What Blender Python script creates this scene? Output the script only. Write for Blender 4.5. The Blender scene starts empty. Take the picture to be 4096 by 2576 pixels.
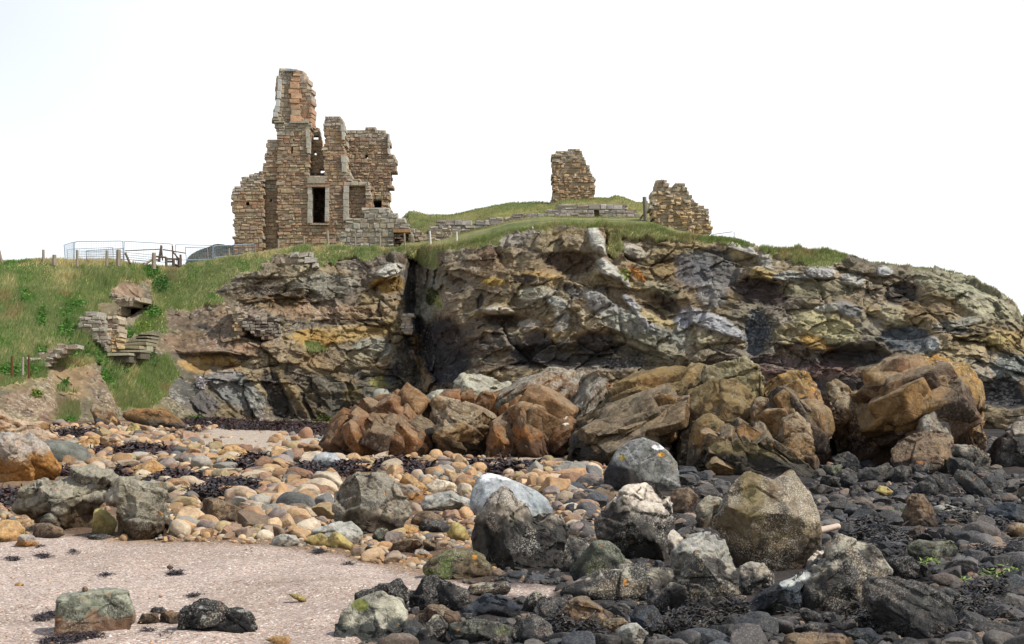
import bpy, math, random
import numpy as np

# ------------------------------------------------------------------ camera, world, sun, exposure
sc = bpy.context.scene
W, H = 1024, 644
FPX = 1407.0
HORV = 400.0
CAMH = 1.7
PITCH = math.atan((HORV - H / 2) / FPX)
cam_d = bpy.data.cameras.new("camera")
cam = bpy.data.objects.new("camera", cam_d)
sc.collection.objects.link(cam)
cam_d.sensor_width = 36.0
cam_d.lens = FPX / W * 36.0
cam_d.clip_start = 0.1
cam_d.clip_end = 5000
cam.location = (0, 0, CAMH)
cam.rotation_euler = (math.pi / 2 + PITCH, 0, 0)
sc.camera = cam
sc.render.resolution_x = W
sc.render.resolution_y = H
sc.view_settings.view_transform = 'Standard'
sc.view_settings.look = 'None'
sc.view_settings.gamma = 1
sc.view_settings.exposure = 0.35

SUN_EL, SUN_AZ = math.radians(50), math.radians(110)     # azimuth clockwise from +Y (the view direction)
world = bpy.data.worlds.new("World")
sc.world = world
world.use_nodes = True
nt = world.node_tree
nt.nodes.clear()
wo = nt.nodes.new('ShaderNodeOutputWorld')
bg = nt.nodes.new('ShaderNodeBackground')
bg.inputs['Strength'].default_value = 0.12
sky = nt.nodes.new('ShaderNodeTexSky')
sky.sky_type = 'NISHITA'
sky.sun_disc = False
sky.sun_elevation = SUN_EL
sky.sun_rotation = SUN_AZ
tc = nt.nodes.new('ShaderNodeTexCoord')
sep = nt.nodes.new('ShaderNodeSeparateXYZ')
nt.links.new(tc.outputs['Generated'], sep.inputs[0])
# bright high cloud: solid near the horizon, breaking up overhead
cn = nt.nodes.new('ShaderNodeTexNoise')
cn.inputs['Scale'].default_value = 2.2
cn.inputs['Detail'].default_value = 5
nt.links.new(tc.outputs['Generated'], cn.inputs['Vector'])
mr = nt.nodes.new('ShaderNodeMapRange')
mr.inputs['From Min'].default_value = 0.25
mr.inputs['From Max'].default_value = 0.65
mr.inputs['To Min'].default_value = 1.35
mr.inputs['To Max'].default_value = 0.0
nt.links.new(sep.outputs['Z'], mr.inputs['Value'])
ad = nt.nodes.new('ShaderNodeMath')
ad.operation = 'ADD'
nt.links.new(mr.outputs[0], ad.inputs[0])
nt.links.new(cn.outputs['Fac'], ad.inputs[1])
mr2 = nt.nodes.new('ShaderNodeMapRange')
mr2.inputs['From Min'].default_value = 0.55
mr2.inputs['From Max'].default_value = 1.45
nt.links.new(ad.outputs[0], mr2.inputs['Value'])
# a thin pale-blue break in the cloud low on the left
nrm = nt.nodes.new('ShaderNodeVectorMath')
nrm.operation = 'DISTANCE'
nrm.inputs[1].default_value = (-0.37, 0.90, 0.26)
nt.links.new(tc.outputs['Generated'], nrm.inputs[0])
mr3 = nt.nodes.new('ShaderNodeMapRange')
mr3.inputs['From Min'].default_value = 0.0
mr3.inputs['From Max'].default_value = 0.22
mr3.inputs['To Min'].default_value = 0.62
mr3.inputs['To Max'].default_value = 1.0
nt.links.new(nrm.outputs['Value'], mr3.inputs['Value'])
mu = nt.nodes.new('ShaderNodeMath')
mu.operation = 'MULTIPLY'
nt.links.new(mr2.outputs[0], mu.inputs[0])
nt.links.new(mr3.outputs[0], mu.inputs[1])
mx = nt.nodes.new('ShaderNodeMix')
mx.data_type = 'RGBA'
nt.links.new(mu.outputs[0], mx.inputs['Factor'])
nt.links.new(sky.outputs[0], mx.inputs[6])
mx.inputs[7].default_value = (7.5, 7.65, 7.75, 1)
nt.links.new(mx.outputs[2], bg.inputs['Color'])
nt.links.new(bg.outputs[0], wo.inputs['Surface'])

sl = bpy.data.lights.new("sun", 'SUN')
sl.energy = 4.0
sl.angle = math.radians(2.0)
sl.color = (1.0, 0.95, 0.87)
so = bpy.data.objects.new("sun", sl)
sc.collection.objects.link(so)
# light travels from the sun: direction to the sun
sdir = (math.cos(SUN_EL) * math.sin(SUN_AZ), math.cos(SUN_EL) * math.cos(SUN_AZ), math.sin(SUN_EL))
from mathutils import Vector
so.rotation_euler = Vector(sdir).to_track_quat('Z', 'Y').to_euler()
so.location = (30, -10, 40)
sc.cycles.max_bounces = 5
sc.cycles.diffuse_bounces = 3

# ------------------------------------------------------------------ maths helpers
cp, sp_ = math.cos(PITCH), math.sin(PITCH)
rng = np.random.default_rng(7)
random.seed(5)


def unproj(u, v, Y):
    u = np.asarray(u, float); v = np.asarray(v, float); Y = np.asarray(Y, float)
    a = u - W / 2
    b = H / 2 - v
    ry = cp * FPX - sp_ * b
    rz = sp_ * FPX + cp * b
    s = Y / ry
    return np.stack(np.broadcast_arrays(a * s, Y, CAMH + rz * s), -1)


def proj(P):
    P = np.asarray(P, float)
    x, y, z = P[..., 0], P[..., 1], P[..., 2] - CAMH
    f = cp * y + sp_ * z
    b = -sp_ * y + cp * z
    return W / 2 + FPX * x / f, H / 2 - FPX * b / f


ZT = dict(a=(800, 200, 1.7811), b=(0, 900, 2.3516), c=(0, 1400, 2.3516), d=(1500, 550, 1.6053),
          e=(600, 950, 1.8523), f=(1600, 900, 1.8523), g=(2796, 900, 1.8523), h=(1200, 1400, 1.8523),
          i=(2200, 1400, 2.0067), j=(3096, 1350, 2.329), k=(0, 1700, 2.3516), l=(0, 2100, 1.8523),
          m=(1200, 1800, 1.9508), n=(2200, 1700, 1.7283), o=(3096, 1850, 2.085), r=(0, 0, 4.0 / 16))


def U(tag, pts):
    p = np.asarray(pts, float)
    if tag == 'r':
        return p
    x0, y0, s = ZT[tag]
    return np.stack([(x0 + p[..., 0] / s) / 4, (y0 + p[..., 1] / s) / 4], -1)


def lin(c):
    c = np.asarray(c, float) / 255.0
    return np.where(c <= 0.04045, c / 12.92, ((c + 0.055) / 1.055) ** 2.4)


def sstep(a, b, x):
    t = np.clip((x - a) / (b - a), 0, 1)
    return t * t * (3 - 2 * t)


def mixc(a, b, w):
    return a + (b - a) * np.asarray(w)[..., None]


def hsh(ix, iy, iz, seed):
    h = (ix.astype(np.int64) * 374761393 + iy.astype(np.int64) * 668265263 + iz.astype(np.int64) * 2147483647 + seed * 1274126177) & 0xffffffff
    h = ((h ^ (h >> 13)) * 1274126177) & 0xffffffff
    h = ((h ^ (h >> 16)) * 2246822519) & 0xffffffff
    h = h ^ (h >> 15)
    return h


def hf(h):
    return (h & 0xffffff) / float(0xffffff)


def vn(p, seed=0):
    f = np.floor(p)
    t = p - f
    t = t * t * (3 - 2 * t)
    i = f.astype(np.int64)
    x, y, z = i[..., 0], i[..., 1], i[..., 2]
    tx, ty, tz = t[..., 0], t[..., 1], t[..., 2]
    r = 0
    for dx in (0, 1):
        for dy in (0, 1):
            for dz in (0, 1):
                w = (tx if dx else 1 - tx) * (ty if dy else 1 - ty) * (tz if dz else 1 - tz)
                r = r + w * hf(hsh(x + dx, y + dy, z + dz, seed))
    return r * 2 - 1


def fbm(p, oc=4, seed=0, gain=0.5):
    a, s, r = 1.0, 0.0, 0
    for o in range(oc):
        r = r + a * vn(p * 2.0 ** o + 17.3 * o, seed + o * 31)
        s += a
        a *= gain
    return r / s


def ridge(p, oc=4, seed=0):
    a, s, r = 1.0, 0.0, 0
    for o in range(oc):
        r = r + a * (1 - 2 * np.abs(vn(p * 2.0 ** o + 5.1 * o, seed + o * 13)))
        s += a
        a *= 0.5
    return r / s


def blocks(p, seed=0, tilt=0.7):
    """cellular facets: each cell is a randomly offset, randomly tilted plane; second result is the joint distance"""
    i = np.floor(p).astype(np.int64)
    F1 = np.full(p.shape[:-1], 9.0)
    F2 = np.full(p.shape[:-1], 9.0)
    val = np.zeros(p.shape[:-1])
    cid = np.zeros(p.shape[:-1])
    for dx in (-1, 0, 1):
        for dy in (-1, 0, 1):
            for dz in (-1, 0, 1):
                x, y, z = i[..., 0] + dx, i[..., 1] + dy, i[..., 2] + dz
                h1 = hsh(x, y, z, seed); h2 = hsh(x, y, z, seed + 101); h3 = hsh(x, y, z, seed + 211)
                c = np.stack([x + hf(h1), y + hf(h2), z + hf(h3)], -1)
                d = p - c
                D = np.sqrt((d * d).sum(-1))
                g = np.stack([hf(h1 >> 5), hf(h2 >> 5), hf(h3 >> 5)], -1) * 2 - 1
                off = hf((h1 ^ h2) >> 3) * 2 - 1
                n = D < F1
                F2 = np.where(n, F1, np.minimum(F2, D))
                F1 = np.where(n, D, F1)
                val = np.where(n, off * 0.6 + tilt * (g * d).sum(-1), val)
                cid = np.where(n, off, cid)
    return val, F2 - F1, cid


def inpoly(x, y, poly):
    x = np.asarray(x, float); y = np.asarray(y, float)
    r = np.zeros(np.broadcast(x, y).shape, bool)
    n = len(poly)
    for a in range(n):
        x1, y1 = poly[a]; x2, y2 = poly[(a + 1) % n]
        if y1 == y2:
            continue
        c = ((y1 > y) != (y2 > y)) & (x < (x2 - x1) * (y - y1) / (y2 - y1) + x1)
        r ^= c
    return r


def sdpoly(x, y, poly):
    """signed distance to a polygon, positive inside"""
    x = np.asarray(x, float); y = np.asarray(y, float)
    d = np.full(np.broadcast(x, y).shape, 1e9)
    n = len(poly)
    for a in range(n):
        x1, y1 = poly[a]; x2, y2 = poly[(a + 1) % n]
        ex, ey = x2 - x1, y2 - y1
        t = np.clip(((x - x1) * ex + (y - y1) * ey) / (ex * ex + ey * ey + 1e-9), 0, 1)
        d = np.minimum(d, np.hypot(x - x1 - t * ex, y - y1 - t * ey))
    return np.where(inpoly(x, y, poly), d, -d)


def ground(x, y):
    x = np.asarray(x, float); y = np.asarray(y, float)
    g = 0.014 * np.clip(y - 25, 0, 45)
    p = np.stack(np.broadcast_arrays(x * 0.22, y * 0.22, 0 * x), -1)
    p2 = p * 4.1
    g = g + 0.05 * vn(p, 3) + 0.015 * vn(p2, 4)
    g = g + 0.5 * sstep(-9, -26, x + 0 * y) * sstep(35, 60, y)
    return g


def ghit(u, v):
    Y = 20.0
    lo, hi = 2.0, 200.0
    for _ in range(50):
        m = (lo + hi) / 2
        p = unproj(u, v, m)
        if p[2] > float(ground(p[0], p[1])):
            lo = m
        else:
            hi = m
    return (lo + hi) / 2


# ------------------------------------------------------------------ object helpers
COL = sc.collection


def mesh_np(name, V, F, cols=None, spk=None, mat=None, smooth=True, parent=None, loc=None, rk=None):
    """V (n,3), F list of arrays each (m,k) of the same k, or one array"""
    if not isinstance(F, list):
        F = [F]
    me = bpy.data.meshes.new(name)
    V = np.asarray(V, np.float32)
    if loc is not None:
        V = V - np.asarray(loc, np.float32)
    me.vertices.add(len(V))
    me.vertices.foreach_set('co', V.ravel())
    F = [np.asarray(f, np.int32) for f in F if len(f)]
    lv = np.concatenate([f.ravel() for f in F])
    tot = np.concatenate([np.full(len(f), f.shape[1], np.int32) for f in F])
    st = np.concatenate([[0], np.cumsum(tot)[:-1]]).astype(np.int32)
    me.loops.add(len(lv))
    me.loops.foreach_set('vertex_index', lv)
    me.polygons.add(len(tot))
    me.polygons.foreach_set('loop_start', st)
    me.polygons.foreach_set('loop_total', tot)
    me.polygons.foreach_set('use_smooth', np.full(len(tot), smooth, bool))
    me.update(calc_edges=True)
    if cols is not None:
        at = me.color_attributes.new('Col', 'FLOAT_COLOR', 'POINT')
        c4 = np.ones((len(V), 4), np.float32)
        c4[:, :3] = np.clip(cols, 0, 1)
        at.data.foreach_set('color', c4.ravel())
    if spk is not None:
        at = me.attributes.new('Spk', 'FLOAT', 'POINT')
        at.data.foreach_set('value', np.asarray(spk, np.float32))
    if rk is not None:
        at = me.attributes.new('Rk', 'FLOAT', 'POINT')
        at.data.foreach_set('value', np.asarray(rk, np.float32))
    if mat:
        me.materials.append(mat)
    me.validate()
    o = bpy.data.objects.new(name, me)
    COL.objects.link(o)
    if loc is not None:
        o.location = loc
    if parent is not None:
        o.parent = parent
        o.location = Vector(o.location) - Vector(parent.location)
    return o


def tag(o, label=None, cat=None, group=None, kind=None):
    if label: o['label'] = label
    if cat: o['category'] = cat
    if group: o['group'] = group
    if kind: o['kind'] = kind
    return o


def empty(name, loc):
    o = bpy.data.objects.new(name, None)
    o.location = loc
    o.empty_display_size = 0.2
    COL.objects.link(o)
    return o


_ico = {}


def ico(n):
    if n in _ico:
        return _ico[n]
    import bmesh
    bm = bmesh.new()
    bmesh.ops.create_icosphere(bm, subdivisions=n, radius=1.0)
    V = np.array([v.co[:] for v in bm.verts])
    F = np.array([[v.index for v in f.verts] for f in bm.faces])
    bm.free()
    V /= np.linalg.norm(V, axis=1)[:, None]
    _ico[n] = (V, F)
    return _ico[n]


def vnormals(V, F):
    n = np.cross(V[F[:, 1]] - V[F[:, 0]], V[F[:, 2]] - V[F[:, 0]])
    N = np.zeros_like(V)
    for k in range(F.shape[1]):
        np.add.at(N, F[:, k], n)
    return N / (np.linalg.norm(N, axis=1)[:, None] + 1e-9)


# ------------------------------------------------------------------ materials
def mat_rock(name, nscale=10.0, bump=0.5, dist=0.02, rough=0.88, spk_scale=60.0, var=0.35, objcol=False, detail=9.0, stretch=None, tint=0.035, crack=0.0, cdist=0.05, rk=False):
    m = bpy.data.materials.new(name)
    m.use_nodes = True
    t = m.node_tree
    N, L = t.nodes, t.links
    b = N['Principled BSDF']
    b.inputs['Roughness'].default_value = rough
    b.inputs['Specular IOR Level'].default_value = 0.3
    co = N.new('ShaderNodeTexCoord')
    vec = co.outputs['Object']
    if stretch:
        mp = N.new('ShaderNodeMapping')
        mp.inputs['Scale'].default_value = stretch
        L.new(vec, mp.inputs['Vector'])
        vec = mp.outputs[0]
    if objcol:
        oi = N.new('ShaderNodeObjectInfo')
        base = oi.outputs['Color']
        # offset the texture per object
        va = N.new('ShaderNodeVectorMath'); va.operation = 'ADD'
        vm = N.new('ShaderNodeVectorMath'); vm.operation = 'SCALE'
        vm.inputs[0].default_value = (37.0, 11.0, 23.0)
        L.new(oi.outputs['Random'], vm.inputs['Scale'])
        L.new(vec, va.inputs[0]); L.new(vm.outputs[0], va.inputs[1])
        vec = va.outputs[0]
    else:
        a = N.new('ShaderNodeAttribute'); a.attribute_name = 'Col'
        base = a.outputs['Color']
    n1 = N.new('ShaderNodeTexNoise')
    n1.inputs['Scale'].default_value = nscale
    n1.inputs['Detail'].default_value = detail
    n1.inputs['Roughness'].default_value = 0.68
    L.new(vec, n1.inputs['Vector'])
    r1 = N.new('ShaderNodeMapRange')
    r1.inputs['From Min'].default_value = 0.28
    r1.inputs['From Max'].default_value = 0.72
    r1.inputs['To Min'].default_value = 1 - var
    r1.inputs['To Max'].default_value = 1 + var
    L.new(n1.outputs['Fac'], r1.inputs['Value'])
    mm = N.new('ShaderNodeVectorMath'); mm.operation = 'SCALE'
    L.new(base, mm.inputs[0]); L.new(r1.outputs[0], mm.inputs['Scale'])
    # slight hue wander
    n3 = N.new('ShaderNodeTexNoise')
    n3.inputs['Scale'].default_value = nscale * 0.45
    n3.inputs['Detail'].default_value = 5
    L.new(vec, n3.inputs['Vector'])
    mu2 = N.new('ShaderNodeMix'); mu2.data_type = 'RGBA'; mu2.blend_type = 'SOFT_LIGHT'
    mu2.inputs['Factor'].default_value = tint * 3
    L.new(mm.outputs[0], mu2.inputs[6]); L.new(n3.outputs['Color'], mu2.inputs[7])
    cur = mu2.outputs[2]
    # pale speckle (barnacles, lichen grains)
    n2 = N.new('ShaderNodeTexNoise')
    n2.inputs['Scale'].default_value = spk_scale
    n2.inputs['Detail'].default_value = 3
    n2.inputs['Roughness'].default_value = 0.6
    L.new(vec, n2.inputs['Vector'])
    r2 = N.new('ShaderNodeMapRange')
    r2.inputs['From Min'].default_value = 0.52
    r2.inputs['From Max'].default_value = 0.60
    L.new(n2.outputs['Fac'], r2.inputs['Value'])
    mf = N.new('ShaderNodeMath'); mf.operation = 'MULTIPLY'
    L.new(r2.outputs[0], mf.inputs[0])
    if objcol:
        mf.inputs[1].default_value = 0.12
    else:
        a2 = N.new('ShaderNodeAttribute'); a2.attribute_name = 'Spk'
        L.new(a2.outputs['Fac'], mf.inputs[1])
    mk = N.new('ShaderNodeMix'); mk.data_type = 'RGBA'
    L.new(mf.outputs[0], mk.inputs['Factor'])
    L.new(cur, mk.inputs[6])
    mk.inputs[7].default_value = (0.52, 0.49, 0.43, 1)
    L.new(mk.outputs[2], b.inputs['Base Color'])
    # relief
    bp = N.new('ShaderNodeBump')
    bp.inputs['Strength'].default_value = bump
    bp.inputs['Distance'].default_value = dist
    L.new(n1.outputs['Fac'], bp.inputs['Height'])
    bp2 = N.new('ShaderNodeBump')
    bp2.inputs['Strength'].default_value = bump * 0.6
    bp2.inputs['Distance'].default_value = dist * 0.35
    L.new(n2.outputs['Fac'], bp2.inputs['Height'])
    L.new(bp.outputs[0], bp2.inputs['Normal'])
    L.new(bp2.outputs[0], b.inputs['Normal'])
    if crack:
        wz = N.new('ShaderNodeVectorMath'); wz.operation = 'SCALE'
        L.new(n3.outputs['Color'], wz.inputs[0]); wz.inputs['Scale'].default_value = 0.55 / crack
        wa = N.new('ShaderNodeVectorMath'); wa.operation = 'ADD'
        L.new(vec, wa.inputs[0]); L.new(wz.outputs[0], wa.inputs[1])
        prev = bp2
        if rk:
            ark = N.new('ShaderNodeAttribute'); ark.attribute_name = 'Rk'
        fac = None
        for sc_, st_ in ((crack, 1.0), (crack * 2.7, 0.5)):
            vo = N.new('ShaderNodeTexVoronoi'); vo.feature = 'DISTANCE_TO_EDGE'
            vo.inputs['Scale'].default_value = sc_
            L.new(wa.outputs[0], vo.inputs['Vector'])
            rc = N.new('ShaderNodeMapRange'); rc.inputs['From Max'].default_value = 0.04
            L.new(vo.outputs['Distance'], rc.inputs['Value'])
            b3 = N.new('ShaderNodeBump'); b3.inputs['Strength'].default_value = 0.35 * st_
            if rk:
                m3 = N.new('ShaderNodeMath'); m3.operation = 'MULTIPLY'; m3.inputs[1].default_value = .5
                L.new(ark.outputs['Fac'], m3.inputs[0]); L.new(m3.outputs[0], b3.inputs['Strength'])
            b3.inputs['Distance'].default_value = cdist * st_
            L.new(rc.outputs[0], b3.inputs['Height']); L.new(prev.outputs[0], b3.inputs['Normal'])
            # facets: each cell tilts its own way
            vc = N.new('ShaderNodeTexVoronoi'); vc.inputs['Scale'].default_value = sc_
            L.new(wa.outputs[0], vc.inputs['Vector'])
            sv = N.new('ShaderNodeVectorMath'); sv.operation = 'SUBTRACT'
            L.new(wa.outputs[0], sv.inputs[0]); L.new(vc.outputs['Position'], sv.inputs[1])
            cc_ = N.new('ShaderNodeVectorMath'); cc_.operation = 'SUBTRACT'; cc_.inputs[1].default_value = (.5, .5, .5)
            L.new(vc.outputs['Color'], cc_.inputs[0])
            dp = N.new('ShaderNodeVectorMath'); dp.operation = 'DOT_PRODUCT'
            L.new(sv.outputs[0], dp.inputs[0]); L.new(cc_.outputs[0], dp.inputs[1])
            b4 = N.new('ShaderNodeBump'); b4.inputs['Strength'].default_value = 0.55
            if rk:
                m4 = N.new('ShaderNodeMath'); m4.operation = 'MULTIPLY'; m4.inputs[1].default_value = .6
                L.new(ark.outputs['Fac'], m4.inputs[0]); L.new(m4.outputs[0], b4.inputs['Strength'])
            b4.inputs['Distance'].default_value = 1.3
            L.new(dp.outputs['Value'], b4.inputs['Height']); L.new(b3.outputs[0], b4.inputs['Normal'])
            prev = b4
        L.new(prev.outputs[0], b.inputs['Normal'])
    rr = N.new('ShaderNodeMapRange')
    rr.inputs['To Min'].default_value = rough - 0.12
    rr.inputs['To Max'].default_value = min(1, rough + 0.12)
    L.new(n3.outputs['Fac'], rr.inputs['Value'])
    L.new(rr.outputs[0], b.inputs['Roughness'])
    return m


def mat_attr(name, rough=0.8, spec=0.2, trans=0.0):
    m = bpy.data.materials.new(name)
    m.use_nodes = True
    t = m.node_tree
    b = t.nodes['Principled BSDF']
    b.inputs['Roughness'].default_value = rough
    b.inputs['Specular IOR Level'].default_value = spec
    a = t.nodes.new('ShaderNodeAttribute'); a.attribute_name = 'Col'
    n = t.nodes.new('ShaderNodeTexNoise'); n.inputs['Scale'].default_value = 4.0; n.inputs['Detail'].default_value = 6
    co = t.nodes.new('ShaderNodeTexCoord')
    t.links.new(co.outputs['Object'], n.inputs['Vector'])
    r = t.nodes.new('ShaderNodeMapRange'); r.inputs['To Min'].default_value = 0.7; r.inputs['To Max'].default_value = 1.3
    t.links.new(n.outputs['Fac'], r.inputs['Value'])
    s = t.nodes.new('ShaderNodeVectorMath'); s.operation = 'SCALE'
    t.links.new(a.outputs['Color'], s.inputs[0]); t.links.new(r.outputs[0], s.inputs['Scale'])
    t.links.new(s.outputs[0], b.inputs['Base Color'])
    if trans:
        tr = t.nodes.new('ShaderNodeBsdfTranslucent')
        t.links.new(s.outputs[0], tr.inputs['Color'])
        ms = t.nodes.new('ShaderNodeMixShader'); ms.inputs[0].default_value = trans
        t.links.new(b.outputs[0], ms.inputs[1]); t.links.new(tr.outputs[0], ms.inputs[2])
        t.links.new(ms.outputs[0], t.nodes['Material Output'].inputs['Surface'])
    return m


M_NEAR = mat_rock('rock_near', 14, 0.8, 0.035, 0.85, 75, 0.42, crack=7.0, cdist=0.012)
M_FAR = mat_rock('rock_far', 3.2, 0.8, 0.10, 0.9, 14, 0.42, crack=2.2, cdist=0.04)
M_CLIFF = mat_rock('cliff_rock', 1.5, 0.75, 0.16, 0.92, 7, 0.34, stretch=(0.85, 0.85, 1.15), crack=1.3, cdist=0.10, rk=True)
M_MASON = mat_rock('masonry', 5.0, 0.6, 0.05, 0.92, 18, 0.30)
M_COB = mat_rock('cobble', 2.6, 0.5, 0.10, 0.85, 14, 0.32, objcol=True)
M_COBV = mat_rock('cobble_bed', 16, 0.4, 0.02, 0.85, 60, 0.25)
M_DARK = mat_rock('dark_stone', 2.6, 0.5, 0.10, 0.62, 12, 0.40, objcol=True)
M_DARKV = mat_rock('dark_shingle', 16, 0.5, 0.03, 0.62, 60, 0.4)
M_GRASS = mat_attr('grass', 0.8, 0.1, 0.45)
M_KELP = mat_attr('seaweed', 0.38, 0.45)
M_LEAF = mat_attr('leaf', 0.6, 0.25, 0.3)
M_WOOD = mat_attr('weathered_wood', 0.85, 0.15)
M_METAL = mat_attr('galvanised_steel', 0.45, 0.5)

# ------------------------------------------------------------------ THE BEACH (one sheet to the horizon)
SAND = U('r', [(-300, 541), (0, 541), (40, 530), (110, 541), (175, 541), (265, 545), (345, 556), (352, 560), (470, 585), (560, 586), (545, 600), (475, 592), (440, 596), (395, 612),
               (360, 640), (340, 700), (340, 900), (-600, 900)])
PALE = U('r', [(215, 428), (300, 424), (330, 430), (322, 447), (250, 452), (200, 446), (190, 436)])
SHELLY = U('r', [(470, 458), (560, 456), (575, 463), (540, 470), (470, 466)])


def beach():
    ny, nx = 560, 620
    ys = np.concatenate([4.0 * (95 / 4.0) ** (np.arange(ny) / (ny - 1)), [120, 180, 300, 600, 1200, 3000]])
    m = np.linspace(-0.5, 0.5, nx)
    m = np.concatenate([[-12, -4, -1.5, -0.8], m, [0.8, 1.5, 4, 12]])
    X = ys[:, None] * m[None, :]
    Y = np.repeat(ys[:, None], len(m), 1)
    Z = ground(X, Y)
    P = np.stack([X, Y, Z], -1)
    u, v = proj(P)
    near = (Y < 90)
    q = P * np.array([1, 1, 0])
    nz = fbm(q * 0.9, 4, 40)
    wob = 6 * fbm(q * 0.8, 3, 41)
    ss = sstep(-4, 5, sdpoly(u + wob, v + wob * 0.4, SAND))
    pale = sstep(-2, 3, sdpoly(u + wob, v + 0.3 * wob, PALE))
    shel = sstep(-2, 3, sdpoly(u + wob, v + 0.3 * wob, SHELLY))
    darkr = sstep(0.0, 1.0, (u - (600 + (v - 470) * -1.6)) / 110.0 + 0.6 * nz)
    sand = mixc(lin((201, 182, 168)), lin((184, 165, 150)), sstep(-0.4, 0.5, nz))
    sand = mixc(sand, lin((160, 142, 128)), 0.6 * sstep(0.25, 0.6, fbm(q * np.array([0.5, 1.6, 1]), 4, 43)))
    peb = mixc(lin((168, 140, 110)), lin((120, 98, 78)), sstep(-0.4, 0.4, nz))
    dk = mixc(lin((78, 72, 68)), lin((52, 49, 48)), sstep(-0.4, 0.4, nz))
    c = mixc(peb, dk, darkr)
    c = mixc(c, lin((205, 190, 172)), np.maximum(pale, shel * 0.8))
    c = mixc(c, sand, ss) * (0.66 + 0.07 * ss)[..., None]
    smask = ss.reshape(-1)
    Z2 = Z + ss * (0.030 * vn(q * 1.7, 60) + 0.016 * fbm(q * 5, 3, 61)) * near
    Z2 = Z2 + (1 - ss) * near * 0.03 * vn(q * 5, 62)
    P[..., 2] = Z2
    nr, nc = P.shape[:2]
    idx = np.arange(nr * nc).reshape(nr, nc)
    F = np.stack([idx[:-1, :-1], idx[:-1, 1:], idx[1:, 1:], idx[1:, :-1]], -1).reshape(-1, 4)
    m_ = bpy.data.materials.new('shell_sand'); m_.use_nodes = True
    t = m_.node_tree; N, L = t.nodes, t.links
    b = N['Principled BSDF']; b.inputs['Roughness'].default_value = 0.9; b.inputs['Specular IOR Level'].default_value = 0.2
    a = N.new('ShaderNodeAttribute'); a.attribute_name = 'Col'
    co = N.new('ShaderNodeTexCoord')
    vo = N.new('ShaderNodeTexVoronoi'); vo.inputs['Scale'].default_value = 62; vo.inputs['Randomness'].default_value = 1
    L.new(co.outputs['Object'], vo.inputs['Vector'])
    sp = N.new('ShaderNodeSeparateColor'); L.new(vo.outputs['Color'], sp.inputs[0])
    r = N.new('ShaderNodeMapRange'); r.inputs['To Min'].default_value = 0.55; r.inputs['To Max'].default_value = 1.42
    L.new(sp.outputs[0], r.inputs['Value'])
    n = N.new('ShaderNodeTexNoise'); n.inputs['Scale'].default_value = 9; n.inputs['Detail'].default_value = 10; n.inputs['Roughness'].default_value = 0.75
    L.new(co.outputs['Object'], n.inputs['Vector'])
    r2 = N.new('ShaderNodeMapRange'); r2.inputs['From Min'].default_value = 0.3; r2.inputs['From Max'].default_value = 0.7
    r2.inputs['To Min'].default_value = 0.78; r2.inputs['To Max'].default_value = 1.2
    L.new(n.outputs['Fac'], r2.inputs['Value'])
    mm = N.new('ShaderNodeMath'); mm.operation = 'MULTIPLY'; L.new(r.outputs[0], mm.inputs[0]); L.new(r2.outputs[0], mm.inputs[1])
    s = N.new('ShaderNodeVectorMath'); s.operation = 'SCALE'; L.new(a.outputs['Color'], s.inputs[0]); L.new(mm.outputs[0], s.inputs['Scale'])
    # white shell grains and dark red grains
    gt = N.new('ShaderNodeMath'); gt.operation = 'GREATER_THAN'; gt.inputs[1].default_value = 0.965; L.new(sp.outputs[1], gt.inputs[0])
    am = N.new('ShaderNodeAttribute'); am.attribute_name = 'Spk'
    gm = N.new('ShaderNodeMath'); gm.operation = 'MULTIPLY'; L.new(gt.outputs[0], gm.inputs[0]); L.new(am.outputs['Fac'], gm.inputs[1])
    mk = N.new('ShaderNodeMix'); mk.data_type = 'RGBA'; L.new(gm.outputs[0], mk.inputs['Factor']); L.new(s.outputs[0], mk.inputs[6]); mk.inputs[7].default_value = (0.80, 0.76, 0.70, 1)
    lt = N.new('ShaderNodeMath'); lt.operation = 'GREATER_THAN'; lt.inputs[1].default_value = 0.88; L.new(sp.outputs[2], lt.inputs[0])
    mk2 = N.new('ShaderNodeMix'); mk2.data_type = 'RGBA'; L.new(lt.outputs[0], mk2.inputs['Factor']); L.new(mk.outputs[2], mk2.inputs[6])
    s2 = N.new('ShaderNodeVectorMath'); s2.operation = 'MULTIPLY'; L.new(s.outputs[0], s2.inputs[0]); s2.inputs[1].default_value = (0.62, 0.48, 0.42)
    L.new(s2.outputs[0], mk2.inputs[7])
    L.new(mk2.outputs[2], b.inputs['Base Color'])
    bp = N.new('ShaderNodeBump'); bp.inputs['Strength'].default_value = 0.55; bp.inputs['Distance'].default_value = 0.012
    L.new(vo.outputs['Distance'], bp.inputs['Height']); bp.invert = True
    bp2 = N.new('ShaderNodeBump'); bp2.inputs['Strength'].default_value = 0.5; bp2.inputs['Distance'].default_value = 0.03
    L.new(n.outputs['Fac'], bp2.inputs['Height']); L.new(bp.outputs[0], bp2.inputs['Normal'])
    L.new(bp2.outputs[0], b.inputs['Normal'])
    o = mesh_np('beach', P.reshape(-1, 3), F, c.reshape(-1, 3), smask, mat=m_)
    tag(o, 'coarse pinkish shell sand and shingle beach below the cliff', kind='structure')


beach()

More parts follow.
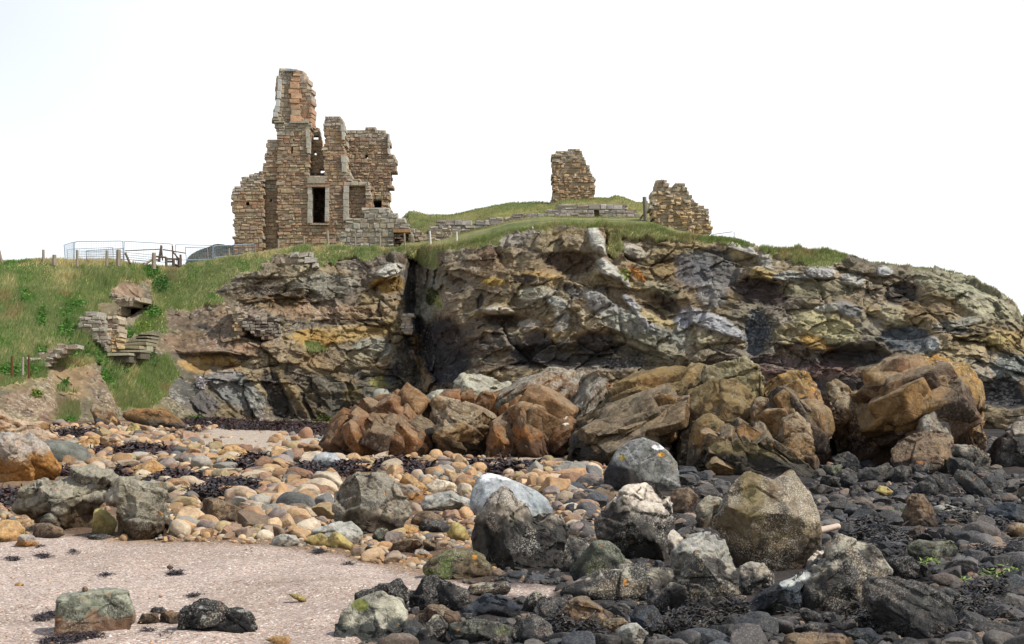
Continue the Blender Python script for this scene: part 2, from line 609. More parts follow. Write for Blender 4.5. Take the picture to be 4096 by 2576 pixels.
# ------------------------------------------------------------------ THE HEADLAND: grassy bank, cliff face and the turf on top
CU = [-160, 0, 60, 110, 150, 185, 215, 260, 330, 395, 408, 418, 428, 445, 520, 620, 720, 820, 920, 1000, 1060, 1180]
CB = [54, 56, 59, 62, 66, 68, 68, 69, 71, 72, 73, 74, 72, 69, 67, 66, 65, 64, 62, 60, 59, 58]
CE = [70, 70, 71, 73, 76, 77, 76, 75, 75, 75, 77, 79, 77, 73, 71, 70, 69, 68, 67, 66, 66, 66]
EU = [-160, 0, 42, 90, 127, 147, 165, 183, 213, 255, 298, 345, 395, 419, 468, 510, 549, 600, 651, 676, 700, 735, 760, 800, 834, 848, 872, 900, 932, 961, 995, 1012, 1024, 1060, 1180]
EV = [259, 261, 260, 261, 263, 266, 268, 267, 261.6, 253, 247.5, 247.5, 249, 246.5, 242, 231, 225, 225, 225.5, 234, 236, 240.5, 247, 249, 253, 258, 262.5, 265, 264.5, 274, 289, 300, 318, 345, 400]
WBU = [395, 432, 470, 515, 540, 600, 640, 700]
WBV = [242, 241, 233, 222, 218.5, 219, 219.5, 234]
WTU = [395, 430, 450, 475, 493, 515, 537, 554, 562, 593, 620, 632, 640, 700]
WTV = [240, 226, 222, 223, 215.5, 214, 212, 210.5, 204.5, 204, 205, 209, 214, 234]
CRU = [395, 402, 408.5, 415, 428, 450, 484, 512, 549, 559, 593, 609, 616, 624, 637, 648, 654, 700]
CRV = [240, 218, 212, 212.5, 216.5, 215, 208.5, 203.5, 204, 200.3, 199.5, 200, 197, 198.5, 204, 202.5, 215, 234]

GR = [U('b', [(-900, 250), (1400, 300), (1380, 560), (1200, 530), (1000, 590), (1020, 680), (1060, 740), (900, 720), (900, 800), (1000, 940), (960, 1000), (940, 960), (740, 900),
              (700, 1000), (900, 1100), (1000, 1200), (1000, 1280), (700, 1350), (450, 1330), (400, 1420), (0, 1480), (-900, 1480)]),
      U('b', [(1380, 300), (2500, 200), (2500, 430), (2200, 440), (2200, 560), (1950, 640), (2150, 700), (2000, 760), (1600, 830), (1550, 1000), (1400, 1000), (1100, 1080), (1110, 870), (1290, 870), (1420, 750), (1400, 560)]),
      U('c', [(950, 150), (1000, 60), (1250, 80), (1400, 60), (1600, 60), (1680, 250), (1550, 400), (1400, 540), (1150, 560), (1050, 400), (980, 280)]),
      U('c', [(0, 200), (400, 150), (450, 260), (300, 280), (100, 340), (0, 380), (-900, 420), (-900, 150)]),
      U('c', [(520, 560), (620, 490), (740, 520), (780, 620), (760, 690), (560, 700)]),
      U('c', [(520, 340), (640, 330), (760, 400), (700, 440), (540, 400)]),
      U('e', [(0, 190), (600, 140), (900, 50), (1900, 30), (2420, -40), (2420, 60), (2150, 110), (2100, 250), (2000, 200), (1850, 110), (1700, 150), (1400, 170), (1250, 200), (1150, 110), (930, 120), (850, 230), (620, 250), (350, 380), (100, 400)]),
      U('e', [(1130, 780), (1200, 765), (1320, 830), (1250, 850), (1150, 820)]),
      U('f', [(0, 170), (0, -60), (2300, -30), (2420, 90), (2300, 150), (2100, 130), (1900, 100), (1700, 90), (1500, 30), (1200, 20), (800, 60), (720, 170), (300, 220), (130, 190)]),
      U('f', [(1540, 40), (1640, 60), (1650, 200), (1600, 260), (1540, 200)]),
      U('f', [(190, 480), (280, 500), (300, 600), (230, 600)]),
      U('g', [(-20, 40), (300, 80), (500, 120), (1000, 130), (1080, 180), (1060, 270), (950, 300), (850, 320), (700, 260), (560, 220), (400, 150), (250, 140), (-20, 110)])]

# (tag, x, y, rx, ry, rotation in degrees (screen, clockwise), colour, with shade painted in at the undercut foot, strength)
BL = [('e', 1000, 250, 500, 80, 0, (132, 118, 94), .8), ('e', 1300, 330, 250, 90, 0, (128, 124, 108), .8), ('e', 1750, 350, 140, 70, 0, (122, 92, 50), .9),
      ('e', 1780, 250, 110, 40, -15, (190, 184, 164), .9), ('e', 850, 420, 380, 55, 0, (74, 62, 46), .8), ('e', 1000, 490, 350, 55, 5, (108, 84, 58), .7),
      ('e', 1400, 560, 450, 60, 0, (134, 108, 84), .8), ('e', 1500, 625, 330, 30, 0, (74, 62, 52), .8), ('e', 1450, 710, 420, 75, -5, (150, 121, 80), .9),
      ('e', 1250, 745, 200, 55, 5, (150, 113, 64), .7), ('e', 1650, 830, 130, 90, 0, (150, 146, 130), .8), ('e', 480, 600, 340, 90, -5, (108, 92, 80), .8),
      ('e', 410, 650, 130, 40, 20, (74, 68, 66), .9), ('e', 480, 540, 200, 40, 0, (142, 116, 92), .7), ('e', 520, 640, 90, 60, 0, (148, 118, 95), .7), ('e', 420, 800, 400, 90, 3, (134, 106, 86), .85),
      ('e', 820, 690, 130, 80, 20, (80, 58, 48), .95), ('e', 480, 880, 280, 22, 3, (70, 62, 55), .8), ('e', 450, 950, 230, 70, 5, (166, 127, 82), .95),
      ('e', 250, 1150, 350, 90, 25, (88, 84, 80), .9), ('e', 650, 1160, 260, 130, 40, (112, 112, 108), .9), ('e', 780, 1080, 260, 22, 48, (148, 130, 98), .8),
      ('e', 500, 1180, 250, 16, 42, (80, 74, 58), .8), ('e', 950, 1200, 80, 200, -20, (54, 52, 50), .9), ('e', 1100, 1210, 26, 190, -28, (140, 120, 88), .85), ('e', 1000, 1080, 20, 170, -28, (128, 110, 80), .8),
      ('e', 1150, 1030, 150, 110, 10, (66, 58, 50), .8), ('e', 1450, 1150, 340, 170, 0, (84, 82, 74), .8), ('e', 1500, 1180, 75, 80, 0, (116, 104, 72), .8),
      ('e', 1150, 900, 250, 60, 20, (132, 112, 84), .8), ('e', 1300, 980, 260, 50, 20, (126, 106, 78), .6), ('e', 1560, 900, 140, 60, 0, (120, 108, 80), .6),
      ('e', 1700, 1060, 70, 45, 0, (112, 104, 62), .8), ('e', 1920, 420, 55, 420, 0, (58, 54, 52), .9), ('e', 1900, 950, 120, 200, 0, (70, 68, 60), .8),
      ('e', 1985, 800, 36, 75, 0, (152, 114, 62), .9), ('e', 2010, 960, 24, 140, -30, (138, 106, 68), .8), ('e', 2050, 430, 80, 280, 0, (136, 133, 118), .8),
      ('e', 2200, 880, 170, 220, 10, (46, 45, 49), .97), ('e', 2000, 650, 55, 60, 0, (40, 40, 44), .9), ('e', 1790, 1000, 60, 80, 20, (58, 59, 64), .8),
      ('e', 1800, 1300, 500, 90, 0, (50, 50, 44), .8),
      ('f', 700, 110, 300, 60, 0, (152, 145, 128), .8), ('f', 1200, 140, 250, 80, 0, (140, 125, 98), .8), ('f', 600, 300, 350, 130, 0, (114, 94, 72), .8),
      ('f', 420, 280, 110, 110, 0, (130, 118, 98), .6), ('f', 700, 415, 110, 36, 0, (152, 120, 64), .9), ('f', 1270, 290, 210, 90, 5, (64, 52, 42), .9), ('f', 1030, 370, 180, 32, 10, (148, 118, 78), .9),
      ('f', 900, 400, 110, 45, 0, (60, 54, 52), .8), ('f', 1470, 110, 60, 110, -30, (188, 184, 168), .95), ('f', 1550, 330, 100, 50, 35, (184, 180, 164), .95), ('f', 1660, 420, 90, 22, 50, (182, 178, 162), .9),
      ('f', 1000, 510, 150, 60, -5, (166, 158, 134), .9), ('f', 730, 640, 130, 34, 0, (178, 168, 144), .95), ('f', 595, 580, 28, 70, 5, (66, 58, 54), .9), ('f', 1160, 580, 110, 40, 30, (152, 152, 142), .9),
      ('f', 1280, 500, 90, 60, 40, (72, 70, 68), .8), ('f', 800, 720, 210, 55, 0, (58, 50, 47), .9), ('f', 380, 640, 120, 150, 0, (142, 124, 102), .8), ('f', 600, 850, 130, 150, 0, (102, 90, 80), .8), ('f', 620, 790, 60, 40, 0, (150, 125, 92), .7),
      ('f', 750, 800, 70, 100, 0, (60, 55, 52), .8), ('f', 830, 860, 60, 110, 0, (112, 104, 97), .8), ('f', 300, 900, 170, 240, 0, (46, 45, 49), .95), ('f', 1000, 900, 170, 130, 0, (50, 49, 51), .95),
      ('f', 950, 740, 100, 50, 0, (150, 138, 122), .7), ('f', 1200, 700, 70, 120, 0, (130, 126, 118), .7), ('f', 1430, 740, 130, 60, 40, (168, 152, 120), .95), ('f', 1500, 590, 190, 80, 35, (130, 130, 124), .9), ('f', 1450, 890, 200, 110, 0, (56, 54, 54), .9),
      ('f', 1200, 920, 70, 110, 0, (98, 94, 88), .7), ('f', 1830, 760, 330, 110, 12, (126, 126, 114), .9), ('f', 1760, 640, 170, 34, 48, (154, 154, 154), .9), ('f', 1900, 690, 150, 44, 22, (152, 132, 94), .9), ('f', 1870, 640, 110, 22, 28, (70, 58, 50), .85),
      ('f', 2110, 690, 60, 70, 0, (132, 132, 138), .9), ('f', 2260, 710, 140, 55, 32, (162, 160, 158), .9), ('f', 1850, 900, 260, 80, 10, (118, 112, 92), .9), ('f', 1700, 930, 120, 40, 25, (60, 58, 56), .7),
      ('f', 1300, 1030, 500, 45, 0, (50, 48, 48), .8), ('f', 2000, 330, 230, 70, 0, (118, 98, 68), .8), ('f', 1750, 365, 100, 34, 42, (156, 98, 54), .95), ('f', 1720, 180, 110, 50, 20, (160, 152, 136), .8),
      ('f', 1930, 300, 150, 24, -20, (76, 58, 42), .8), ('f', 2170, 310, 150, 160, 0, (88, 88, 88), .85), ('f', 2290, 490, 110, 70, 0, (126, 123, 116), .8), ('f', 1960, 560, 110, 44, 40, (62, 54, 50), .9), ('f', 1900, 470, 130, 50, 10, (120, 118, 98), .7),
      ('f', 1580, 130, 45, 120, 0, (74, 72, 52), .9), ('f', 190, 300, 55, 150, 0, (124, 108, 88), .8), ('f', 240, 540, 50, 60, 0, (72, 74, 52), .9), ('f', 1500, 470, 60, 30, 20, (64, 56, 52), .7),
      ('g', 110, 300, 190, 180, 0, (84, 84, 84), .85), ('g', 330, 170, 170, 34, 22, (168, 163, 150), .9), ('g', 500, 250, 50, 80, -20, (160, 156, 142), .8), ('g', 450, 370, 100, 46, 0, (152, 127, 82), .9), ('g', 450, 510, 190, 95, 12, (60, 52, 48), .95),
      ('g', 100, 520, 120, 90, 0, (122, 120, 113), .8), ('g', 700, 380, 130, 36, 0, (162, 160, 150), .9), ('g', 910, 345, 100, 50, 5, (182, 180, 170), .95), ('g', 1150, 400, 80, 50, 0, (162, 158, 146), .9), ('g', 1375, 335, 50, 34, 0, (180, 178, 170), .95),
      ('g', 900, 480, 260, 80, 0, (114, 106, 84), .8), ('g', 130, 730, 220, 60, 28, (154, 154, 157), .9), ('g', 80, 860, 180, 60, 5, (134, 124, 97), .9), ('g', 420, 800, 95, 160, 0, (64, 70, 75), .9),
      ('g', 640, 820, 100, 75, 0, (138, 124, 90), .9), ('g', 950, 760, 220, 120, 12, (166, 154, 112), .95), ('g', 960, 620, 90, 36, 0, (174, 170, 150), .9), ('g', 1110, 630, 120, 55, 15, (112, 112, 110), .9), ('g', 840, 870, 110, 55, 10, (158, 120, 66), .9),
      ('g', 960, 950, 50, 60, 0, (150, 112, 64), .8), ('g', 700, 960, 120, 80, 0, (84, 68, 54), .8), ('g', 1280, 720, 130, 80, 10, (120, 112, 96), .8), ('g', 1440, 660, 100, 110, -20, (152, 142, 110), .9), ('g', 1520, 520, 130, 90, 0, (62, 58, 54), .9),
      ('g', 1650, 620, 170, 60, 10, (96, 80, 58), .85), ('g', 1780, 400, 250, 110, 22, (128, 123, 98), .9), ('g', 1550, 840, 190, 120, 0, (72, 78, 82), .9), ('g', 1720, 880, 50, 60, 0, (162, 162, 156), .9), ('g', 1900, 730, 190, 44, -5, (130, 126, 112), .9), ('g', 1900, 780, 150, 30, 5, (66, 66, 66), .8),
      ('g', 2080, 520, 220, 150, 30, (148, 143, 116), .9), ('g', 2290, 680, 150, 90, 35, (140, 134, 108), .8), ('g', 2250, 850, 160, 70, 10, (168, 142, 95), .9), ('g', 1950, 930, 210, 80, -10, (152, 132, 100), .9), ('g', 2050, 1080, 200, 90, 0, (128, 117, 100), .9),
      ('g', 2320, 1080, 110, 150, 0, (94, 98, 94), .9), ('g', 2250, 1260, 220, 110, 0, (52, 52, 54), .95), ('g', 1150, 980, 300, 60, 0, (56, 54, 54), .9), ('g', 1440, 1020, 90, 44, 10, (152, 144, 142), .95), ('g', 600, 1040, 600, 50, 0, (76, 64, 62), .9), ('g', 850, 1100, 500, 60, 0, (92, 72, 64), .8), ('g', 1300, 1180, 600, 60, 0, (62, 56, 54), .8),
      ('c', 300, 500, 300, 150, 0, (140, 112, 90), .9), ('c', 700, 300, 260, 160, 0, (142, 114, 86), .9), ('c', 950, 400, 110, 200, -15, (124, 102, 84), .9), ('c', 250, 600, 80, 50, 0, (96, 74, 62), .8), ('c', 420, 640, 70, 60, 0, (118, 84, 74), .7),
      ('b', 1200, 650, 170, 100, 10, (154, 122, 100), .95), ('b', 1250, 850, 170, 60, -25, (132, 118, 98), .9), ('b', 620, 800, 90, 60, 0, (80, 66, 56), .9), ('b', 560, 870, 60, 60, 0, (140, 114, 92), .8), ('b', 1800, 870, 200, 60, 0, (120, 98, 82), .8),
      ('e', 1250, 1260, 480, 120, 0, (50, 48, 45), .55), ('e', 950, 1330, 500, 60, 0, (56, 53, 48), .5), ('f', 750, 960, 720, 120, 0, (56, 53, 52), .5), ('f', 1500, 990, 500, 60, 0, (54, 52, 50), .5), ('f', 700, 840, 420, 90, 0, (84, 76, 68), .4)]  # 'e' blobs paint the shade of the undercut foot; 'f' blobs are staining


def headland():
    us = np.arange(-150, 1175, 1.0)
    nb, ne = 245, 90
    t = np.linspace(0, 1, nb)
    Yb = np.interp(us, CU, CB); Ye = np.interp(us, CU, CE)
    gk = np.exp(-0.5 * (np.arange(-45, 46) / 15.0) ** 2); gk /= gk.sum()
    wsm = sstep(385, 330, us) + sstep(450, 500, us)
    Yb = Yb * (1 - wsm) + wsm * np.convolve(np.pad(Yb, 45, 'edge'), gk, 'valid')
    Ye = Ye * (1 - wsm) + wsm * np.convolve(np.pad(Ye, 45, 'edge'), gk, 'valid')
    ve = np.interp(us, EU, EV)
    ve = ve + 0.9 * vn(np.stack([us * 0.07, 0 * us, 0 * us], -1), 70) + 0.5 * vn(np.stack([us * 0.23, 0 * us, 0 * us], -1), 71)
    # base on the beach
    xb = (us - W / 2) / FPX * Yb
    zb = ground(xb, Yb)
    vb = proj(np.stack([xb, Yb, zb], -1))[1] + 2.0
    p = np.interp(us, [0, 200, 300, 450, 1200], [1.0, 1.05, 1.3, 1.8, 1.9])
    tt = t[:, None]
    V = vb[None] + (ve - vb)[None] * tt
    Y = Yb[None] + (Ye - Yb)[None] * tt ** p[None]
    Uu = np.repeat(us[None], nb, 0)
    wn = np.stack([Uu * 0.03, V * 0.03, 0 * V], -1)
    wu = Uu + 5 * fbm(wn, 4, 90, 0.6); wv = V + 4 * fbm(wn + 7.7, 4, 91, 0.6)
    # ---- large relief authored from the photograph (metres towards the viewer)
    RB = [('e', 1920, 400, 36, 400, 0, -2.2), ('e', 1760, 290, 110, 80, 0, .9), ('e', 1900, 640, 40, 110, 0, .9), ('e', 2180, 900, 170, 230, 5, -1.6), ('e', 830, 700, 130, 80, 15, -1.1),
          ('e', 450, 950, 240, 80, 5, -1.3), ('e', 520, 860, 300, 30, 3, .7), ('e', 950, 1250, 70, 180, -20, -1.2), ('e', 1100, 1210, 30, 190, -28, .5), ('e', 1150, 1250, 400, 140, 0, -.6),
          ('f', 1270, 290, 210, 90, 5, -.6), ('f', 1500, 330, 150, 70, 35, .8), ('f', 1470, 120, 60, 100, -30, .7), ('f', 800, 720, 210, 60, 0, -.8), ('f', 730, 640, 130, 40, 0, .6),
          ('f', 1200, 980, 500, 80, 0, -1.4), ('f', 1450, 900, 200, 100, 0, -.8), ('f', 1900, 600, 130, 60, 30, -.8), ('f', 1960, 300, 150, 60, -10, -.6), ('f', 1700, 180, 90, 60, 0, .7), ('f', 1580, 150, 45, 130, 0, -1.2),
          ('g', 450, 500, 190, 100, 12, -.7), ('g', 450, 360, 110, 50, 0, .8), ('g', 910, 345, 110, 55, 5, .8), ('g', 1150, 400, 80, 55, 0, .6), ('g', 1380, 340, 60, 50, 0, .9), ('g', 1520, 520, 120, 90, 0, -.6),
          ('g', 1700, 400, 220, 120, 22, .8), ('g', 1550, 840, 200, 120, 0, -1.0), ('g', 2080, 520, 220, 150, 30, .7), ('g', 1150, 980, 320, 80, 0, -1.5), ('g', 1440, 1030, 90, 50, 0, 1.0), ('g', 420, 850, 110, 160, 0, -.8),
          ('g', 2200, 1260, 260, 120, 0, -1.2), ('g', 1940, 640, 100, 40, 40, -.7), ('g', 1100, 640, 150, 60, 20, .5), ('g', 2170, 950, 25, 150, 15, -.5),
          ('c', 1000, 400, 60, 260, -20, .6), ('c', 560, 420, 90, 180, 0, -.6), ('b', 640, 820, 90, 60, 0, -.8), ('b', 1200, 700, 180, 60, 10, .4)]

    def ell(tg, x, y, rx, ry, rot, uu, vv):
        c = U(tg, [(x, y)])[0]
        s = 4 * ZT[tg][2]
        a = math.radians(rot)
        du, dv = uu - c[0], vv - c[1]
        e1 = (du * math.cos(a) + dv * math.sin(a)) / (rx / s)
        e2 = (-du * math.sin(a) + dv * math.cos(a)) / (ry / s)
        return np.sqrt(e1 * e1 + e2 * e2)

    push = np.zeros_like(Y)
    for (tg, x, y, rx, ry, rot, a) in RB:
        push += a * 0.6 * sstep(1.55, 0.2, ell(tg, x, y, rx, ry, rot, wu, wv))
    # colour of the rock, with the painted undercut shade
    P0 = unproj(Uu, V, Y)
    n1 = fbm(P0 * 0.25, 4, 11); n2 = fbm(P0 * np.array([0.3, 0.3, 0.9]), 4, 12)
    n5 = fbm(P0 * 2.4, 3, 13)
    c = mixc(lin((118, 103, 80)), lin((96, 88, 76)), sstep(-0.3, 0.3, n1))
    c = mixc(c, lin((140, 118, 82)), 0.6 * sstep(0.05, 0.4, n2))
    lumpush = np.zeros_like(Y)
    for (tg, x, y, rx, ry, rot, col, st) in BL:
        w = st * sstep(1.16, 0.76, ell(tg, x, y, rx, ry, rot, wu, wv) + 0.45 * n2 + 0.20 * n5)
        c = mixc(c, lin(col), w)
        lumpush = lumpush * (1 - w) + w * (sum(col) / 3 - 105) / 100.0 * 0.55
    # ---- grass cover
    nz = 3.5 * fbm(wn * 1.7 + 3.3, 4, 95, 0.65)
    g = np.full(Y.shape, -99.0)
    for poly in GR:
        x0, y0 = poly.min(0) - 6; x1, y1 = poly.max(0) + 6
        k = (Uu > x0) & (Uu < x1) & (V > y0) & (V < y1)
        if k.any():
            sd = sdpoly(Uu[k] , V[k], poly)
            g[k] = np.maximum(g[k], sd)
    g = sstep(-1.5, 1.5, g + 1.9 * nz + 3.0 * fbm(wn * 8, 3, 96) - .5)
    # the vault mouth: pushed deep into the bank
    vault = U('b', [(1100, 880), (1125, 800), (1190, 752), (1300, 735), (1440, 735), (1290, 812), (1170, 885)])
    ramp = U('b', [(1105, 960), (1115, 870), (1300, 790), (1450, 738), (1420, 800), (1290, 880), (1240, 990)])
    g = g * (1 - sstep(-1, 1, sdpoly(Uu, V, ramp)))
    vm = sstep(-0.4, 0.8, sdpoly(Uu, V, vault))
    g = g * (1 - sstep(-1.5, -.2, sdpoly(Uu, V, vault)))
    rockw = 1 - g
    earthw = np.clip(sstep(0.2, 0.0, np.abs(0)) * 0, 0, 1)
    earth = sstep(250, 215, Uu + 0.35 * (V - 300))            # the left side is earth, debris and turf rather than bedrock
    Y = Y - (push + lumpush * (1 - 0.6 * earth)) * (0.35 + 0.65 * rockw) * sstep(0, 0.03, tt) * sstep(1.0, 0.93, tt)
    Y = Y + 6.0 * vm
    c = mixc(c, lin((60, 50, 42)), vm * 0.8)  # mouth also darkened in colour, standing in for its inner shade
    P = unproj(Uu, V, Y)
    # ---- bedding and jointing relief, world space
    x, y, z = P[..., 0], P[..., 1], P[..., 2]
    A = np.interp(x, [-40, -16, 1.0, 3.0, 4.3, 6.2, 7.6, 9.2, 12, 40], [0, 0, .4, 2.2, 1.9, .9, .7, 1.6, 1.0, -5])
    s = z - 0.6 * A * sstep(-2, 3, x)
    wl = sstep(240, 300, Uu) ; low = sstep(372, 392, V + 9 * fbm(wn * 2.2, 3, 97)) * sstep(345, 320, Uu)
    q = np.stack([x * 0.62, y * 0.6, s * 0.95], -1)
    a45 = math.radians(48)
    ss = z * math.cos(a45) + x * math.sin(a45)
    qq = np.stack([(x * math.cos(a45) - z * math.sin(a45)) * 0.35, y * 0.6, ss], -1)
    q = np.where(low[..., None] > .5, qq, q)
    q = q + 0.05 * np.stack([vn(P * 0.7, 5), vn(P * 0.7, 6), vn(P * 0.7, 8)], -1) + 0.05 * np.stack([vn(P * 3.5, 15), vn(P * 3.5, 16), vn(P * 3.5, 18)], -1)
    b1, j1, _ = blocks(q * 0.42, 21, 0.8)
    b2, j2, _ = blocks(q * 1.05 + 9, 22, 0.9)
    b3, j3, i3 = blocks(q * 2.6 + 4, 23, 0.9)
    led = vn(np.stack([x * 0.2, y * 0.2, s * 1.5], -1), 24)
    fine = vn(q * np.array([0.9, 1, 5.5]), 25)
    b4, j4, _ = blocks(q * 5.5 + 2, 38, 1.0)
    D = 0.50 * b1 + 0.30 * b2 + 0.12 * b3 + 0.06 * b4 + 0.05 * led * (low < .5) + 0.03 * fine + 0.09 * fbm(P * 3.0, 4, 37, .65)
    cr = sstep(-0.25, 0.35, vn(P * 0.45, 36))
    D -= cr * (0.22 * sstep(0.06, 0.0, j1) + 0.10 * sstep(0.05, 0.0, j2))
    eb, ej, _ = blocks(P * 3.2, 29, 1.0)
    De = 0.25 * fbm(P * 0.5, 4, 27) + 0.14 * fbm(P * 2.2, 4, 28, .65) + 0.07 * eb
    D = D * (1 - earth) + De * earth
    D = D * (1 - 0.85 * g) + g * (0.25 * fbm(P * 0.45, 3, 29) + 0.10 * fbm(P * 1.8, 3, 30))
    D *= sstep(0.0, 0.02, tt) * (1 - vm)
    top = sstep(0.9, 1.0, tt)
    P[..., 1] -= D * (1 - 0.4 * top)
    P[..., 2] += 0.35 * D * top * (0.5 + 0.5 * rockw)
    # joints hold soil, each block is stained a little differently
    c = c * (1 + 0.20 * (i3 * rockw * (1 - earth))[..., None])
    c = mixc(c, c * 0.6, rockw * (1 - earth) * 0.8 * cr * np.maximum(sstep(0.05, 0.0, j1), 0.7 * sstep(0.04, 0, j2)))
    c = c * (1 + 0.12 * (fine * rockw)[..., None])
    c = c * (1 - 0.30 * earth * rockw)[..., None]
    c = c * (1 + .30 * (eb * earth * rockw))[..., None]
    c = mixc(c, c * [.92, 1.0, .98], earth * rockw)
    # pale lichen on upward faces of the rock
    dz = np.gradient(P[..., 1], axis=0)
    up = sstep(0.03, 0.22, dz) * rockw * (1 - earth) * sstep(-0.2, 0.3, fbm(P * 0.8, 3, 33)) * sstep(400, 330, V)
    c = mixc(c, lin((164, 160, 144)), 0.38 * up)
    stones = earth * rockw * sstep(0.30, 0.5, fbm(P * np.array([5.5, 5.5, 9]), 2, 35))
    c = mixc(c, lin((170, 150, 122)), 0.35 * stones)
    lum_ = c.mean(-1, keepdims=True); c = np.clip((lum_ + (c - lum_) * 1.10) * 1.36 - 0.004, 0.014, 1); c = c / (1 + 1.0 * c)
    gn = fbm(P * 0.5, 3, 50)
    gc = mixc(lin((124, 128, 84)), lin((158, 146, 108)), sstep(-0.3, 0.35, gn))
    c = mixc(c, gc, g)
    P[0, :, 2] -= 1.5
    # ---- turf behind the edge
    rows = []; rc = []
    e = P[-1]
    ye, ze = e[:, 1], e[:, 2]
    xr = (us - W / 2) / FPX
    in_m = sstep(392, 402, us) * sstep(705, 690, us)
    z92 = np.where(in_m > 0, unproj(us, np.interp(us, WBU, WBV), 92.0)[:, 2] + 0.1, 0)
    zpl = ze + 0.03 * (92 - ye)
    z92 = zpl * (1 - in_m) + z92 * in_m
    zt = unproj(us, np.interp(us, WTU, WTV), 92.7)[:, 2]
    zt = z92 * (1 - in_m) + zt * in_m
    zc = unproj(us, np.interp(us, CRU, CRV), 97.0)[:, 2]
    zc = (zpl + 0.1) * (1 - in_m) + zc * in_m
    back = np.concatenate([np.linspace(0.02, 1, 46), 1 + np.linspace(0.06, 0.5, 6), 1.5 + np.linspace(0.08, 1, 20), 2.5 + np.linspace(0.1, 3, 18)])
    for b_ in back:
        if b_ <= 1:
            yy = ye + (91.9 - ye) * b_; zz = ze + (z92 - ze) * b_
        elif b_ <= 1.5:
            f = (b_ - 1) / 0.5; yy = 91.9 + 0.8 * f + 0 * ye; zz = z92 + (zt - z92) * f
        elif b_ <= 2.5:
            f = (b_ - 1.5); yy = 92.7 + 4.3 * f + 0 * ye; zz = zt + (zc - zt) * (1 - (1 - f) ** 1.6)
        else:
            f = (b_ - 2.5) / 3; yy = 97 + 50 * f + 0 * ye; zz = zc - 0.4 * f - 2.4 * f * f
        xx = (us - W / 2) / FPX * yy
        pp = np.stack([xx, yy, zz], -1)
        hidden = 0.10 * fbm(pp * 0.5, 3, 51)
        pp[:, 2] += hidden * (1 if b_ > 0.1 else b_ * 10)
        rows.append(pp)
        gn = fbm(pp * 0.4, 3, 50)
        rc.append(mixc(lin((88, 98, 52)), lin((124, 118, 72)), sstep(-0.3, 0.35, gn)))
    P = np.concatenate([P, np.stack(rows)], 0)
    c = np.concatenate([c, np.stack(rc)], 0)
    nr, nc = P.shape[:2]
    idx = np.arange(nr * nc).reshape(nr, nc)
    F = np.stack([idx[:-1, :-1], idx[:-1, 1:], idx[1:, 1:], idx[1:, :-1]], -1).reshape(-1, 4)
    spk = np.zeros(P.shape[:2]); spk[:nb] = 0.35 * rockw * sstep(-0.1, 0.4, fbm(P[:nb] * 0.6, 3, 77)) * (1 - vm)
    rkv = np.zeros(P.shape[:2]); rkv[:nb] = rockw * (1 - earth) * (1 - vm)
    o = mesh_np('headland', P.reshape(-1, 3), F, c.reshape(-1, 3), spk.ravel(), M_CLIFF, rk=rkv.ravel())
    tag(o, 'rocky sandstone cliff headland with turf along its top', kind='structure')
    G = np.concatenate([g, np.ones((len(back), nc))], 0)
    return P, G, nb


HP, HG, HNB = headland()


def hz(u, v):
    """point of the cliff surface seen near photo position (u, v)"""
    uu, vv = _HUV
    d = (uu[:HNB] - u) ** 2 + (vv[:HNB] - v) ** 2
    k = np.argmin(d)
    return HP[:HNB].reshape(-1, 3)[k]


_HUV = proj(HP)

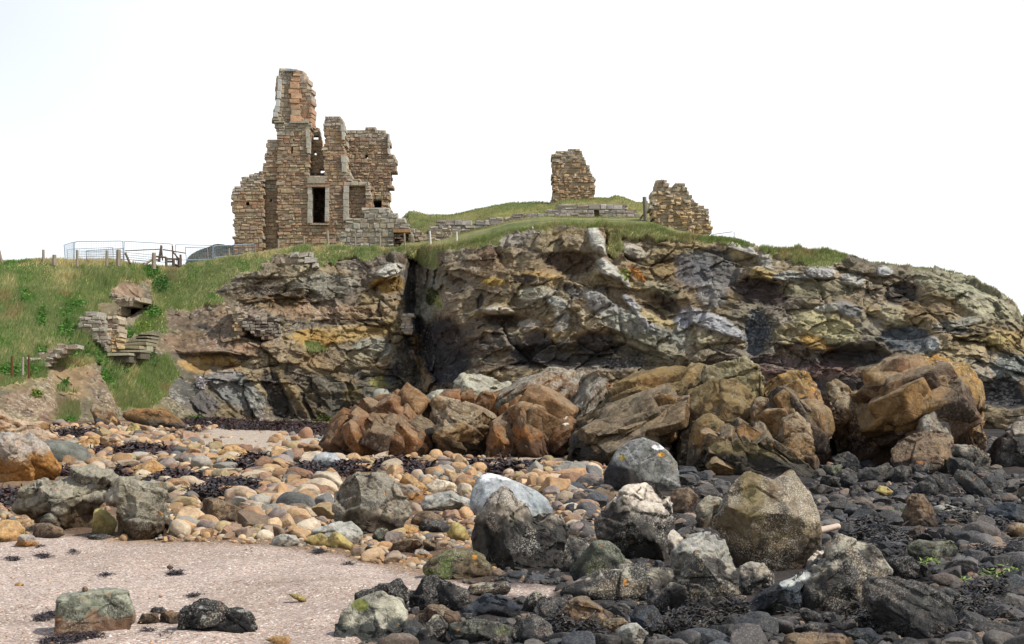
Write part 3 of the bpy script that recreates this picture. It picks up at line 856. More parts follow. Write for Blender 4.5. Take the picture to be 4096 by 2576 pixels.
# ------------------------------------------------------------------ ROCKS built one by one
# style: c1, c2 base, c3 blotch, top colour, top amount, orange lichen, low dark band, low colour, speckle, joint amplitude
ST = dict(
    grey=dict(c1=(138, 128, 110), c2=(100, 92, 78), c3=(70, 64, 55), top=(165, 158, 140), ta=.6, ol=.12, lo=.25, lc=(62, 54, 44), sp=.35, ja=1.0),
    greytan=dict(c1=(162, 150, 136), c2=(135, 120, 102), c3=(165, 120, 62), top=(176, 168, 158), ta=.6, ol=.14, lo=.45, lc=(158, 112, 55), sp=.25, ja=.7),
    gnarl=dict(c1=(140, 132, 112), c2=(104, 98, 82), c3=(66, 58, 46), top=(165, 158, 138), ta=.6, ol=.12, lo=.28, lc=(72, 56, 36), sp=.3, ja=1.5),
    smooth=dict(c1=(116, 118, 108), c2=(100, 102, 94), c3=(90, 90, 82), top=(128, 128, 116), ta=.4, ol=0, lo=.0, lc=(90, 90, 84), sp=.05, ja=.06),
    blue=dict(c1=(158, 164, 166), c2=(136, 144, 146), c3=(120, 126, 128), top=(180, 184, 184), ta=.5, ol=0, lo=.1, lc=(118, 120, 118), sp=.15, ja=.1),
    dome=dict(c1=(128, 128, 124), c2=(104, 104, 100), c3=(112, 106, 84), top=(160, 160, 156), ta=.7, ol=.0, lo=.0, lc=(60, 60, 60), sp=.2, ja=.25),
    block=dict(c1=(136, 138, 120), c2=(108, 110, 94), c3=(84, 84, 72), top=(160, 160, 140), ta=.5, ol=.12, lo=.36, lc=(124, 98, 78), sp=.4, ja=.35),
    barn=dict(c1=(120, 110, 96), c2=(150, 140, 124), c3=(84, 76, 66), top=(168, 158, 142), ta=.7, ol=.04, lo=.52, lc=(50, 49, 48), sp=.9, ja=1.0),
    white=dict(c1=(196, 184, 164), c2=(170, 156, 136), c3=(120, 108, 90), top=(210, 200, 184), ta=.8, ol=.02, lo=.35, lc=(58, 54, 50), sp=.6, ja=.8),
    whitelow=dict(c1=(150, 138, 118), c2=(62, 57, 50), c3=(44, 42, 40), top=(218, 204, 186), ta=1.0, ol=.06, lo=.66, lc=(50, 47, 44), sp=.7, ja=1.1),
    twin=dict(c1=(130, 112, 84), c2=(104, 86, 64), c3=(128, 106, 66), top=(160, 150, 128), ta=.5, ol=.10, lo=.30, lc=(78, 66, 54), sp=.75, ja=.22),
    dark=dict(c1=(74, 72, 70), c2=(54, 54, 55), c3=(84, 74, 64), top=(110, 106, 100), ta=.35, ol=.04, lo=.3, lc=(44, 44, 46), sp=.28, ja=.8),
    black=dict(c1=(54, 52, 50), c2=(40, 40, 42), c3=(66, 58, 50), top=(92, 86, 80), ta=.3, ol=.05, lo=.3, lc=(36, 36, 38), sp=.35, ja=1.3),
    bluedark=dict(c1=(66, 74, 84), c2=(52, 56, 62), c3=(80, 78, 74), top=(104, 108, 112), ta=.3, ol=0, lo=.2, lc=(44, 46, 50), sp=.1, ja=.5),
    darktop=dict(c1=(80, 75, 68), c2=(58, 56, 53), c3=(98, 84, 64), top=(176, 168, 148), ta=.85, ol=.12, lo=.35, lc=(50, 48, 47), sp=.5, ja=.7),
    greenish=dict(c1=(82, 84, 72), c2=(64, 64, 58), c3=(96, 98, 66), top=(128, 128, 108), ta=.5, ol=.06, lo=.3, lc=(50, 50, 48), sp=.3, ja=.7),
    moss=dict(c1=(98, 86, 66), c2=(80, 70, 54), c3=(88, 108, 46), top=(110, 110, 66), ta=.4, ol=.10, lo=.1, lc=(90, 78, 60), sp=.3, ja=.8),
    lichfront=dict(c1=(104, 102, 84), c2=(78, 78, 68), c3=(188, 184, 166), top=(184, 178, 156), ta=.7, ol=.10, lo=.35, lc=(66, 68, 66), sp=.5, ja=.7),
    brown=dict(c1=(112, 88, 64), c2=(88, 70, 54), c3=(128, 104, 74), top=(132, 114, 92), ta=.4, ol=.03, lo=.3, lc=(66, 56, 48), sp=.25, ja=.7),
    tan=dict(c1=(196, 154, 100), c2=(172, 128, 76), c3=(150, 112, 70), top=(206, 174, 128), ta=.4, ol=0, lo=.1, lc=(140, 110, 76), sp=.15, ja=.45),
    tanlayer=dict(c1=(172, 132, 92), c2=(148, 108, 72), c3=(178, 156, 132), top=(186, 166, 140), ta=.7, ol=.05, lo=.1, lc=(128, 96, 66), sp=.15, ja=1.2),
    yellow=dict(c1=(176, 156, 92), c2=(152, 132, 76), c3=(128, 110, 64), top=(190, 176, 118), ta=.4, ol=0, lo=.2, lc=(120, 104, 68), sp=.15, ja=.4),
    cream=dict(c1=(214, 198, 172), c2=(190, 170, 140), c3=(170, 148, 118), top=(226, 214, 192), ta=.5, ol=0, lo=.1, lc=(160, 136, 104), sp=.2, ja=.4),
    pale=dict(c1=(164, 160, 148), c2=(142, 138, 126), c3=(122, 118, 106), top=(184, 182, 172), ta=.6, ol=0, lo=.1, lc=(120, 112, 98), sp=.3, ja=.6),
    slab=dict(c1=(118, 92, 60), c2=(92, 82, 66), c3=(76, 70, 60), top=(150, 108, 62), ta=.8, ol=0, lo=.4, lc=(78, 74, 66), sp=.1, ja=.4),
    orange=dict(c1=(156, 104, 54), c2=(128, 84, 46), c3=(96, 72, 50), top=(150, 122, 88), ta=.5, ol=.08, lo=.30, lc=(88, 66, 46), sp=.12, ja=.9),
    orangegrey=dict(c1=(150, 104, 58), c2=(126, 92, 60), c3=(130, 122, 104), top=(150, 142, 124), ta=.9, ol=.12, lo=.15, lc=(110, 78, 50), sp=.35, ja=.7),
    orangetan=dict(c1=(150, 116, 74), c2=(124, 96, 62), c3=(104, 78, 50), top=(168, 150, 120), ta=.7, ol=.08, lo=.25, lc=(84, 68, 50), sp=.3, ja=.9),
    ochre=dict(c1=(142, 106, 58), c2=(112, 88, 56), c3=(90, 78, 56), top=(152, 132, 84), ta=.5, ol=.03, lo=.45, lc=(72, 64, 52), sp=.12, ja=.8),
    olive=dict(c1=(102, 88, 58), c2=(82, 72, 52), c3=(66, 60, 50), top=(126, 110, 72), ta=.5, ol=.02, lo=.5, lc=(60, 55, 48), sp=.12, ja=.9),
    mush=dict(c1=(142, 128, 88), c2=(112, 98, 62), c3=(82, 72, 44), top=(168, 158, 122), ta=.6, ol=.02, lo=.35, lc=(64, 52, 34), sp=.2, ja=1.2),
    gold=dict(c1=(154, 112, 60), c2=(126, 92, 56), c3=(104, 76, 54), top=(172, 136, 62), ta=.7, ol=.40, lo=.30, lc=(84, 66, 54), sp=.4, ja=.8),
    lilac=dict(c1=(150, 142, 126), c2=(128, 112, 92), c3=(150, 112, 66), top=(166, 162, 148), ta=.7, ol=.03, lo=.2, lc=(120, 92, 62), sp=.35, ja=.8),
    whiteblock=dict(c1=(178, 172, 150), c2=(146, 138, 112), c3=(150, 112, 62), top=(190, 188, 172), ta=.7, ol=.0, lo=.25, lc=(98, 86, 54), sp=.3, ja=.9),
)
FOOT = []
KR = dict(orange=.62, orangegrey=.66, orangetan=.66, ochre=.66, gold=.66, whiteblock=.72, lilac=.68, olive=.7, black=.62, dark=.7, bluedark=.62, mush=.74, tan=.78, twin=.66)


def colour_rock(V, Nn, st, seed, size, zlo, zhi):
    s = ST[st]
    q = V / size + seed * 3.7
    n1 = fbm(q * 2.2, 4, seed); n2 = fbm(q * 4.5 + 5, 4, seed + 1); n3 = fbm(q * 11 + 9, 3, seed + 2)
    c = mixc(lin(s['c1']), lin(s['c2']), sstep(-0.25, 0.25, n1 + 0.4 * n3))
    c = mixc(c, lin(s['c3']), 0.8 * sstep(0.10, 0.30, n2))
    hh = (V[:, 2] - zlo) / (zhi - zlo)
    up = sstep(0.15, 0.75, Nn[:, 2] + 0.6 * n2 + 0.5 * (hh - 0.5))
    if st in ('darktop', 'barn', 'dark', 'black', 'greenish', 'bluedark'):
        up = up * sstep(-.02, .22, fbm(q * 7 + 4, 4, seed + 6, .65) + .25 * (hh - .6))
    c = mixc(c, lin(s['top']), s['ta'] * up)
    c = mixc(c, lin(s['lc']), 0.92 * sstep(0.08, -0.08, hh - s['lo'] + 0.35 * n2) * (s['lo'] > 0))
    if s['ol']:
        n4 = fbm(q * 11 + 2, 4, seed + 5, .65) + 0.25 * fbm(q * 3, 2, seed + 8)
        w = sstep(0.55 - 0.5 * s['ol'], 0.63 - 0.5 * s['ol'], n4 + 0.2 * (hh - 0.6)) * sstep(-.5, .2, Nn[:, 2])
        c = mixc(c, lin((196, 132, 34)), 0.8 * w)
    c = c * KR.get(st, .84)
    if st in ('orange', 'orangegrey', 'ochre', 'gold', 'orangetan'):
        l_ = c.mean(1, keepdims=True); c = l_ + (c - l_) * .95
    sp = s['sp'] * sstep(-0.25, 0.35, n2 + 0.5 * (hh - s['lo'])) 
    return c, sp


def bumpup(V, Nn, size, seed, ja, strata=None, far=False):
    q = V / size
    if strata is not None:
        a = math.radians(strata)
        s = q[:, 2] * math.cos(a) + q[:, 0] * math.sin(a)
        r = q[:, 0] * math.cos(a) - q[:, 2] * math.sin(a)
        qq = np.stack([r * 0.6, q[:, 1] * 0.8, s * 1.9], -1)
    else:
        qq = q * np.array([0.85, 0.9, 1.1])
    qq = qq + 0.02 * np.stack([vn(q * 3, seed + 1), vn(q * 3, seed + 2), vn(q * 3, seed + 3)], -1) + seed * 1.37
    b1, j1, i1 = blocks(qq * 2.1, seed, 0.9)
    b2, j2, i2 = blocks(qq * 5.2, seed + 9, 0.9)
    D = ja * (0.055 * b1 + 0.028 * b2 + 0.006 * ridge(q * 6.5, 3, seed + 4) - 0.022 * sstep(0.05, 0, j1) * (vn(q * 2 + 3, seed + 14) > -.1) - 0.006 * sstep(0.05, 0, j2))
    D = D + 0.02 * fbm(q * 2.5, 3, seed + 6) + 0.013 * min(1.3, ja) * fbm(q * 16, 4, seed + 7, 0.65)
    if strata is not None:
        D = D + ja * 0.022 * vn(np.stack([r * 1.2, q[:, 1] * 1.5, s * 15], -1), seed + 12)
    return D, sstep(0.06, 0, j1), i1


def rock(name, label, cat, tg, pts, st, Y=None, vb=None, T=None, sub=5, strata=None, cuts=6, group=None, k=0.72, extra=None, seed=None, sink=None, boxy=False, yaw=0, es=1.0):
    pts = U(tg, pts)
    seed = seed if seed is not None else (abs(hash(label)) % 900 if False else int(sum(ord(c) * (i % 7 + 1) for i, c in enumerate(label))) % 900)
    vb = U(tg, [(0, vb)])[0, 1] if vb is not None else pts[:, 1].max()
    uc = pts[:, 0].mean()
    if Y is None:
        Y = ghit(uc, min(vb, 900))
    if cuts > 1 and k > 0.5:
        k = k * 0.8; cuts = cuts + 4
    pts = (pts - pts.mean(0)) * (1.07 if cat == 'rock outcrop' else 1.03) + pts.mean(0)
    wpx = np.ptp(pts[:, 0]); hpx = np.ptp(pts[:, 1])
    wid = wpx / FPX * Y; hei = hpx / FPX * Y
    if T is None:
        T = 0.42 * min(wid, 1.4 * hei) + 0.08 * wid
    Yc = Y + 0.75 * T
    P2 = unproj(pts[:, 0], pts[:, 1], Yc)
    px, pz = P2[:, 0].copy(), P2[:, 2].copy()
    # let the foot go into the ground it stands on
    g = float(ground(px.mean(), Yc))
    if sink is not None:
        g = sink
    low = pz < pz.min() + 0.22 * np.ptp(pz)
    pz[low] = np.minimum(pz[low], g - 0.06 * hei - 0.02)
    # area centroid
    poly = np.stack([px, pz], -1)
    x0, y0 = poly[:, 0], poly[:, 1]; x1, y1 = np.roll(x0, -1), np.roll(y0, -1)
    cr = x0 * y1 - x1 * y0; A = cr.sum() / 2
    cx = ((x0 + x1) * cr).sum() / (6 * A); cz = ((y0 + y1) * cr).sum() / (6 * A)
    V, F = ico(sub)
    al = np.arctan2(V[:, 2], V[:, 0])
    na = 720
    ang = np.linspace(-math.pi, math.pi, na + 1)
    rad = np.zeros(na + 1)
    dx, dz = np.cos(ang), np.sin(ang)
    for a in range(len(poly)):
        ax, az = poly[a] - (cx, cz); bx, bz = poly[(a + 1) % len(poly)] - (cx, cz)
        ex, ez = bx - ax, bz - az
        den = dx * ez - dz * ex
        with np.errstate(divide='ignore', invalid='ignore'):
            t = (ax * ez - az * ex) / den
            s_ = (ax * dz - az * dx) / den
        ok = (t > 0) & (s_ >= -1e-6) & (s_ <= 1 + 1e-6)
        rad = np.where(ok & (t > rad), t, rad)
    # light rounding of the traced corners
    ker = np.array([1, 2, 3, 2, 1.]); ker /= ker.sum()
    r2 = np.convolve(np.concatenate([rad[-5:-1], rad, rad[1:5]]), ker, 'same')[4:-4]
    R = np.interp(al, ang, r2)
    sb = np.sqrt(V[:, 0] ** 2 + V[:, 2] ** 2)
    q = np.stack([R * np.cos(al) * sb ** k, np.sign(V[:, 1]) * T * np.abs(V[:, 1]) ** 0.85, R * np.sin(al) * sb ** k], -1)
    if cat == 'rock outcrop':
        q[:, 1] = np.sign(V[:, 1]) * T * np.abs(V[:, 1]) ** .6
    if boxy:
        cu = V / (np.abs(V).max(1, keepdims=True)); cu = cu * .88 + V * .12 * 1.2
        cu = cu * [.5 * wid / 1.12, T, .5 * hei * 1.12]
        ay = math.radians(yaw)
        q = np.stack([cu[:, 0] * math.cos(ay) - cu[:, 1] * math.sin(ay), cu[:, 0] * math.sin(ay) + cu[:, 1] * math.cos(ay), cu[:, 2]], -1)
    size = max(wid, hei)
    # flat fracture faces on the front and back
    rs = np.random.default_rng(seed + 1000)
    for _ in range(cuts):
        n = np.array([rs.uniform(-.8, .8), rs.choice([-1, -1, -1, -1, 1]) * rs.uniform(.5, 1), rs.uniform(-.5, .8)])
        n /= np.linalg.norm(n)
        d = q @ n
        lim = d.max() * rs.uniform(0.52, 0.82)
        ex = np.maximum(d - lim, 0)
        q = q - np.outer(ex * 0.97, n)
    if ST[st]['ja'] > 0.3:
        for _ in range(26):
            n = rs.normal(size=3)
            n[1] *= 1.3
            n /= np.linalg.norm(n)
            d = q @ n
            lim = d.max() * rs.uniform(0.86, 0.965)
            q = q - np.outer(np.maximum(d - lim, 0) * 0.95, n)
    # bring the chipped body back out to the traced outline
    aq = np.arctan2(q[:, 2], q[:, 0]); rq = np.hypot(q[:, 0], q[:, 2])
    nb_ = 180
    bi_ = ((aq + math.pi) / (2 * math.pi) * nb_).astype(int) % nb_
    mxr = np.zeros(nb_); np.maximum.at(mxr, bi_, rq)
    mxr = np.maximum(np.maximum(mxr, np.roll(mxr, 1)), np.roll(mxr, -1))
    ac_ = (np.arange(nb_) + .5) / nb_ * 2 * math.pi - math.pi
    rat = np.clip(np.interp(ac_, ang, r2) / np.maximum(mxr, 1e-6), .75, 2.2)
    rat = (np.roll(rat, 1) + 2 * rat + np.roll(rat, -1)) / 4
    f_ = np.interp(aq, np.concatenate([ac_[-1:] - 2 * math.pi, ac_, ac_[:1] + 2 * math.pi]), np.concatenate([rat[-1:], rat, rat[:1]]))
    q[:, 0] *= f_; q[:, 2] *= f_
    Nn = vnormals(q, F)
    Vw = q + np.array([cx, Yc, cz])
    D, jn, bi = bumpup(Vw, Nn, size, seed, ST[st]['ja'], strata)
    Vw = Vw + Nn * (D * size)[:, None]
    Nn = vnormals(Vw, F)
    zlo = max(Vw[:, 2].min(), g); zhi = Vw[:, 2].max()
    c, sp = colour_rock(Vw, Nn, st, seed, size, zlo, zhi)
    c = c * (1 + 0.10 * bi[:, None])
    c = mixc(c, c * 0.6, 0.6 * jn)
    if extra:
        uu, vv = proj(Vw)
        for (xx, yy, rx, ry, col) in extra:
            cc = U(tg, [(xx, yy)])[0]; s4 = 4 * ZT[tg][2]
            e = np.hypot((uu - cc[0]) / (rx / s4), (vv - cc[1]) / (ry / s4)) + 0.35 * fbm(Vw / size * 9, 3, seed)
            w = sstep(1.1 + .5 * (1 - es), 0.85 - .5 * (1 - es), e + (1 - es) * 0.8 * fbm(Vw / size * 14, 3, seed + 3)) * (Nn[:, 1] < 0.35)
            c = mixc(c, lin(col), (0.35 + .55 * es) * w)
            sp = sp * (1 - w)
    mat = M_FAR if Y > 33 else M_NEAR
    loc = (cx, Yc, min(g, zhi - 0.05))
    o = mesh_np(name, Vw, F, c, sp, mat, True, None, loc)
    tag(o, label, cat, group)
    FOOT.append((cx, Yc, wid / 2, T, label, pts))
    return o


B = 'boulder'
BG = None
# ---- left side
rock(B, 'large grey granular boulder with orange lichen, cut by the left photo edge', B, 'k', [(0, 90), (60, 65), (170, 90), (280, 150), (370, 165), (420, 190), (470, 260), (530, 360), (540, 400), (520, 500), (400, 540), (300, 560), (180, 620), (0, 640), (-220, 600), (-260, 250), (-150, 120)], 'greytan', sub=6, cuts=8, k=.6, vb=545)
rock(B, 'layered tan rock behind the grey boulder at the left edge', B, 'c', [(0, 600), (60, 620), (130, 680), (300, 680), (420, 700), (500, 760), (525, 820), (500, 860), (380, 880), (150, 900), (0, 900), (-160, 860), (-160, 640)], 'tanlayer', strata=0)
rock(B, 'smooth grey-green oval boulder with a crack, left side of the beach', B, 'k', [(390, 170), (440, 145), (560, 148), (700, 170), (790, 215), (830, 260), (845, 330), (830, 370), (760, 390), (650, 370), (520, 350), (430, 260)], 'smooth', cuts=0, k=.62)
rock(B, 'broad knobbly grey boulder sitting at the left edge of the pink sand', B, 'k', [(85, 800), (150, 690), (250, 600), (400, 530), (560, 500), (750, 465), (850, 460), (1000, 480), (1110, 510), (1060, 560), (1000, 600), (960, 700), (900, 770), (840, 850), (835, 1020), (700, 1010), (560, 970), (430, 930), (330, 880), (200, 850), (120, 830)], 'gnarl', sub=6, cuts=5, vb=1000)
rock(B, 'knobbly grey boulder with a dark hollow underneath, leaning against the broad one', B, 'k', [(960, 680), (1060, 560), (1120, 530), (1240, 510), (1400, 550), (1540, 590), (1570, 660), (1545, 740), (1560, 850), (1500, 960), (1420, 1070), (1350, 1080), (1200, 1050), (1090, 1000), (1080, 900), (1050, 800), (980, 720)], 'gnarl', sub=6, cuts=5)
rock('stone', 'yellow-green stone wedged between the two knobbly grey boulders', 'stone', 'k', [(880, 800), (960, 780), (1020, 830), (1090, 920), (1060, 1000), (950, 1030), (860, 1030), (870, 900)], 'yellow', sub=4, cuts=4)
rock('stone', 'pitted tan stone at the left photo edge beside the sand', 'stone', 'k', [(0, 910), (60, 890), (180, 900), (240, 980), (210, 1070), (60, 1095), (-60, 1090), (-100, 930)], 'tan', sub=4)
rock('stone', 'grey stone with an orange side lying alone at the left sand edge', 'stone', 'k', [(110, 1130), (190, 1035), (250, 1028), (310, 1050), (360, 1120), (260, 1155), (160, 1155)], 'greytan', sub=4)
rock('stone', 'low brown stone under the broad knobbly boulder', 'stone', 'k', [(280, 1040), (320, 930), (450, 930), (560, 970), (590, 1030), (450, 1065), (330, 1060)], 'brown', sub=4)
rock('stone', 'flat grey stone half sunk in sand before the knobbly boulders', 'stone', 'k', [(810, 1045), (880, 1025), (1000, 1025), (1090, 1050), (1080, 1085), (900, 1085)], 'dark', sub=4, cuts=2)
rock(B, 'mustard pyramid-shaped boulder among the cobbles', B, 'k', [(1230, 410), (1330, 365), (1430, 318), (1520, 390), (1580, 440), (1500, 485), (1330, 495), (1240, 460)], 'tan', cuts=7, k=.85)
rock(B, 'brown angular boulder with a flat end, upper left cobbles', B, 'k', [(690, 175), (780, 140), (870, 110), (935, 112), (938, 205), (850, 215), (760, 205)], 'tan', sub=4)
rock(B, 'blocky tan boulder with level bedding beside the flat-ended one', B, 'k', [(935, 120), (1000, 110), (1090, 108), (1110, 160), (1180, 200), (1180, 232), (1050, 220), (935, 212)], 'tanlayer', sub=4, strata=0)
rock(B, 'wedge-shaped dark brown boulder pointing left in the cobbles', B, 'k', [(1865, 815), (1900, 740), (1930, 690), (2040, 700), (2200, 750), (2260, 800), (2260, 870), (2160, 915), (2040, 890), (1950, 850)], 'brown', cuts=7)
rock('cobble', 'egg-shaped teal cobble in the dark seaweed', 'cobble', 'k', [(2048, 420), (2080, 395), (2130, 403), (2190, 460), (2182, 488), (2100, 482), (2050, 455)], 'bluedark', sub=4, cuts=0)
rock(B, 'tan lump with one broken yellow end at the edge of the pale sand', B, 'k', [(2040, 270), (2120, 210), (2200, 193), (2300, 235), (2350, 290), (2290, 330), (2150, 320), (2050, 308)], 'tan', sub=4, cuts=7)
rock(B, 'smooth slate-blue boulder at the foot of the leaning orange slabs', B, 'm', [(88, 90), (130, 35), (200, 15), (270, 30), (320, 80), (325, 120), (270, 130), (180, 125), (110, 115)], 'blue', sub=4, cuts=1)
rock('cobble', 'small blue-grey cobble in front of the slate-blue boulder', 'cobble', 'm', [(135, 160), (150, 110), (200, 82), (250, 100), (280, 150), (260, 172), (180, 175)], 'bluedark', sub=4, cuts=1)
rock(B, 'long brown slab sloping down to the right at the bank foot', B, 'c', [(1180, 600), (1270, 552), (1400, 545), (1560, 570), (1640, 620), (1700, 680), (1760, 750), (1815, 770), (1790, 785), (1700, 765), (1600, 740), (1560, 785), (1450, 750), (1300, 700), (1170, 640)], 'slab', Y=56, cuts=3, strata=30, vb=785)
rock(B, 'cracked orange slab lying tilted against the earth bank', B, 'c', [(850, 495), (960, 500), (1000, 512), (1060, 540), (1150, 605), (1060, 625), (990, 615), (930, 605), (860, 560)], 'orangetan', Y=57, sub=4, strata=35, vb=640)
rock('stone', 'small orange stone below the cracked orange slab', 'stone', 'c', [(1030, 640), (1060, 620), (1100, 660), (1100, 690), (1040, 690)], 'tan', Y=56, sub=3, vb=690)
rock('stone', 'dark square-cut stone left of the small orange stone', 'stone', 'c', [(885, 660), (930, 640), (990, 690), (980, 730), (930, 725)], 'bluedark', Y=56, sub=3, vb=730)
rock('stone', 'mossy buff stone beneath the long brown slab', 'stone', 'c', [(1190, 750), (1210, 710), (1260, 690), (1310, 730), (1300, 780), (1210, 785)], 'yellow', sub=3)
# ---- middle
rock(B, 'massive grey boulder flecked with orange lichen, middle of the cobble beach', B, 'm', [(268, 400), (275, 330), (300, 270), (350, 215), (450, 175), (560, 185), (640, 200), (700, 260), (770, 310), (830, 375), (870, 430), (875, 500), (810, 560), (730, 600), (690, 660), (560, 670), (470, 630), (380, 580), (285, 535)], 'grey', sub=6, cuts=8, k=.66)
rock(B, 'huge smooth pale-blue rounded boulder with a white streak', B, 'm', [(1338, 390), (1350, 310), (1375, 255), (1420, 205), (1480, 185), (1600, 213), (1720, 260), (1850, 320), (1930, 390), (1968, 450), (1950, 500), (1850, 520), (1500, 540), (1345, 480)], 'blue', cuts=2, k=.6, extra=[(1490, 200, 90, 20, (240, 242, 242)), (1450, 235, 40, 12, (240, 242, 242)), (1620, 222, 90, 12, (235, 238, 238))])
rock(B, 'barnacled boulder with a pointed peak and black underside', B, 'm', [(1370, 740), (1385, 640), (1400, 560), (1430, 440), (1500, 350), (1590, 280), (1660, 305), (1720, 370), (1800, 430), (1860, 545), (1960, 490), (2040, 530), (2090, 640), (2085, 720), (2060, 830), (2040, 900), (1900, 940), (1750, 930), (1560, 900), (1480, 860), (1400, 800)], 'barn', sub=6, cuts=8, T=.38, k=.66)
rock(B, 'low mossy rock half buried in the sand', B, 'm', [(970, 930), (1010, 850), (1060, 790), (1200, 780), (1350, 780), (1420, 820), (1470, 900), (1520, 1000), (1400, 1000), (1250, 970), (1050, 965)], 'moss', cuts=5, T=.25)
rock(B, 'angular blue-grey boulder left of the smooth pale-blue one', B, 'm', [(940, 435), (980, 360), (1080, 330), (1180, 320), (1250, 360), (1330, 400), (1345, 445), (1200, 465), (1050, 475), (970, 450)], 'pale', cuts=7)
rock(B, 'squat brown boulder at the sand edge with a dark base', B, 'm', [(708, 785), (740, 730), (830, 690), (930, 700), (962, 745), (930, 775), (880, 805), (800, 818)], 'brown', sub=4, cuts=8)
rock(B, 'smooth tan egg-shaped boulder left of the barnacled peak', B, 'm', [(1155, 650), (1178, 580), (1230, 562), (1290, 610), (1318, 670), (1300, 712), (1220, 705), (1160, 695)], 'yellow', sub=4, cuts=0)
rock(B, 'humped brown boulder behind the tan egg-shaped one', B, 'm', [(870, 545), (920, 490), (1020, 478), (1100, 520), (1125, 558), (1040, 570), (930, 595), (878, 590)], 'brown', sub=4, cuts=2)
rock(B, 'flattish grey-tan boulder with diagonal veins beside the sand', B, 'm', [(55, 685), (120, 620), (250, 570), (390, 558), (455, 610), (482, 640), (472, 735), (380, 745), (200, 705)], 'pale', cuts=6)
rock('stone', 'faceted yellow stone on the sand edge, left of its smoother twin', 'stone', 'm', [(28, 712), (80, 668), (160, 652), (210, 680), (218, 742), (120, 748)], 'yellow', sub=4)
rock('stone', 'smooth yellow stone on the sand edge with a rounded peak', 'stone', 'm', [(188, 742), (240, 660), (290, 638), (340, 678), (415, 745), (402, 778), (280, 775)], 'yellow', sub=4, cuts=1)
rock('stone', 'whitish boxy stone lying on the rim of the sand', 'stone', 'l', [(2003, 140), (2030, 90), (2100, 70), (2180, 82), (2222, 130), (2165, 153), (2050, 158)], 'pale', sub=4, cuts=2)
rock(B, 'cream-white rounded boulder with dark pocks', B, 'm', [(978, 295), (1060, 228), (1130, 238), (1205, 260), (1242, 312), (1200, 335), (1080, 335), (1000, 315)], 'cream', sub=4, cuts=2)
rock(B, 'pinkish-tan boulder leaning behind the big lichen-flecked one', B, 'm', [(770, 255), (830, 173), (900, 218), (992, 295), (960, 345), (870, 285)], 'tan', sub=4)
rock(B, 'rough brown-grey boulder touching the big lichen-flecked one on its right', B, 'm', [(760, 285), (860, 268), (950, 320), (975, 380), (905, 405), (800, 350)], 'greytan', sub=4)
rock(B, 'mustard block under the right foot of the lichen-flecked boulder', B, 'm', [(790, 640), (810, 580), (870, 590), (925, 620), (905, 645), (830, 650)], 'tan', sub=4)
rock(B, 'dark olive wedge stone below the lichen-flecked boulder', B, 'm', [(555, 690), (600, 620), (680, 615), (700, 660), (697, 712), (610, 712)], 'greenish', sub=4)
rock(B, 'wide low blackish stone between brown stones left of the barnacled peak', B, 'm', [(930, 620), (960, 545), (1040, 533), (1120, 560), (1170, 600), (1150, 640), (1020, 650)], 'dark', sub=4)
rock(B, 'pointed dark stone with orange side close to the sand edge', B, 'm', [(960, 780), (965, 705), (1020, 690), (1085, 730), (1110, 765), (1040, 785)], 'brown', sub=4)
rock('stone', 'low tan stone at the rim of the sand left of the mossy rock', 'stone', 'm', [(868, 830), (900, 780), (960, 780), (1030, 820), (1010, 855), (930, 855)], 'greytan', sub=4)
# ---- foreground sand
blk = rock('stone_block', 'squared stone block with grey lichen top and red-brown base, on the sand', 'stone block', 'l', [(422, 785), (425, 640), (432, 560), (450, 522), (600, 490), (740, 478), (880, 482), (930, 500), (965, 560), (985, 640), (1000, 700), (930, 740), (900, 750), (700, 772), (540, 790)], 'block', sub=6, cuts=0, T=.13, boxy=True, yaw=14)
rock(B, 'black weed-stained rock alone on the foreground sand', B, 'l', [(1342, 760), (1345, 660), (1390, 610), (1480, 585), (1600, 598), (1680, 640), (1700, 650), (1720, 625), (1800, 640), (1850, 670), (1865, 740), (1890, 815), (1700, 812), (1500, 800), (1370, 795)], 'black', sub=6, cuts=3, k=.6, extra=[(1510, 680, 16, 12, (170, 168, 160)), (1490, 612, 14, 12, (160, 158, 150)), (1410, 655, 10, 8, (160, 158, 150)), (1800, 635, 45, 10, (150, 146, 138))])
rock('stone', 'tan stone in the row between the squared block and the black rock', 'stone', 'l', [(1010, 710), (1050, 660), (1170, 655), (1180, 715), (1080, 722)], 'brown', sub=4)
rock('stone', 'brown-grey stone touching the black rock on its left', 'stone', 'l', [(1180, 715), (1190, 650), (1270, 632), (1320, 655), (1345, 712), (1250, 722)], 'brown', sub=4)
rock('stone', 'small dark stone resting behind the tan one on the foreground sand', 'stone', 'l', [(1105, 660), (1120, 615), (1200, 605), (1230, 640), (1180, 665)], 'dark', sub=4)
rock('pebble', 'round reddish pebble resting on top of the squared block', 'pebble', 'l', [(608, 480), (612, 462), (630, 455), (648, 465), (650, 488), (628, 494)], 'brown', Y=10.75, sub=3, cuts=0, sink=0.40, T=0.02)
rock('pebble', 'flat tan pebble lying on the left foreground sand', 'pebble', 'l', [(110, 442), (120, 430), (150, 426), (178, 440), (160, 452), (125, 450)], 'tan', sub=3, cuts=0)
rock('pebble', 'reddish pebble lying on the middle of the foreground sand', 'pebble', 'l', [(1235, 310), (1245, 298), (1270, 300), (1285, 315), (1260, 320)], 'brown', sub=3, cuts=0)
rock('stone', 'flat buff stone poking out of the sand near the bottom edge', 'stone', 'l', [(1960, 850), (2020, 828), (2140, 822), (2145, 865), (2060, 872)], 'tan', sub=4, cuts=1)
rock('pebble', 'small ochre pebble pair on the sand left of the dark rocks', 'pebble', 'l', [(2130, 515), (2200, 512), (2270, 545), (2265, 562), (2200, 550)], 'yellow', sub=3, cuts=0)
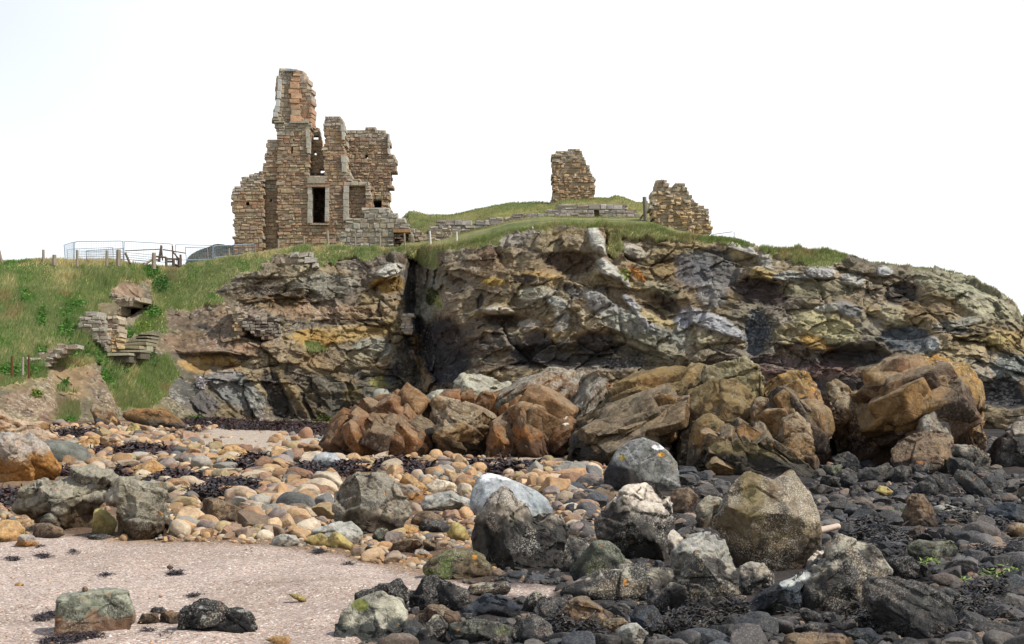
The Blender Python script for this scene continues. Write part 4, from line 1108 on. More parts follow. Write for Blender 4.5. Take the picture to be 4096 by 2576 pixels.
# ---- near right, dark rocks
rock(B, 'lichen-patched boulder at the near sand corner with mossy left shoulder', B, 'm', [(265, 1420), (320, 1290), (400, 1200), (520, 1148), (640, 1113), (720, 1150), (790, 1200), (832, 1290), (805, 1385), (700, 1445), (600, 1500), (450, 1490), (330, 1475)], 'lichfront', sub=6, cuts=7, k=.7, extra=[(470, 1210, 70, 50, (108, 112, 50))])
rock(B, 'low knobbly black rock behind the lichen-patched corner boulder', B, 'm', [(438, 1195), (450, 1125), (560, 1088), (700, 1068), (760, 1035), (800, 1080), (825, 1130), (845, 1230), (865, 1290), (800, 1300), (620, 1250)], 'black', sub=5, cuts=3)
rock(B, 'jagged black crest with orange lichen spots beside the sand', B, 'm', [(820, 1145), (900, 1090), (960, 1015), (1030, 998), (1080, 1035), (1110, 1100), (1100, 1190), (1000, 1240), (900, 1210)], 'black', sub=5, cuts=6)
rock(B, 'jagged black crest stained brown, right neighbour of the first crest', B, 'm', [(1080, 1060), (1098, 1003), (1200, 1050), (1310, 1120), (1322, 1180), (1270, 1275), (1190, 1245), (1095, 1220)], 'black', sub=5, cuts=5)
rock(B, 'smooth blue-black slab rising to the left, middle front', B, 'm', [(1265, 1245), (1350, 1180), (1450, 1130), (1560, 1128), (1650, 1160), (1712, 1210), (1700, 1275), (1560, 1308), (1450, 1308), (1330, 1280)], 'bluedark', cuts=5, strata=20)
rock(B, 'white-capped black ridge rock along the far side of the sand tongue', B, 'm', [(1300, 1115), (1330, 1055), (1450, 1045), (1600, 1030), (1645, 1080), (1600, 1135), (1400, 1145)], 'darktop', cuts=3)
rock(B, 'rounded brown-grey stone below the black crests', B, 'm', [(918, 1375), (930, 1290), (1000, 1230), (1100, 1208), (1242, 1280), (1232, 1355), (1100, 1392)], 'brown', sub=5, cuts=4)
rock(B, 'upright black shard with pale flecked tip', B, 'm', [(880, 1470), (960, 1380), (1035, 1290), (1100, 1295), (1152, 1370), (1135, 1450), (1170, 1550), (860, 1550)], 'darktop', sub=5, cuts=7, vb=1500)
rock(B, 'broad flat grey-green rock at the bottom edge', B, 'm', [(1148, 1445), (1170, 1370), (1300, 1338), (1500, 1335), (1662, 1400), (1645, 1455), (1500, 1485), (1350, 1518), (1200, 1505)], 'greenish', cuts=4)
rock(B, 'dark cracked rock right of the broad flat one', B, 'm', [(1638, 1445), (1690, 1350), (1830, 1308), (1950, 1370), (1985, 1450), (1900, 1505), (1700, 1515)], 'dark', cuts=5)
rock(B, 'rounded grey stone cut by the bottom photo edge', B, 'm', [(1468, 1505), (1520, 1458), (1600, 1438), (1642, 1480), (1655, 1550), (1480, 1550)], 'dark', sub=4, cuts=1)
rock(B, 'brown-black rock with curved bedding lines, lower middle', B, 'm', [(1985, 1300), (2050, 1220), (2160, 1148), (2240, 1158), (2341, 1230), (2440, 1300), (2400, 1380), (2200, 1425), (2080, 1370)], 'brown', cuts=3, strata=20, sub=6)
rock(B, 'dark boulder behind the rock with curved bedding lines', B, 'm', [(1828, 1265), (1870, 1180), (1960, 1148), (2120, 1148), (2100, 1250), (1990, 1340), (1950, 1358), (1850, 1338)], 'dark', cuts=5)
rock(B, 'black rock with a snow-white barnacle cap', B, 'm', [(1708, 1235), (1780, 1130), (1850, 1098), (1925, 1130), (1890, 1200), (1830, 1250), (1750, 1268)], 'darktop', cuts=5)
rock(B, 'tall dark shard with a pale flat face right of the barnacled peak', B, 'm', [(2040, 930), (2080, 700), (2140, 678), (2220, 700), (2262, 760), (2250, 860), (2150, 930), (2100, 960)], 'darktop', cuts=7)
rock(B, 'grey dome boulder with white splash and yellow lichen spot', B, 'n', [(373, 400), (385, 320), (430, 245), (480, 170), (560, 110), (640, 95), (740, 130), (830, 190), (880, 260), (892, 320), (898, 440), (850, 475), (760, 450), (600, 440), (480, 440)], 'dome', sub=6, cuts=4, k=.62, extra=[(740, 154, 46, 17, (240, 240, 240)), (770, 206, 24, 14, (205, 150, 30)), (500, 225, 24, 26, (150, 130, 50)), (450, 360, 110, 120, (48, 50, 56))])  # the large dark patch paints the shaded left side into the colour
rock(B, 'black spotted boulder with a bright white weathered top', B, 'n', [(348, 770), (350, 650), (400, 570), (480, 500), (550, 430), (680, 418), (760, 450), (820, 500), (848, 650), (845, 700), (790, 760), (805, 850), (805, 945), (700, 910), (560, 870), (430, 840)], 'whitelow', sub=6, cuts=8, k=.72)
rock('stone', 'small white speckled stone leaning on the white-topped boulder', 'stone', 'n', [(778, 775), (860, 715), (922, 790), (905, 860), (835, 900), (798, 850)], 'white', sub=4, cuts=7)
rock(B, 'tall twin-peaked brown boulder with pale lichen crust', B, 'n', [(1120, 650), (1165, 570), (1215, 490), (1268, 400), (1360, 332), (1430, 348), (1540, 382), (1620, 345), (1690, 312), (1745, 380), (1805, 490), (1832, 620), (1852, 830), (1810, 910), (1700, 970), (1560, 1045), (1420, 1010), (1310, 985), (1230, 860), (1180, 750), (1118, 700)], 'twin', sub=6, cuts=5, k=.6, T=.38, vb=1010, es=.2, extra=[(1400, 480, 80, 220, (118, 104, 60)), (1540, 440, 50, 70, (88, 60, 40))])
rock(B, 'knobbly grey boulder tucked left behind the twin-peaked one', B, 'n', [(1008, 650), (1028, 530), (1100, 493), (1185, 508), (1190, 590), (1150, 660), (1110, 700), (1050, 715)], 'gnarl', sub=4)
rock(B, 'brown-black boulder below the grey dome boulder', B, 'n', [(818, 510), (870, 443), (960, 428), (1022, 490), (1012, 575), (925, 618), (860, 590)], 'brown', sub=4, cuts=6)
rock(B, 'sharp grey ridge rock leaning on the left of the twin-peaked boulder', B, 'n', [(838, 1030), (850, 880), (960, 790), (1080, 738), (1160, 748), (1222, 820), (1275, 960), (1305, 1005), (1200, 1030), (1000, 1040)], 'pale', cuts=7, strata=-40)
rock(B, 'pyramid of black rock with a pale lichen crest, centre front', B, 'n', [(770, 1165), (900, 1050), (980, 920), (1015, 878), (1090, 898), (1180, 950), (1292, 1010), (1322, 1100), (1305, 1255), (1180, 1310), (1000, 1330), (880, 1270), (840, 1200)], 'darktop', sub=6, cuts=7, k=.8)
rock(B, 'white-spotted black boulder at the foot of the twin-peaked one', B, 'n', [(1308, 1170), (1320, 990), (1380, 958), (1470, 968), (1545, 1030), (1552, 1095), (1480, 1150), (1380, 1170)], 'barn', sub=5)
rock(B, 'greenish double-humped rock left of the pyramid', B, 'n', [(130, 1020), (200, 920), (270, 850), (300, 812), (400, 808), (480, 860), (505, 920), (470, 990), (400, 1040), (350, 1090), (200, 1100)], 'greenish', cuts=6)
rock('stone', 'lichen-crusted stone in front of the white-topped boulder', 'stone', 'n', [(428, 1000), (470, 928), (550, 928), (582, 985), (520, 1020)], 'grey', sub=4)
rock(B, 'long black slab with white-splashed crest and orange spot', B, 'n', [(85, 1170), (200, 1090), (350, 1008), (480, 998), (700, 978), (840, 998), (855, 1065), (760, 1140), (640, 1150), (500, 1190), (330, 1235), (200, 1215)], 'darktop', sub=6, cuts=4, es=.6, extra=[(525, 1085, 14, 18, (190, 126, 36))])
rock(B, 'sharp blue-black splinter rock below the long black slab', B, 'n', [(655, 1200), (685, 1118), (760, 1148), (860, 1220), (905, 1265), (850, 1308), (720, 1270)], 'dark', sub=5, cuts=7)
rock(B, 'blue-faced angular rock with a knife edge, lower centre', B, 'n', [(558, 1320), (600, 1268), (720, 1258), (815, 1370), (752, 1435), (640, 1410), (570, 1370)], 'bluedark', sub=5, cuts=8)
rock(B, 'smooth grey rounded block at the bottom centre', B, 'n', [(452, 1520), (468, 1430), (540, 1368), (600, 1368), (682, 1440), (645, 1500), (600, 1540), (480, 1545)], 'pale', sub=5, cuts=3)
rock(B, 'rust-brown wedge left of the smooth grey block', B, 'n', [(352, 1395), (380, 1343), (500, 1338), (542, 1370), (470, 1435), (400, 1455)], 'orangetan', sub=4)
rock('stone', 'thin teal slab stone below the pyramid rock', 'stone', 'n', [(850, 1305), (918, 1238), (1005, 1320), (960, 1355), (900, 1345)], 'bluedark', sub=4)
rock('stone', 'rounded orange stone at the foot of the pyramid rock', 'stone', 'n', [(1058, 1335), (1120, 1293), (1192, 1335), (1155, 1375), (1080, 1375)], 'orangetan', sub=4, cuts=1)
rock(B, 'tilted blue-grey slab with chalk-white upper edge', B, 'n', [(1290, 1260), (1440, 1180), (1560, 1100), (1760, 988), (1835, 1050), (1750, 1130), (1720, 1250), (1560, 1310), (1380, 1320)], 'bluedark', sub=6, cuts=5, extra=[(1700, 1040, 110, 44, (186, 186, 180)), (1640, 1090, 60, 30, (176, 176, 170))])
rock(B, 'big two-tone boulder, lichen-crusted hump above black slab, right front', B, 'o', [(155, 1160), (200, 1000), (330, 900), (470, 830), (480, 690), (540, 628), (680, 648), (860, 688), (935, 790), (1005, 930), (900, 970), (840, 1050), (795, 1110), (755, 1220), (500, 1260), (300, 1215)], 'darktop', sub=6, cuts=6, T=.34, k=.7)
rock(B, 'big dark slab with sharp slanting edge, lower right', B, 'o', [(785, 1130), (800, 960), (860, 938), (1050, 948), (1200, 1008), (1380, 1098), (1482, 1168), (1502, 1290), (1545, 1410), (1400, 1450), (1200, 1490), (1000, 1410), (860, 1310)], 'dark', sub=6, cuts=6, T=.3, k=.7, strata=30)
rock(B, 'black block wedged behind the big slanting slab', B, 'o', [(968, 830), (1080, 798), (1200, 828), (1300, 900), (1355, 975), (1250, 1010), (1150, 1010), (1000, 930)], 'black', sub=5, cuts=6)
rock(B, 'white-crusted slab between twin-peaked and two-tone boulders', B, 'o', [(135, 880), (200, 798), (330, 748), (440, 748), (465, 795), (360, 870), (200, 895)], 'white', sub=5, cuts=4)
rock(B, 'grey-brown faceted rock right of the slanting slab', B, 'o', [(1335, 1085), (1450, 1048), (1560, 1098), (1592, 1160), (1525, 1228), (1440, 1180)], 'dark', sub=4, cuts=6)
rock(B, 'jagged brown rock pile rising above the dark shingle', B, 'o', [(1035, 510), (1095, 400), (1120, 300), (1190, 257), (1260, 280), (1330, 380), (1345, 440), (1390, 515), (1300, 540), (1180, 550)], 'brown', sub=5, cuts=8)
rock(B, 'blue-black boulder cut by the right photo edge', B, 'o', [(1785, 450), (1810, 370), (1950, 338), (2085, 350), (2220, 420), (2120, 500), (1830, 512)], 'bluedark', sub=5, cuts=4)
rock(B, 'weedy ledge rock with tan patches among dark shingle', B, 'o', [(1105, 690), (1200, 658), (1320, 668), (1470, 648), (1555, 700), (1545, 765), (1400, 800), (1200, 830), (1125, 770)], 'greenish', sub=5, cuts=3)
rock(B, 'low pale-grey slab behind the jagged brown pile', B, 'o', [(1325, 375), (1450, 358), (1600, 398), (1725, 410), (1705, 445), (1560, 450), (1400, 448)], 'pale', sub=4, cuts=2)
rock(B, 'long rounded brown rock cut by the bottom edge', B, 'o', [(70, 1530), (120, 1440), (300, 1428), (560, 1428), (645, 1460), (680, 1560), (80, 1580)], 'brown', sub=5, cuts=2)
rock(B, 'flat grey-brown stone above the long rounded one', B, 'o', [(175, 1400), (300, 1340), (460, 1348), (505, 1400), (350, 1440), (200, 1440)], 'dark', sub=4, cuts=2)
rock(B, 'humped purple-grey stone leaning over flat ones, lower right', B, 'o', [(185, 1225), (240, 1208), (380, 1270), (455, 1345), (300, 1352), (245, 1295)], 'dark', sub=4, cuts=2)
rock(B, 'navy-blue angular stone with a white corner at the bottom edge', B, 'o', [(585, 1420), (700, 1378), (820, 1388), (915, 1470), (800, 1530), (640, 1470)], 'bluedark', sub=4, cuts=6)
rock(B, 'tan rounded boulder at the right photo edge', B, 'o', [(1915, 565), (2000, 508), (2085, 508), (2170, 560), (2110, 615), (1950, 618)], 'orangetan', sub=4, cuts=1)
rock('cobble', 'round dark grey cobble beside its glossy twin, right side', 'cobble', 'o', [(1668, 1005), (1700, 950), (1790, 938), (1832, 970), (1822, 1045), (1720, 1045)], 'dark', sub=4, cuts=0)
rock('cobble', 'glossy black egg-shaped cobble, right side', 'cobble', 'o', [(1808, 1045), (1830, 980), (1880, 958), (1942, 990), (1952, 1042), (1880, 1075)], 'black', sub=4, cuts=0)

# ---- dark boulders at the foot of the right outcrop
for (lab, pts, st, kw) in [
    ('domed brown boulder in the shade of the right outcrop', [(1118, 1220), (1120, 1050), (1190, 980), (1280, 920), (1400, 888), (1490, 878), (1600, 888), (1662, 950), (1672, 1040), (1640, 1130), (1550, 1140), (1430, 1170), (1300, 1200), (1200, 1230)], 'brown', dict(sub=6, Y=31, vb=1230)),
    ('pale-topped grey boulder right of the domed brown one', [(1640, 1095), (1680, 1008), (1800, 998), (1950, 1038), (2012, 1090), (2022, 1200), (2020, 1320), (1930, 1280), (1850, 1200), (1760, 1140)], 'darktop', dict(Y=31, vb=1300)),
    ('flat speckled grey boulder below the pale-topped one', [(1618, 1225), (1640, 1118), (1760, 1128), (1862, 1170), (1885, 1222), (1780, 1250), (1690, 1262)], 'dark', dict(Y=30, vb=1262)),
    ('long grey slab boulder sloping right, foot of the outcrop', [(1698, 1280), (1740, 1228), (1850, 1268), (1980, 1378), (2045, 1450), (2020, 1500), (1900, 1450), (1750, 1385)], 'dark', dict(strata=35)),
    ('faceted grey boulder with a dark left face, foot of the outcrop', [(1458, 1285), (1520, 1248), (1620, 1288), (1662, 1400), (1640, 1450), (1540, 1440), (1470, 1360)], 'dark', dict()),
    ('low wedge boulder left of the faceted grey one', [(1240, 1450), (1330, 1378), (1450, 1298), (1490, 1340), (1540, 1440), (1420, 1475), (1300, 1462)], 'dark', dict()),
    ('square-shouldered dark boulder below the domed brown one', [(1428, 1220), (1480, 1138), (1580, 1108), (1615, 1190), (1625, 1265), (1540, 1260), (1450, 1250)], 'dark', dict()),
    ('dark boulder with a rust-stained top under the domed one', [(1285, 1215), (1330, 1148), (1420, 1138), (1445, 1190), (1425, 1270), (1320, 1298)], 'dark', dict(extra=[(1370, 1165, 50, 18, (140, 96, 60))])),
    ('dark boulder with a brown upper facet left of the rust-topped one', [(1105, 1340), (1130, 1218), (1200, 1188), (1282, 1208), (1295, 1295), (1200, 1358)], 'dark', dict()),
    ('wide cracked grey boulder in the row under the outcrop', [(765, 1350), (800, 1278), (860, 1218), (960, 1218), (1060, 1185), (1125, 1258), (1105, 1340), (950, 1350)], 'dark', dict()),
    ('rounded dark boulder left of the wide cracked one', [(598, 1340), (620, 1248), (690, 1212), (762, 1248), (785, 1330), (700, 1398), (620, 1398)], 'dark', dict(cuts=3)),
    ('small angular dark boulder at the left end of the row', [(428, 1365), (460, 1288), (540, 1288), (605, 1310), (605, 1398), (500, 1402)], 'black', dict(sub=4)),
    ('upright grey stone with a bright corner in the row', [(555, 1140), (600, 1088), (700, 1068), (765, 1110), (805, 1200), (770, 1250), (640, 1235), (575, 1205)], 'dark', dict()),
    ('flat-topped greenish stone in the row', [(445, 1255), (470, 1188), (560, 1188), (645, 1168), (620, 1260), (530, 1290)], 'greenish', dict(sub=4)),
    ('thin dark slab stone lying right of the twin peaks', [(318, 1405), (420, 1368), (520, 1398), (565, 1430), (500, 1468), (350, 1440)], 'dark', dict(sub=4)),
    ('small dark oblong boulder below the wide cracked one', [(805, 1405), (860, 1338), (965, 1328), (995, 1372), (900, 1438)], 'dark', dict(sub=4)),
    ('small blocky boulder left of the dark oblong one', [(698, 1478), (718, 1388), (780, 1368), (825, 1430), (785, 1492)], 'dark', dict(sub=4)),
    ('yellow-green slab lying flat in the shaded shingle', [(935, 1440), (985, 1385), (1050, 1395), (1120, 1445), (1060, 1475), (980, 1465)], 'yellow', dict(sub=4, cuts=1)),
    ('large brown barnacled boulder at the right photo edge under the cliff', [(2040, 1060), (2100, 930), (2200, 840), (2290, 770), (2400, 748), (2520, 900), (2520, 1300), (2400, 1350), (2200, 1325), (2060, 1300), (2015, 1200)], 'barn', dict(sub=6, Y=33, vb=1320, T=1.0))]:
    rock(B, lab, B, 'j', pts, st, **kw)

# ---- the orange outcrops in front of the cliff
OC = 'rock_outcrop'
for (tg, lab, pts, st, Y, T, kw) in [
    ('h', 'jointed orange-brown back wall of the left outcrop, seen between its slabs', [(180, 800), (300, 520), (420, 460), (560, 400), (740, 340), (900, 400), (1100, 360), (1300, 380), (1600, 300), (1800, 240), (2100, 240), (2240, 330), (2200, 500), (2040, 700), (1960, 800)], 'orange', 44.6, .9, dict(sub=7, strata=35, k=.5)),
    ('i', 'shadowed back wall of the middle outcrop, seen between its ridges', [(200, 860), (300, 560), (700, 330), (1100, 250), (1500, 260), (1700, 420), (1900, 300), (2100, 300), (2220, 520), (2260, 860), (2100, 1000), (1200, 960), (700, 940)], 'olive', 36.0, 1.0, dict(sub=7, strata=-28, k=.5)),
    ('h', 'leftmost low slab of the orange outcrop, grey face towards the beach', [(160, 760), (200, 640), (240, 560), (310, 500), (360, 500), (400, 560), (520, 620), (540, 700), (480, 790), (300, 800)], 'orange', 43.0, 1.0, dict(strata=38)),
    ('h', 'tilted orange slab above the leftmost low one', [(350, 560), (375, 480), (405, 423), (440, 430), (500, 500), (560, 540), (540, 620), (520, 740), (430, 740), (380, 640)], 'orange', 43.8, .9, dict(strata=38)),
    ('h', 'thin leaning orange plate near the left end of the outcrop', [(455, 440), (520, 398), (560, 350), (620, 360), (645, 440), (640, 540), (560, 600), (500, 500)], 'orange', 44.6, .8, dict(strata=30)),
    ('h', 'grey-crusted knob on top of the left outcrop', [(528, 360), (560, 290), (620, 283), (690, 325), (680, 410), (600, 420)], 'whiteblock', 45.5, .6, dict(sub=4)),
    ('h', 'tall jointed orange block left of centre in the outcrop', [(635, 520), (642, 400), (680, 330), (740, 303), (800, 340), (850, 360), (845, 440), (835, 540), (815, 620), (790, 700), (700, 700), (640, 640)], 'orange', 43.8, 1.0, dict(sub=6, strata=35)),
    ('h', 'lower orange block with vertical joints, left part of the outcrop', [(495, 760), (510, 620), (560, 540), (640, 590), (660, 700), (640, 780), (560, 795)], 'orange', 42.6, .8, dict(strata=60)),
    ('h', 'small brown block behind the jointed ones of the left outcrop', [(825, 520), (840, 440), (858, 358), (920, 358), (985, 400), (1010, 480), (1000, 620), (940, 680), (870, 640)], 'orange', 44.2, .8, dict(strata=20)),
    ('h', 'bright orange tilted slab touching the beach, left outcrop', [(695, 770), (760, 640), (835, 560), (940, 640), (980, 700), (950, 790), (780, 798)], 'orange', 42.4, .9, dict(strata=-50)),
    ('h', 'long tilted grey-brown block leaning right over a dark hollow', [(1000, 640), (1040, 500), (1085, 420), (1120, 400), (1210, 398), (1320, 428), (1412, 490), (1452, 540), (1425, 640), (1390, 730), (1280, 715), (1150, 660), (1080, 660)], 'orangetan', 42.2, 1.2, dict(sub=6, strata=28)),
    ('h', 'pale-edged brown rib rising behind the long tilted block', [(965, 560), (970, 400), (1020, 348), (1110, 368), (1200, 398), (1110, 440), (1060, 560), (1010, 680), (960, 700)], 'orangetan', 43.6, .9, dict()),
    ('h', 'dark base rock under the long tilted block', [(905, 800), (940, 690), (1010, 650), (1150, 650), (1290, 710), (1420, 740), (1400, 790), (1200, 800), (1000, 800)], 'olive', 42.6, .7, dict()),
    ('h', 'white lichen-crusted block perched behind the orange outcrop', [(1115, 340), (1150, 240), (1200, 190), (1280, 163), (1340, 180), (1440, 218), (1540, 228), (1565, 262), (1470, 335), (1400, 345), (1300, 380), (1220, 400), (1140, 400)], 'whiteblock', 46.5, 1.0, dict(sub=6)),
    ('h', 'low grey-tan hump left of the white lichen-crusted block', [(910, 400), (970, 310), (1060, 293), (1130, 300), (1180, 380), (1200, 430), (1100, 440), (960, 440)], 'whiteblock', 46.0, .8, dict()),
    ('h', 'largest orange-brown mass of the left outcrop with grey top', [(1440, 480), (1450, 370), (1540, 280), (1640, 218), (1740, 200), (1830, 148), (1960, 158), (2080, 178), (2110, 240), (2090, 330), (2090, 440), (2040, 600), (1900, 640), (1700, 640), (1560, 600)], 'orangegrey', 43.5, 1.5, dict(sub=6, strata=-30)),
    ('h', 'grey-pink shoulder rock at the right end of the left outcrop', [(2010, 420), (2060, 300), (2100, 200), (2180, 168), (2260, 208), (2283, 340), (2270, 430), (2180, 540), (2060, 500)], 'lilac', 43.0, .9, dict(strata=-40)),
    ('h', 'rounded orange rock between white block and the largest mass', [(1285, 420), (1360, 320), (1430, 328), (1460, 400), (1475, 560), (1430, 620), (1380, 500)], 'orange', 43.8, .7, dict()),
    ('h', 'triangular orange slab pointing up, centre of the left outcrop', [(1560, 690), (1600, 540), (1638, 418), (1700, 500), (1780, 600), (1880, 720), (1930, 785), (1760, 790), (1620, 770)], 'orange', 41.6, .6, dict(k=.85)),
    ('h', 'brown slab with white droppings beside the triangular slab', [(1775, 540), (1850, 465), (1980, 485), (2060, 540), (2050, 640), (1975, 750), (1890, 720), (1810, 640)], 'orange', 41.8, .8, dict(strata=-40, extra=[(1965, 500, 14, 14, (225, 215, 200)), (1970, 547, 22, 8, (225, 215, 200))])),
    ('h', 'pale orange wedge at beach level right of the dark hollow', [(1385, 760), (1400, 640), (1430, 538), (1500, 560), (1600, 660), (1650, 770), (1560, 792), (1440, 792)], 'orange', 41.6, .7, dict(strata=60)),
    ('i', 'long orange ridge slab rising to the right, upper layer of the middle outcrop', [(180, 680), (230, 540), (330, 470), (440, 400), (560, 330), (700, 250), (870, 190), (1000, 163), (1140, 168), (1240, 190), (1290, 240), (1190, 330), (1060, 400), (900, 450), (700, 540), (560, 600), (400, 660), (270, 720)], 'ochre', 35.5, 1.4, dict(sub=6, strata=-28, k=.8)),
    ('i', 'second dark-olive ridge slab beneath the long orange one', [(185, 800), (230, 690), (400, 620), (620, 520), (820, 410), (1060, 360), (1150, 330), (1160, 420), (1100, 520), (1040, 640), (850, 720), (640, 800), (400, 860), (230, 870)], 'olive', 34.5, 1.2, dict(sub=6, strata=-28, k=.8)),
    ('i', 'overhanging mossy mushroom head on the middle outcrop', [(1245, 210), (1290, 128), (1420, 93), (1560, 88), (1640, 140), (1668, 220), (1640, 290), (1590, 330), (1500, 270), (1380, 260), (1260, 270)], 'mush', 34.5, 1.0, dict(sub=6)),
    ('i', 'arched ochre rock mass in the middle outcrop', [(1060, 470), (1150, 340), (1230, 278), (1350, 248), (1490, 248), (1565, 310), (1605, 400), (1675, 530), (1640, 600), (1500, 560), (1300, 550), (1200, 590), (1110, 620), (1020, 620)], 'ochre', 33.2, 1.4, dict(sub=6, k=.75)),
    ('i', 'dark rock face beneath the arched ochre mass', [(1040, 860), (1060, 700), (1130, 560), (1240, 500), (1400, 480), (1560, 500), (1660, 560), (1720, 700), (1720, 860), (1500, 930), (1200, 900)], 'olive', 33.6, 1.3, dict(sub=6, strata=-30)),
    ('i', 'inverted V of buff rock under the arch', [(1085, 700), (1170, 600), (1240, 528), (1300, 515), (1395, 590), (1450, 680), (1400, 740), (1300, 700), (1230, 690), (1150, 740)], 'ochre', 31.8, .7, dict(k=.85)),
    ('i', 'cracked orange block on the right flank of the arch', [(1615, 440), (1640, 400), (1700, 378), (1770, 400), (1795, 540), (1760, 580), (1660, 560)], 'orangetan', 33.0, .6, dict()),
    ('i', 'brown buttress below the cracked orange block', [(1600, 720), (1640, 600), (1700, 548), (1790, 568), (1865, 640), (1880, 760), (1880, 900), (1780, 900), (1680, 820)], 'orangetan', 31.8, .8, dict(strata=60)),
    ('i', 'wide dark foot of the middle outcrop with wavy ribs', [(1240, 940), (1290, 800), (1480, 768), (1700, 720), (1770, 800), (1900, 880), (2060, 898), (2180, 1030), (2090, 1100), (1900, 1080), (1600, 1090), (1440, 1100), (1290, 1040)], 'olive', 30.0, 1.1, dict(sub=6, strata=35)),
    ('i', 'long dark foot at the left base of the ridge slabs', [(190, 880), (260, 780), (500, 760), (760, 700), (900, 650), (950, 720), (980, 830), (1100, 880), (1040, 950), (700, 930), (400, 930)], 'olive', 33.4, 1.0, dict(sub=6)),
    ('i', 'brown rock with gold-lichened rounded top right of the arch', [(1720, 560), (1740, 340), (1830, 250), (1950, 198), (2050, 178), (2112, 230), (2165, 310), (2195, 420), (2220, 560), (2255, 700), (2255, 820), (2180, 840), (2050, 820), (1900, 760), (1800, 660)], 'gold', 33.6, 1.3, dict(sub=6)),
    ('i', 'flat grey slab face on the left side of the gold-topped rock', [(1785, 560), (1782, 430), (1870, 348), (1965, 390), (2000, 470), (1960, 550), (1880, 600)], 'dark', 32.2, .5, dict(k=.8)),
    ('i', 'pale jagged rib running down right of the dark buttress', [(1850, 740), (1870, 580), (1990, 498), (2085, 580), (2115, 700), (2110, 790), (2185, 900), (2170, 1040), (2080, 960), (2000, 880), (1900, 850)], 'orangetan', 30.6, .8, dict(sub=6)),
    ('j', 'separate brown pillar standing in the gap of the right outcrop', [(480, 580), (520, 430), (570, 388), (640, 400), (720, 460), (748, 520), (730, 640), (690, 780), (640, 840), (590, 760), (510, 640)], 'orangetan', 34.8, .8, dict(sub=6)),
    ('j', 'dark gap rock filling the gully left of the great right outcrop', [(440, 560), (540, 480), (760, 560), (800, 1000), (760, 1130), (560, 1130), (500, 1000), (430, 750)], 'olive', 35.6, .8, dict()),
    ('j', 'great golden-brown outcrop with orange lichen crown, right', [(680, 1010), (700, 800), (725, 640), (760, 510), (900, 450), (980, 390), (1130, 348), (1200, 300), (1250, 230), (1340, 198), (1480, 208), (1520, 153), (1600, 200), (1645, 260), (1750, 278), (1825, 350), (1850, 420), (1860, 600), (1850, 800), (1700, 980), (1500, 1080), (1250, 1180), (1000, 1190), (800, 1120)], 'gold', 33.2, 2.0, dict(sub=7, strata=-30, cuts=10)),
    ('j', 'right limb of the great golden outcrop with an elephant-trunk hollow', [(1600, 900), (1640, 700), (1700, 560), (1780, 410), (1850, 388), (1930, 418), (1948, 520), (1938, 700), (1920, 840), (1955, 890), (1905, 1020), (1820, 1010), (1700, 1010)], 'gold', 32.6, 1.0, dict(sub=6)),
    ('j', 'grey lichen-crusted knob set low on the great outcrop', [(1300, 890), (1370, 780), (1440, 718), (1520, 668), (1660, 658), (1705, 740), (1660, 830), (1610, 910), (1480, 920), (1380, 920)], 'lilac', 31.8, .7, dict()),
]:
    o = rock(OC, lab, 'rock outcrop', tg, pts, st, Y=Y - (5.0 if tg == 'h' else 0), T=T, **kw)

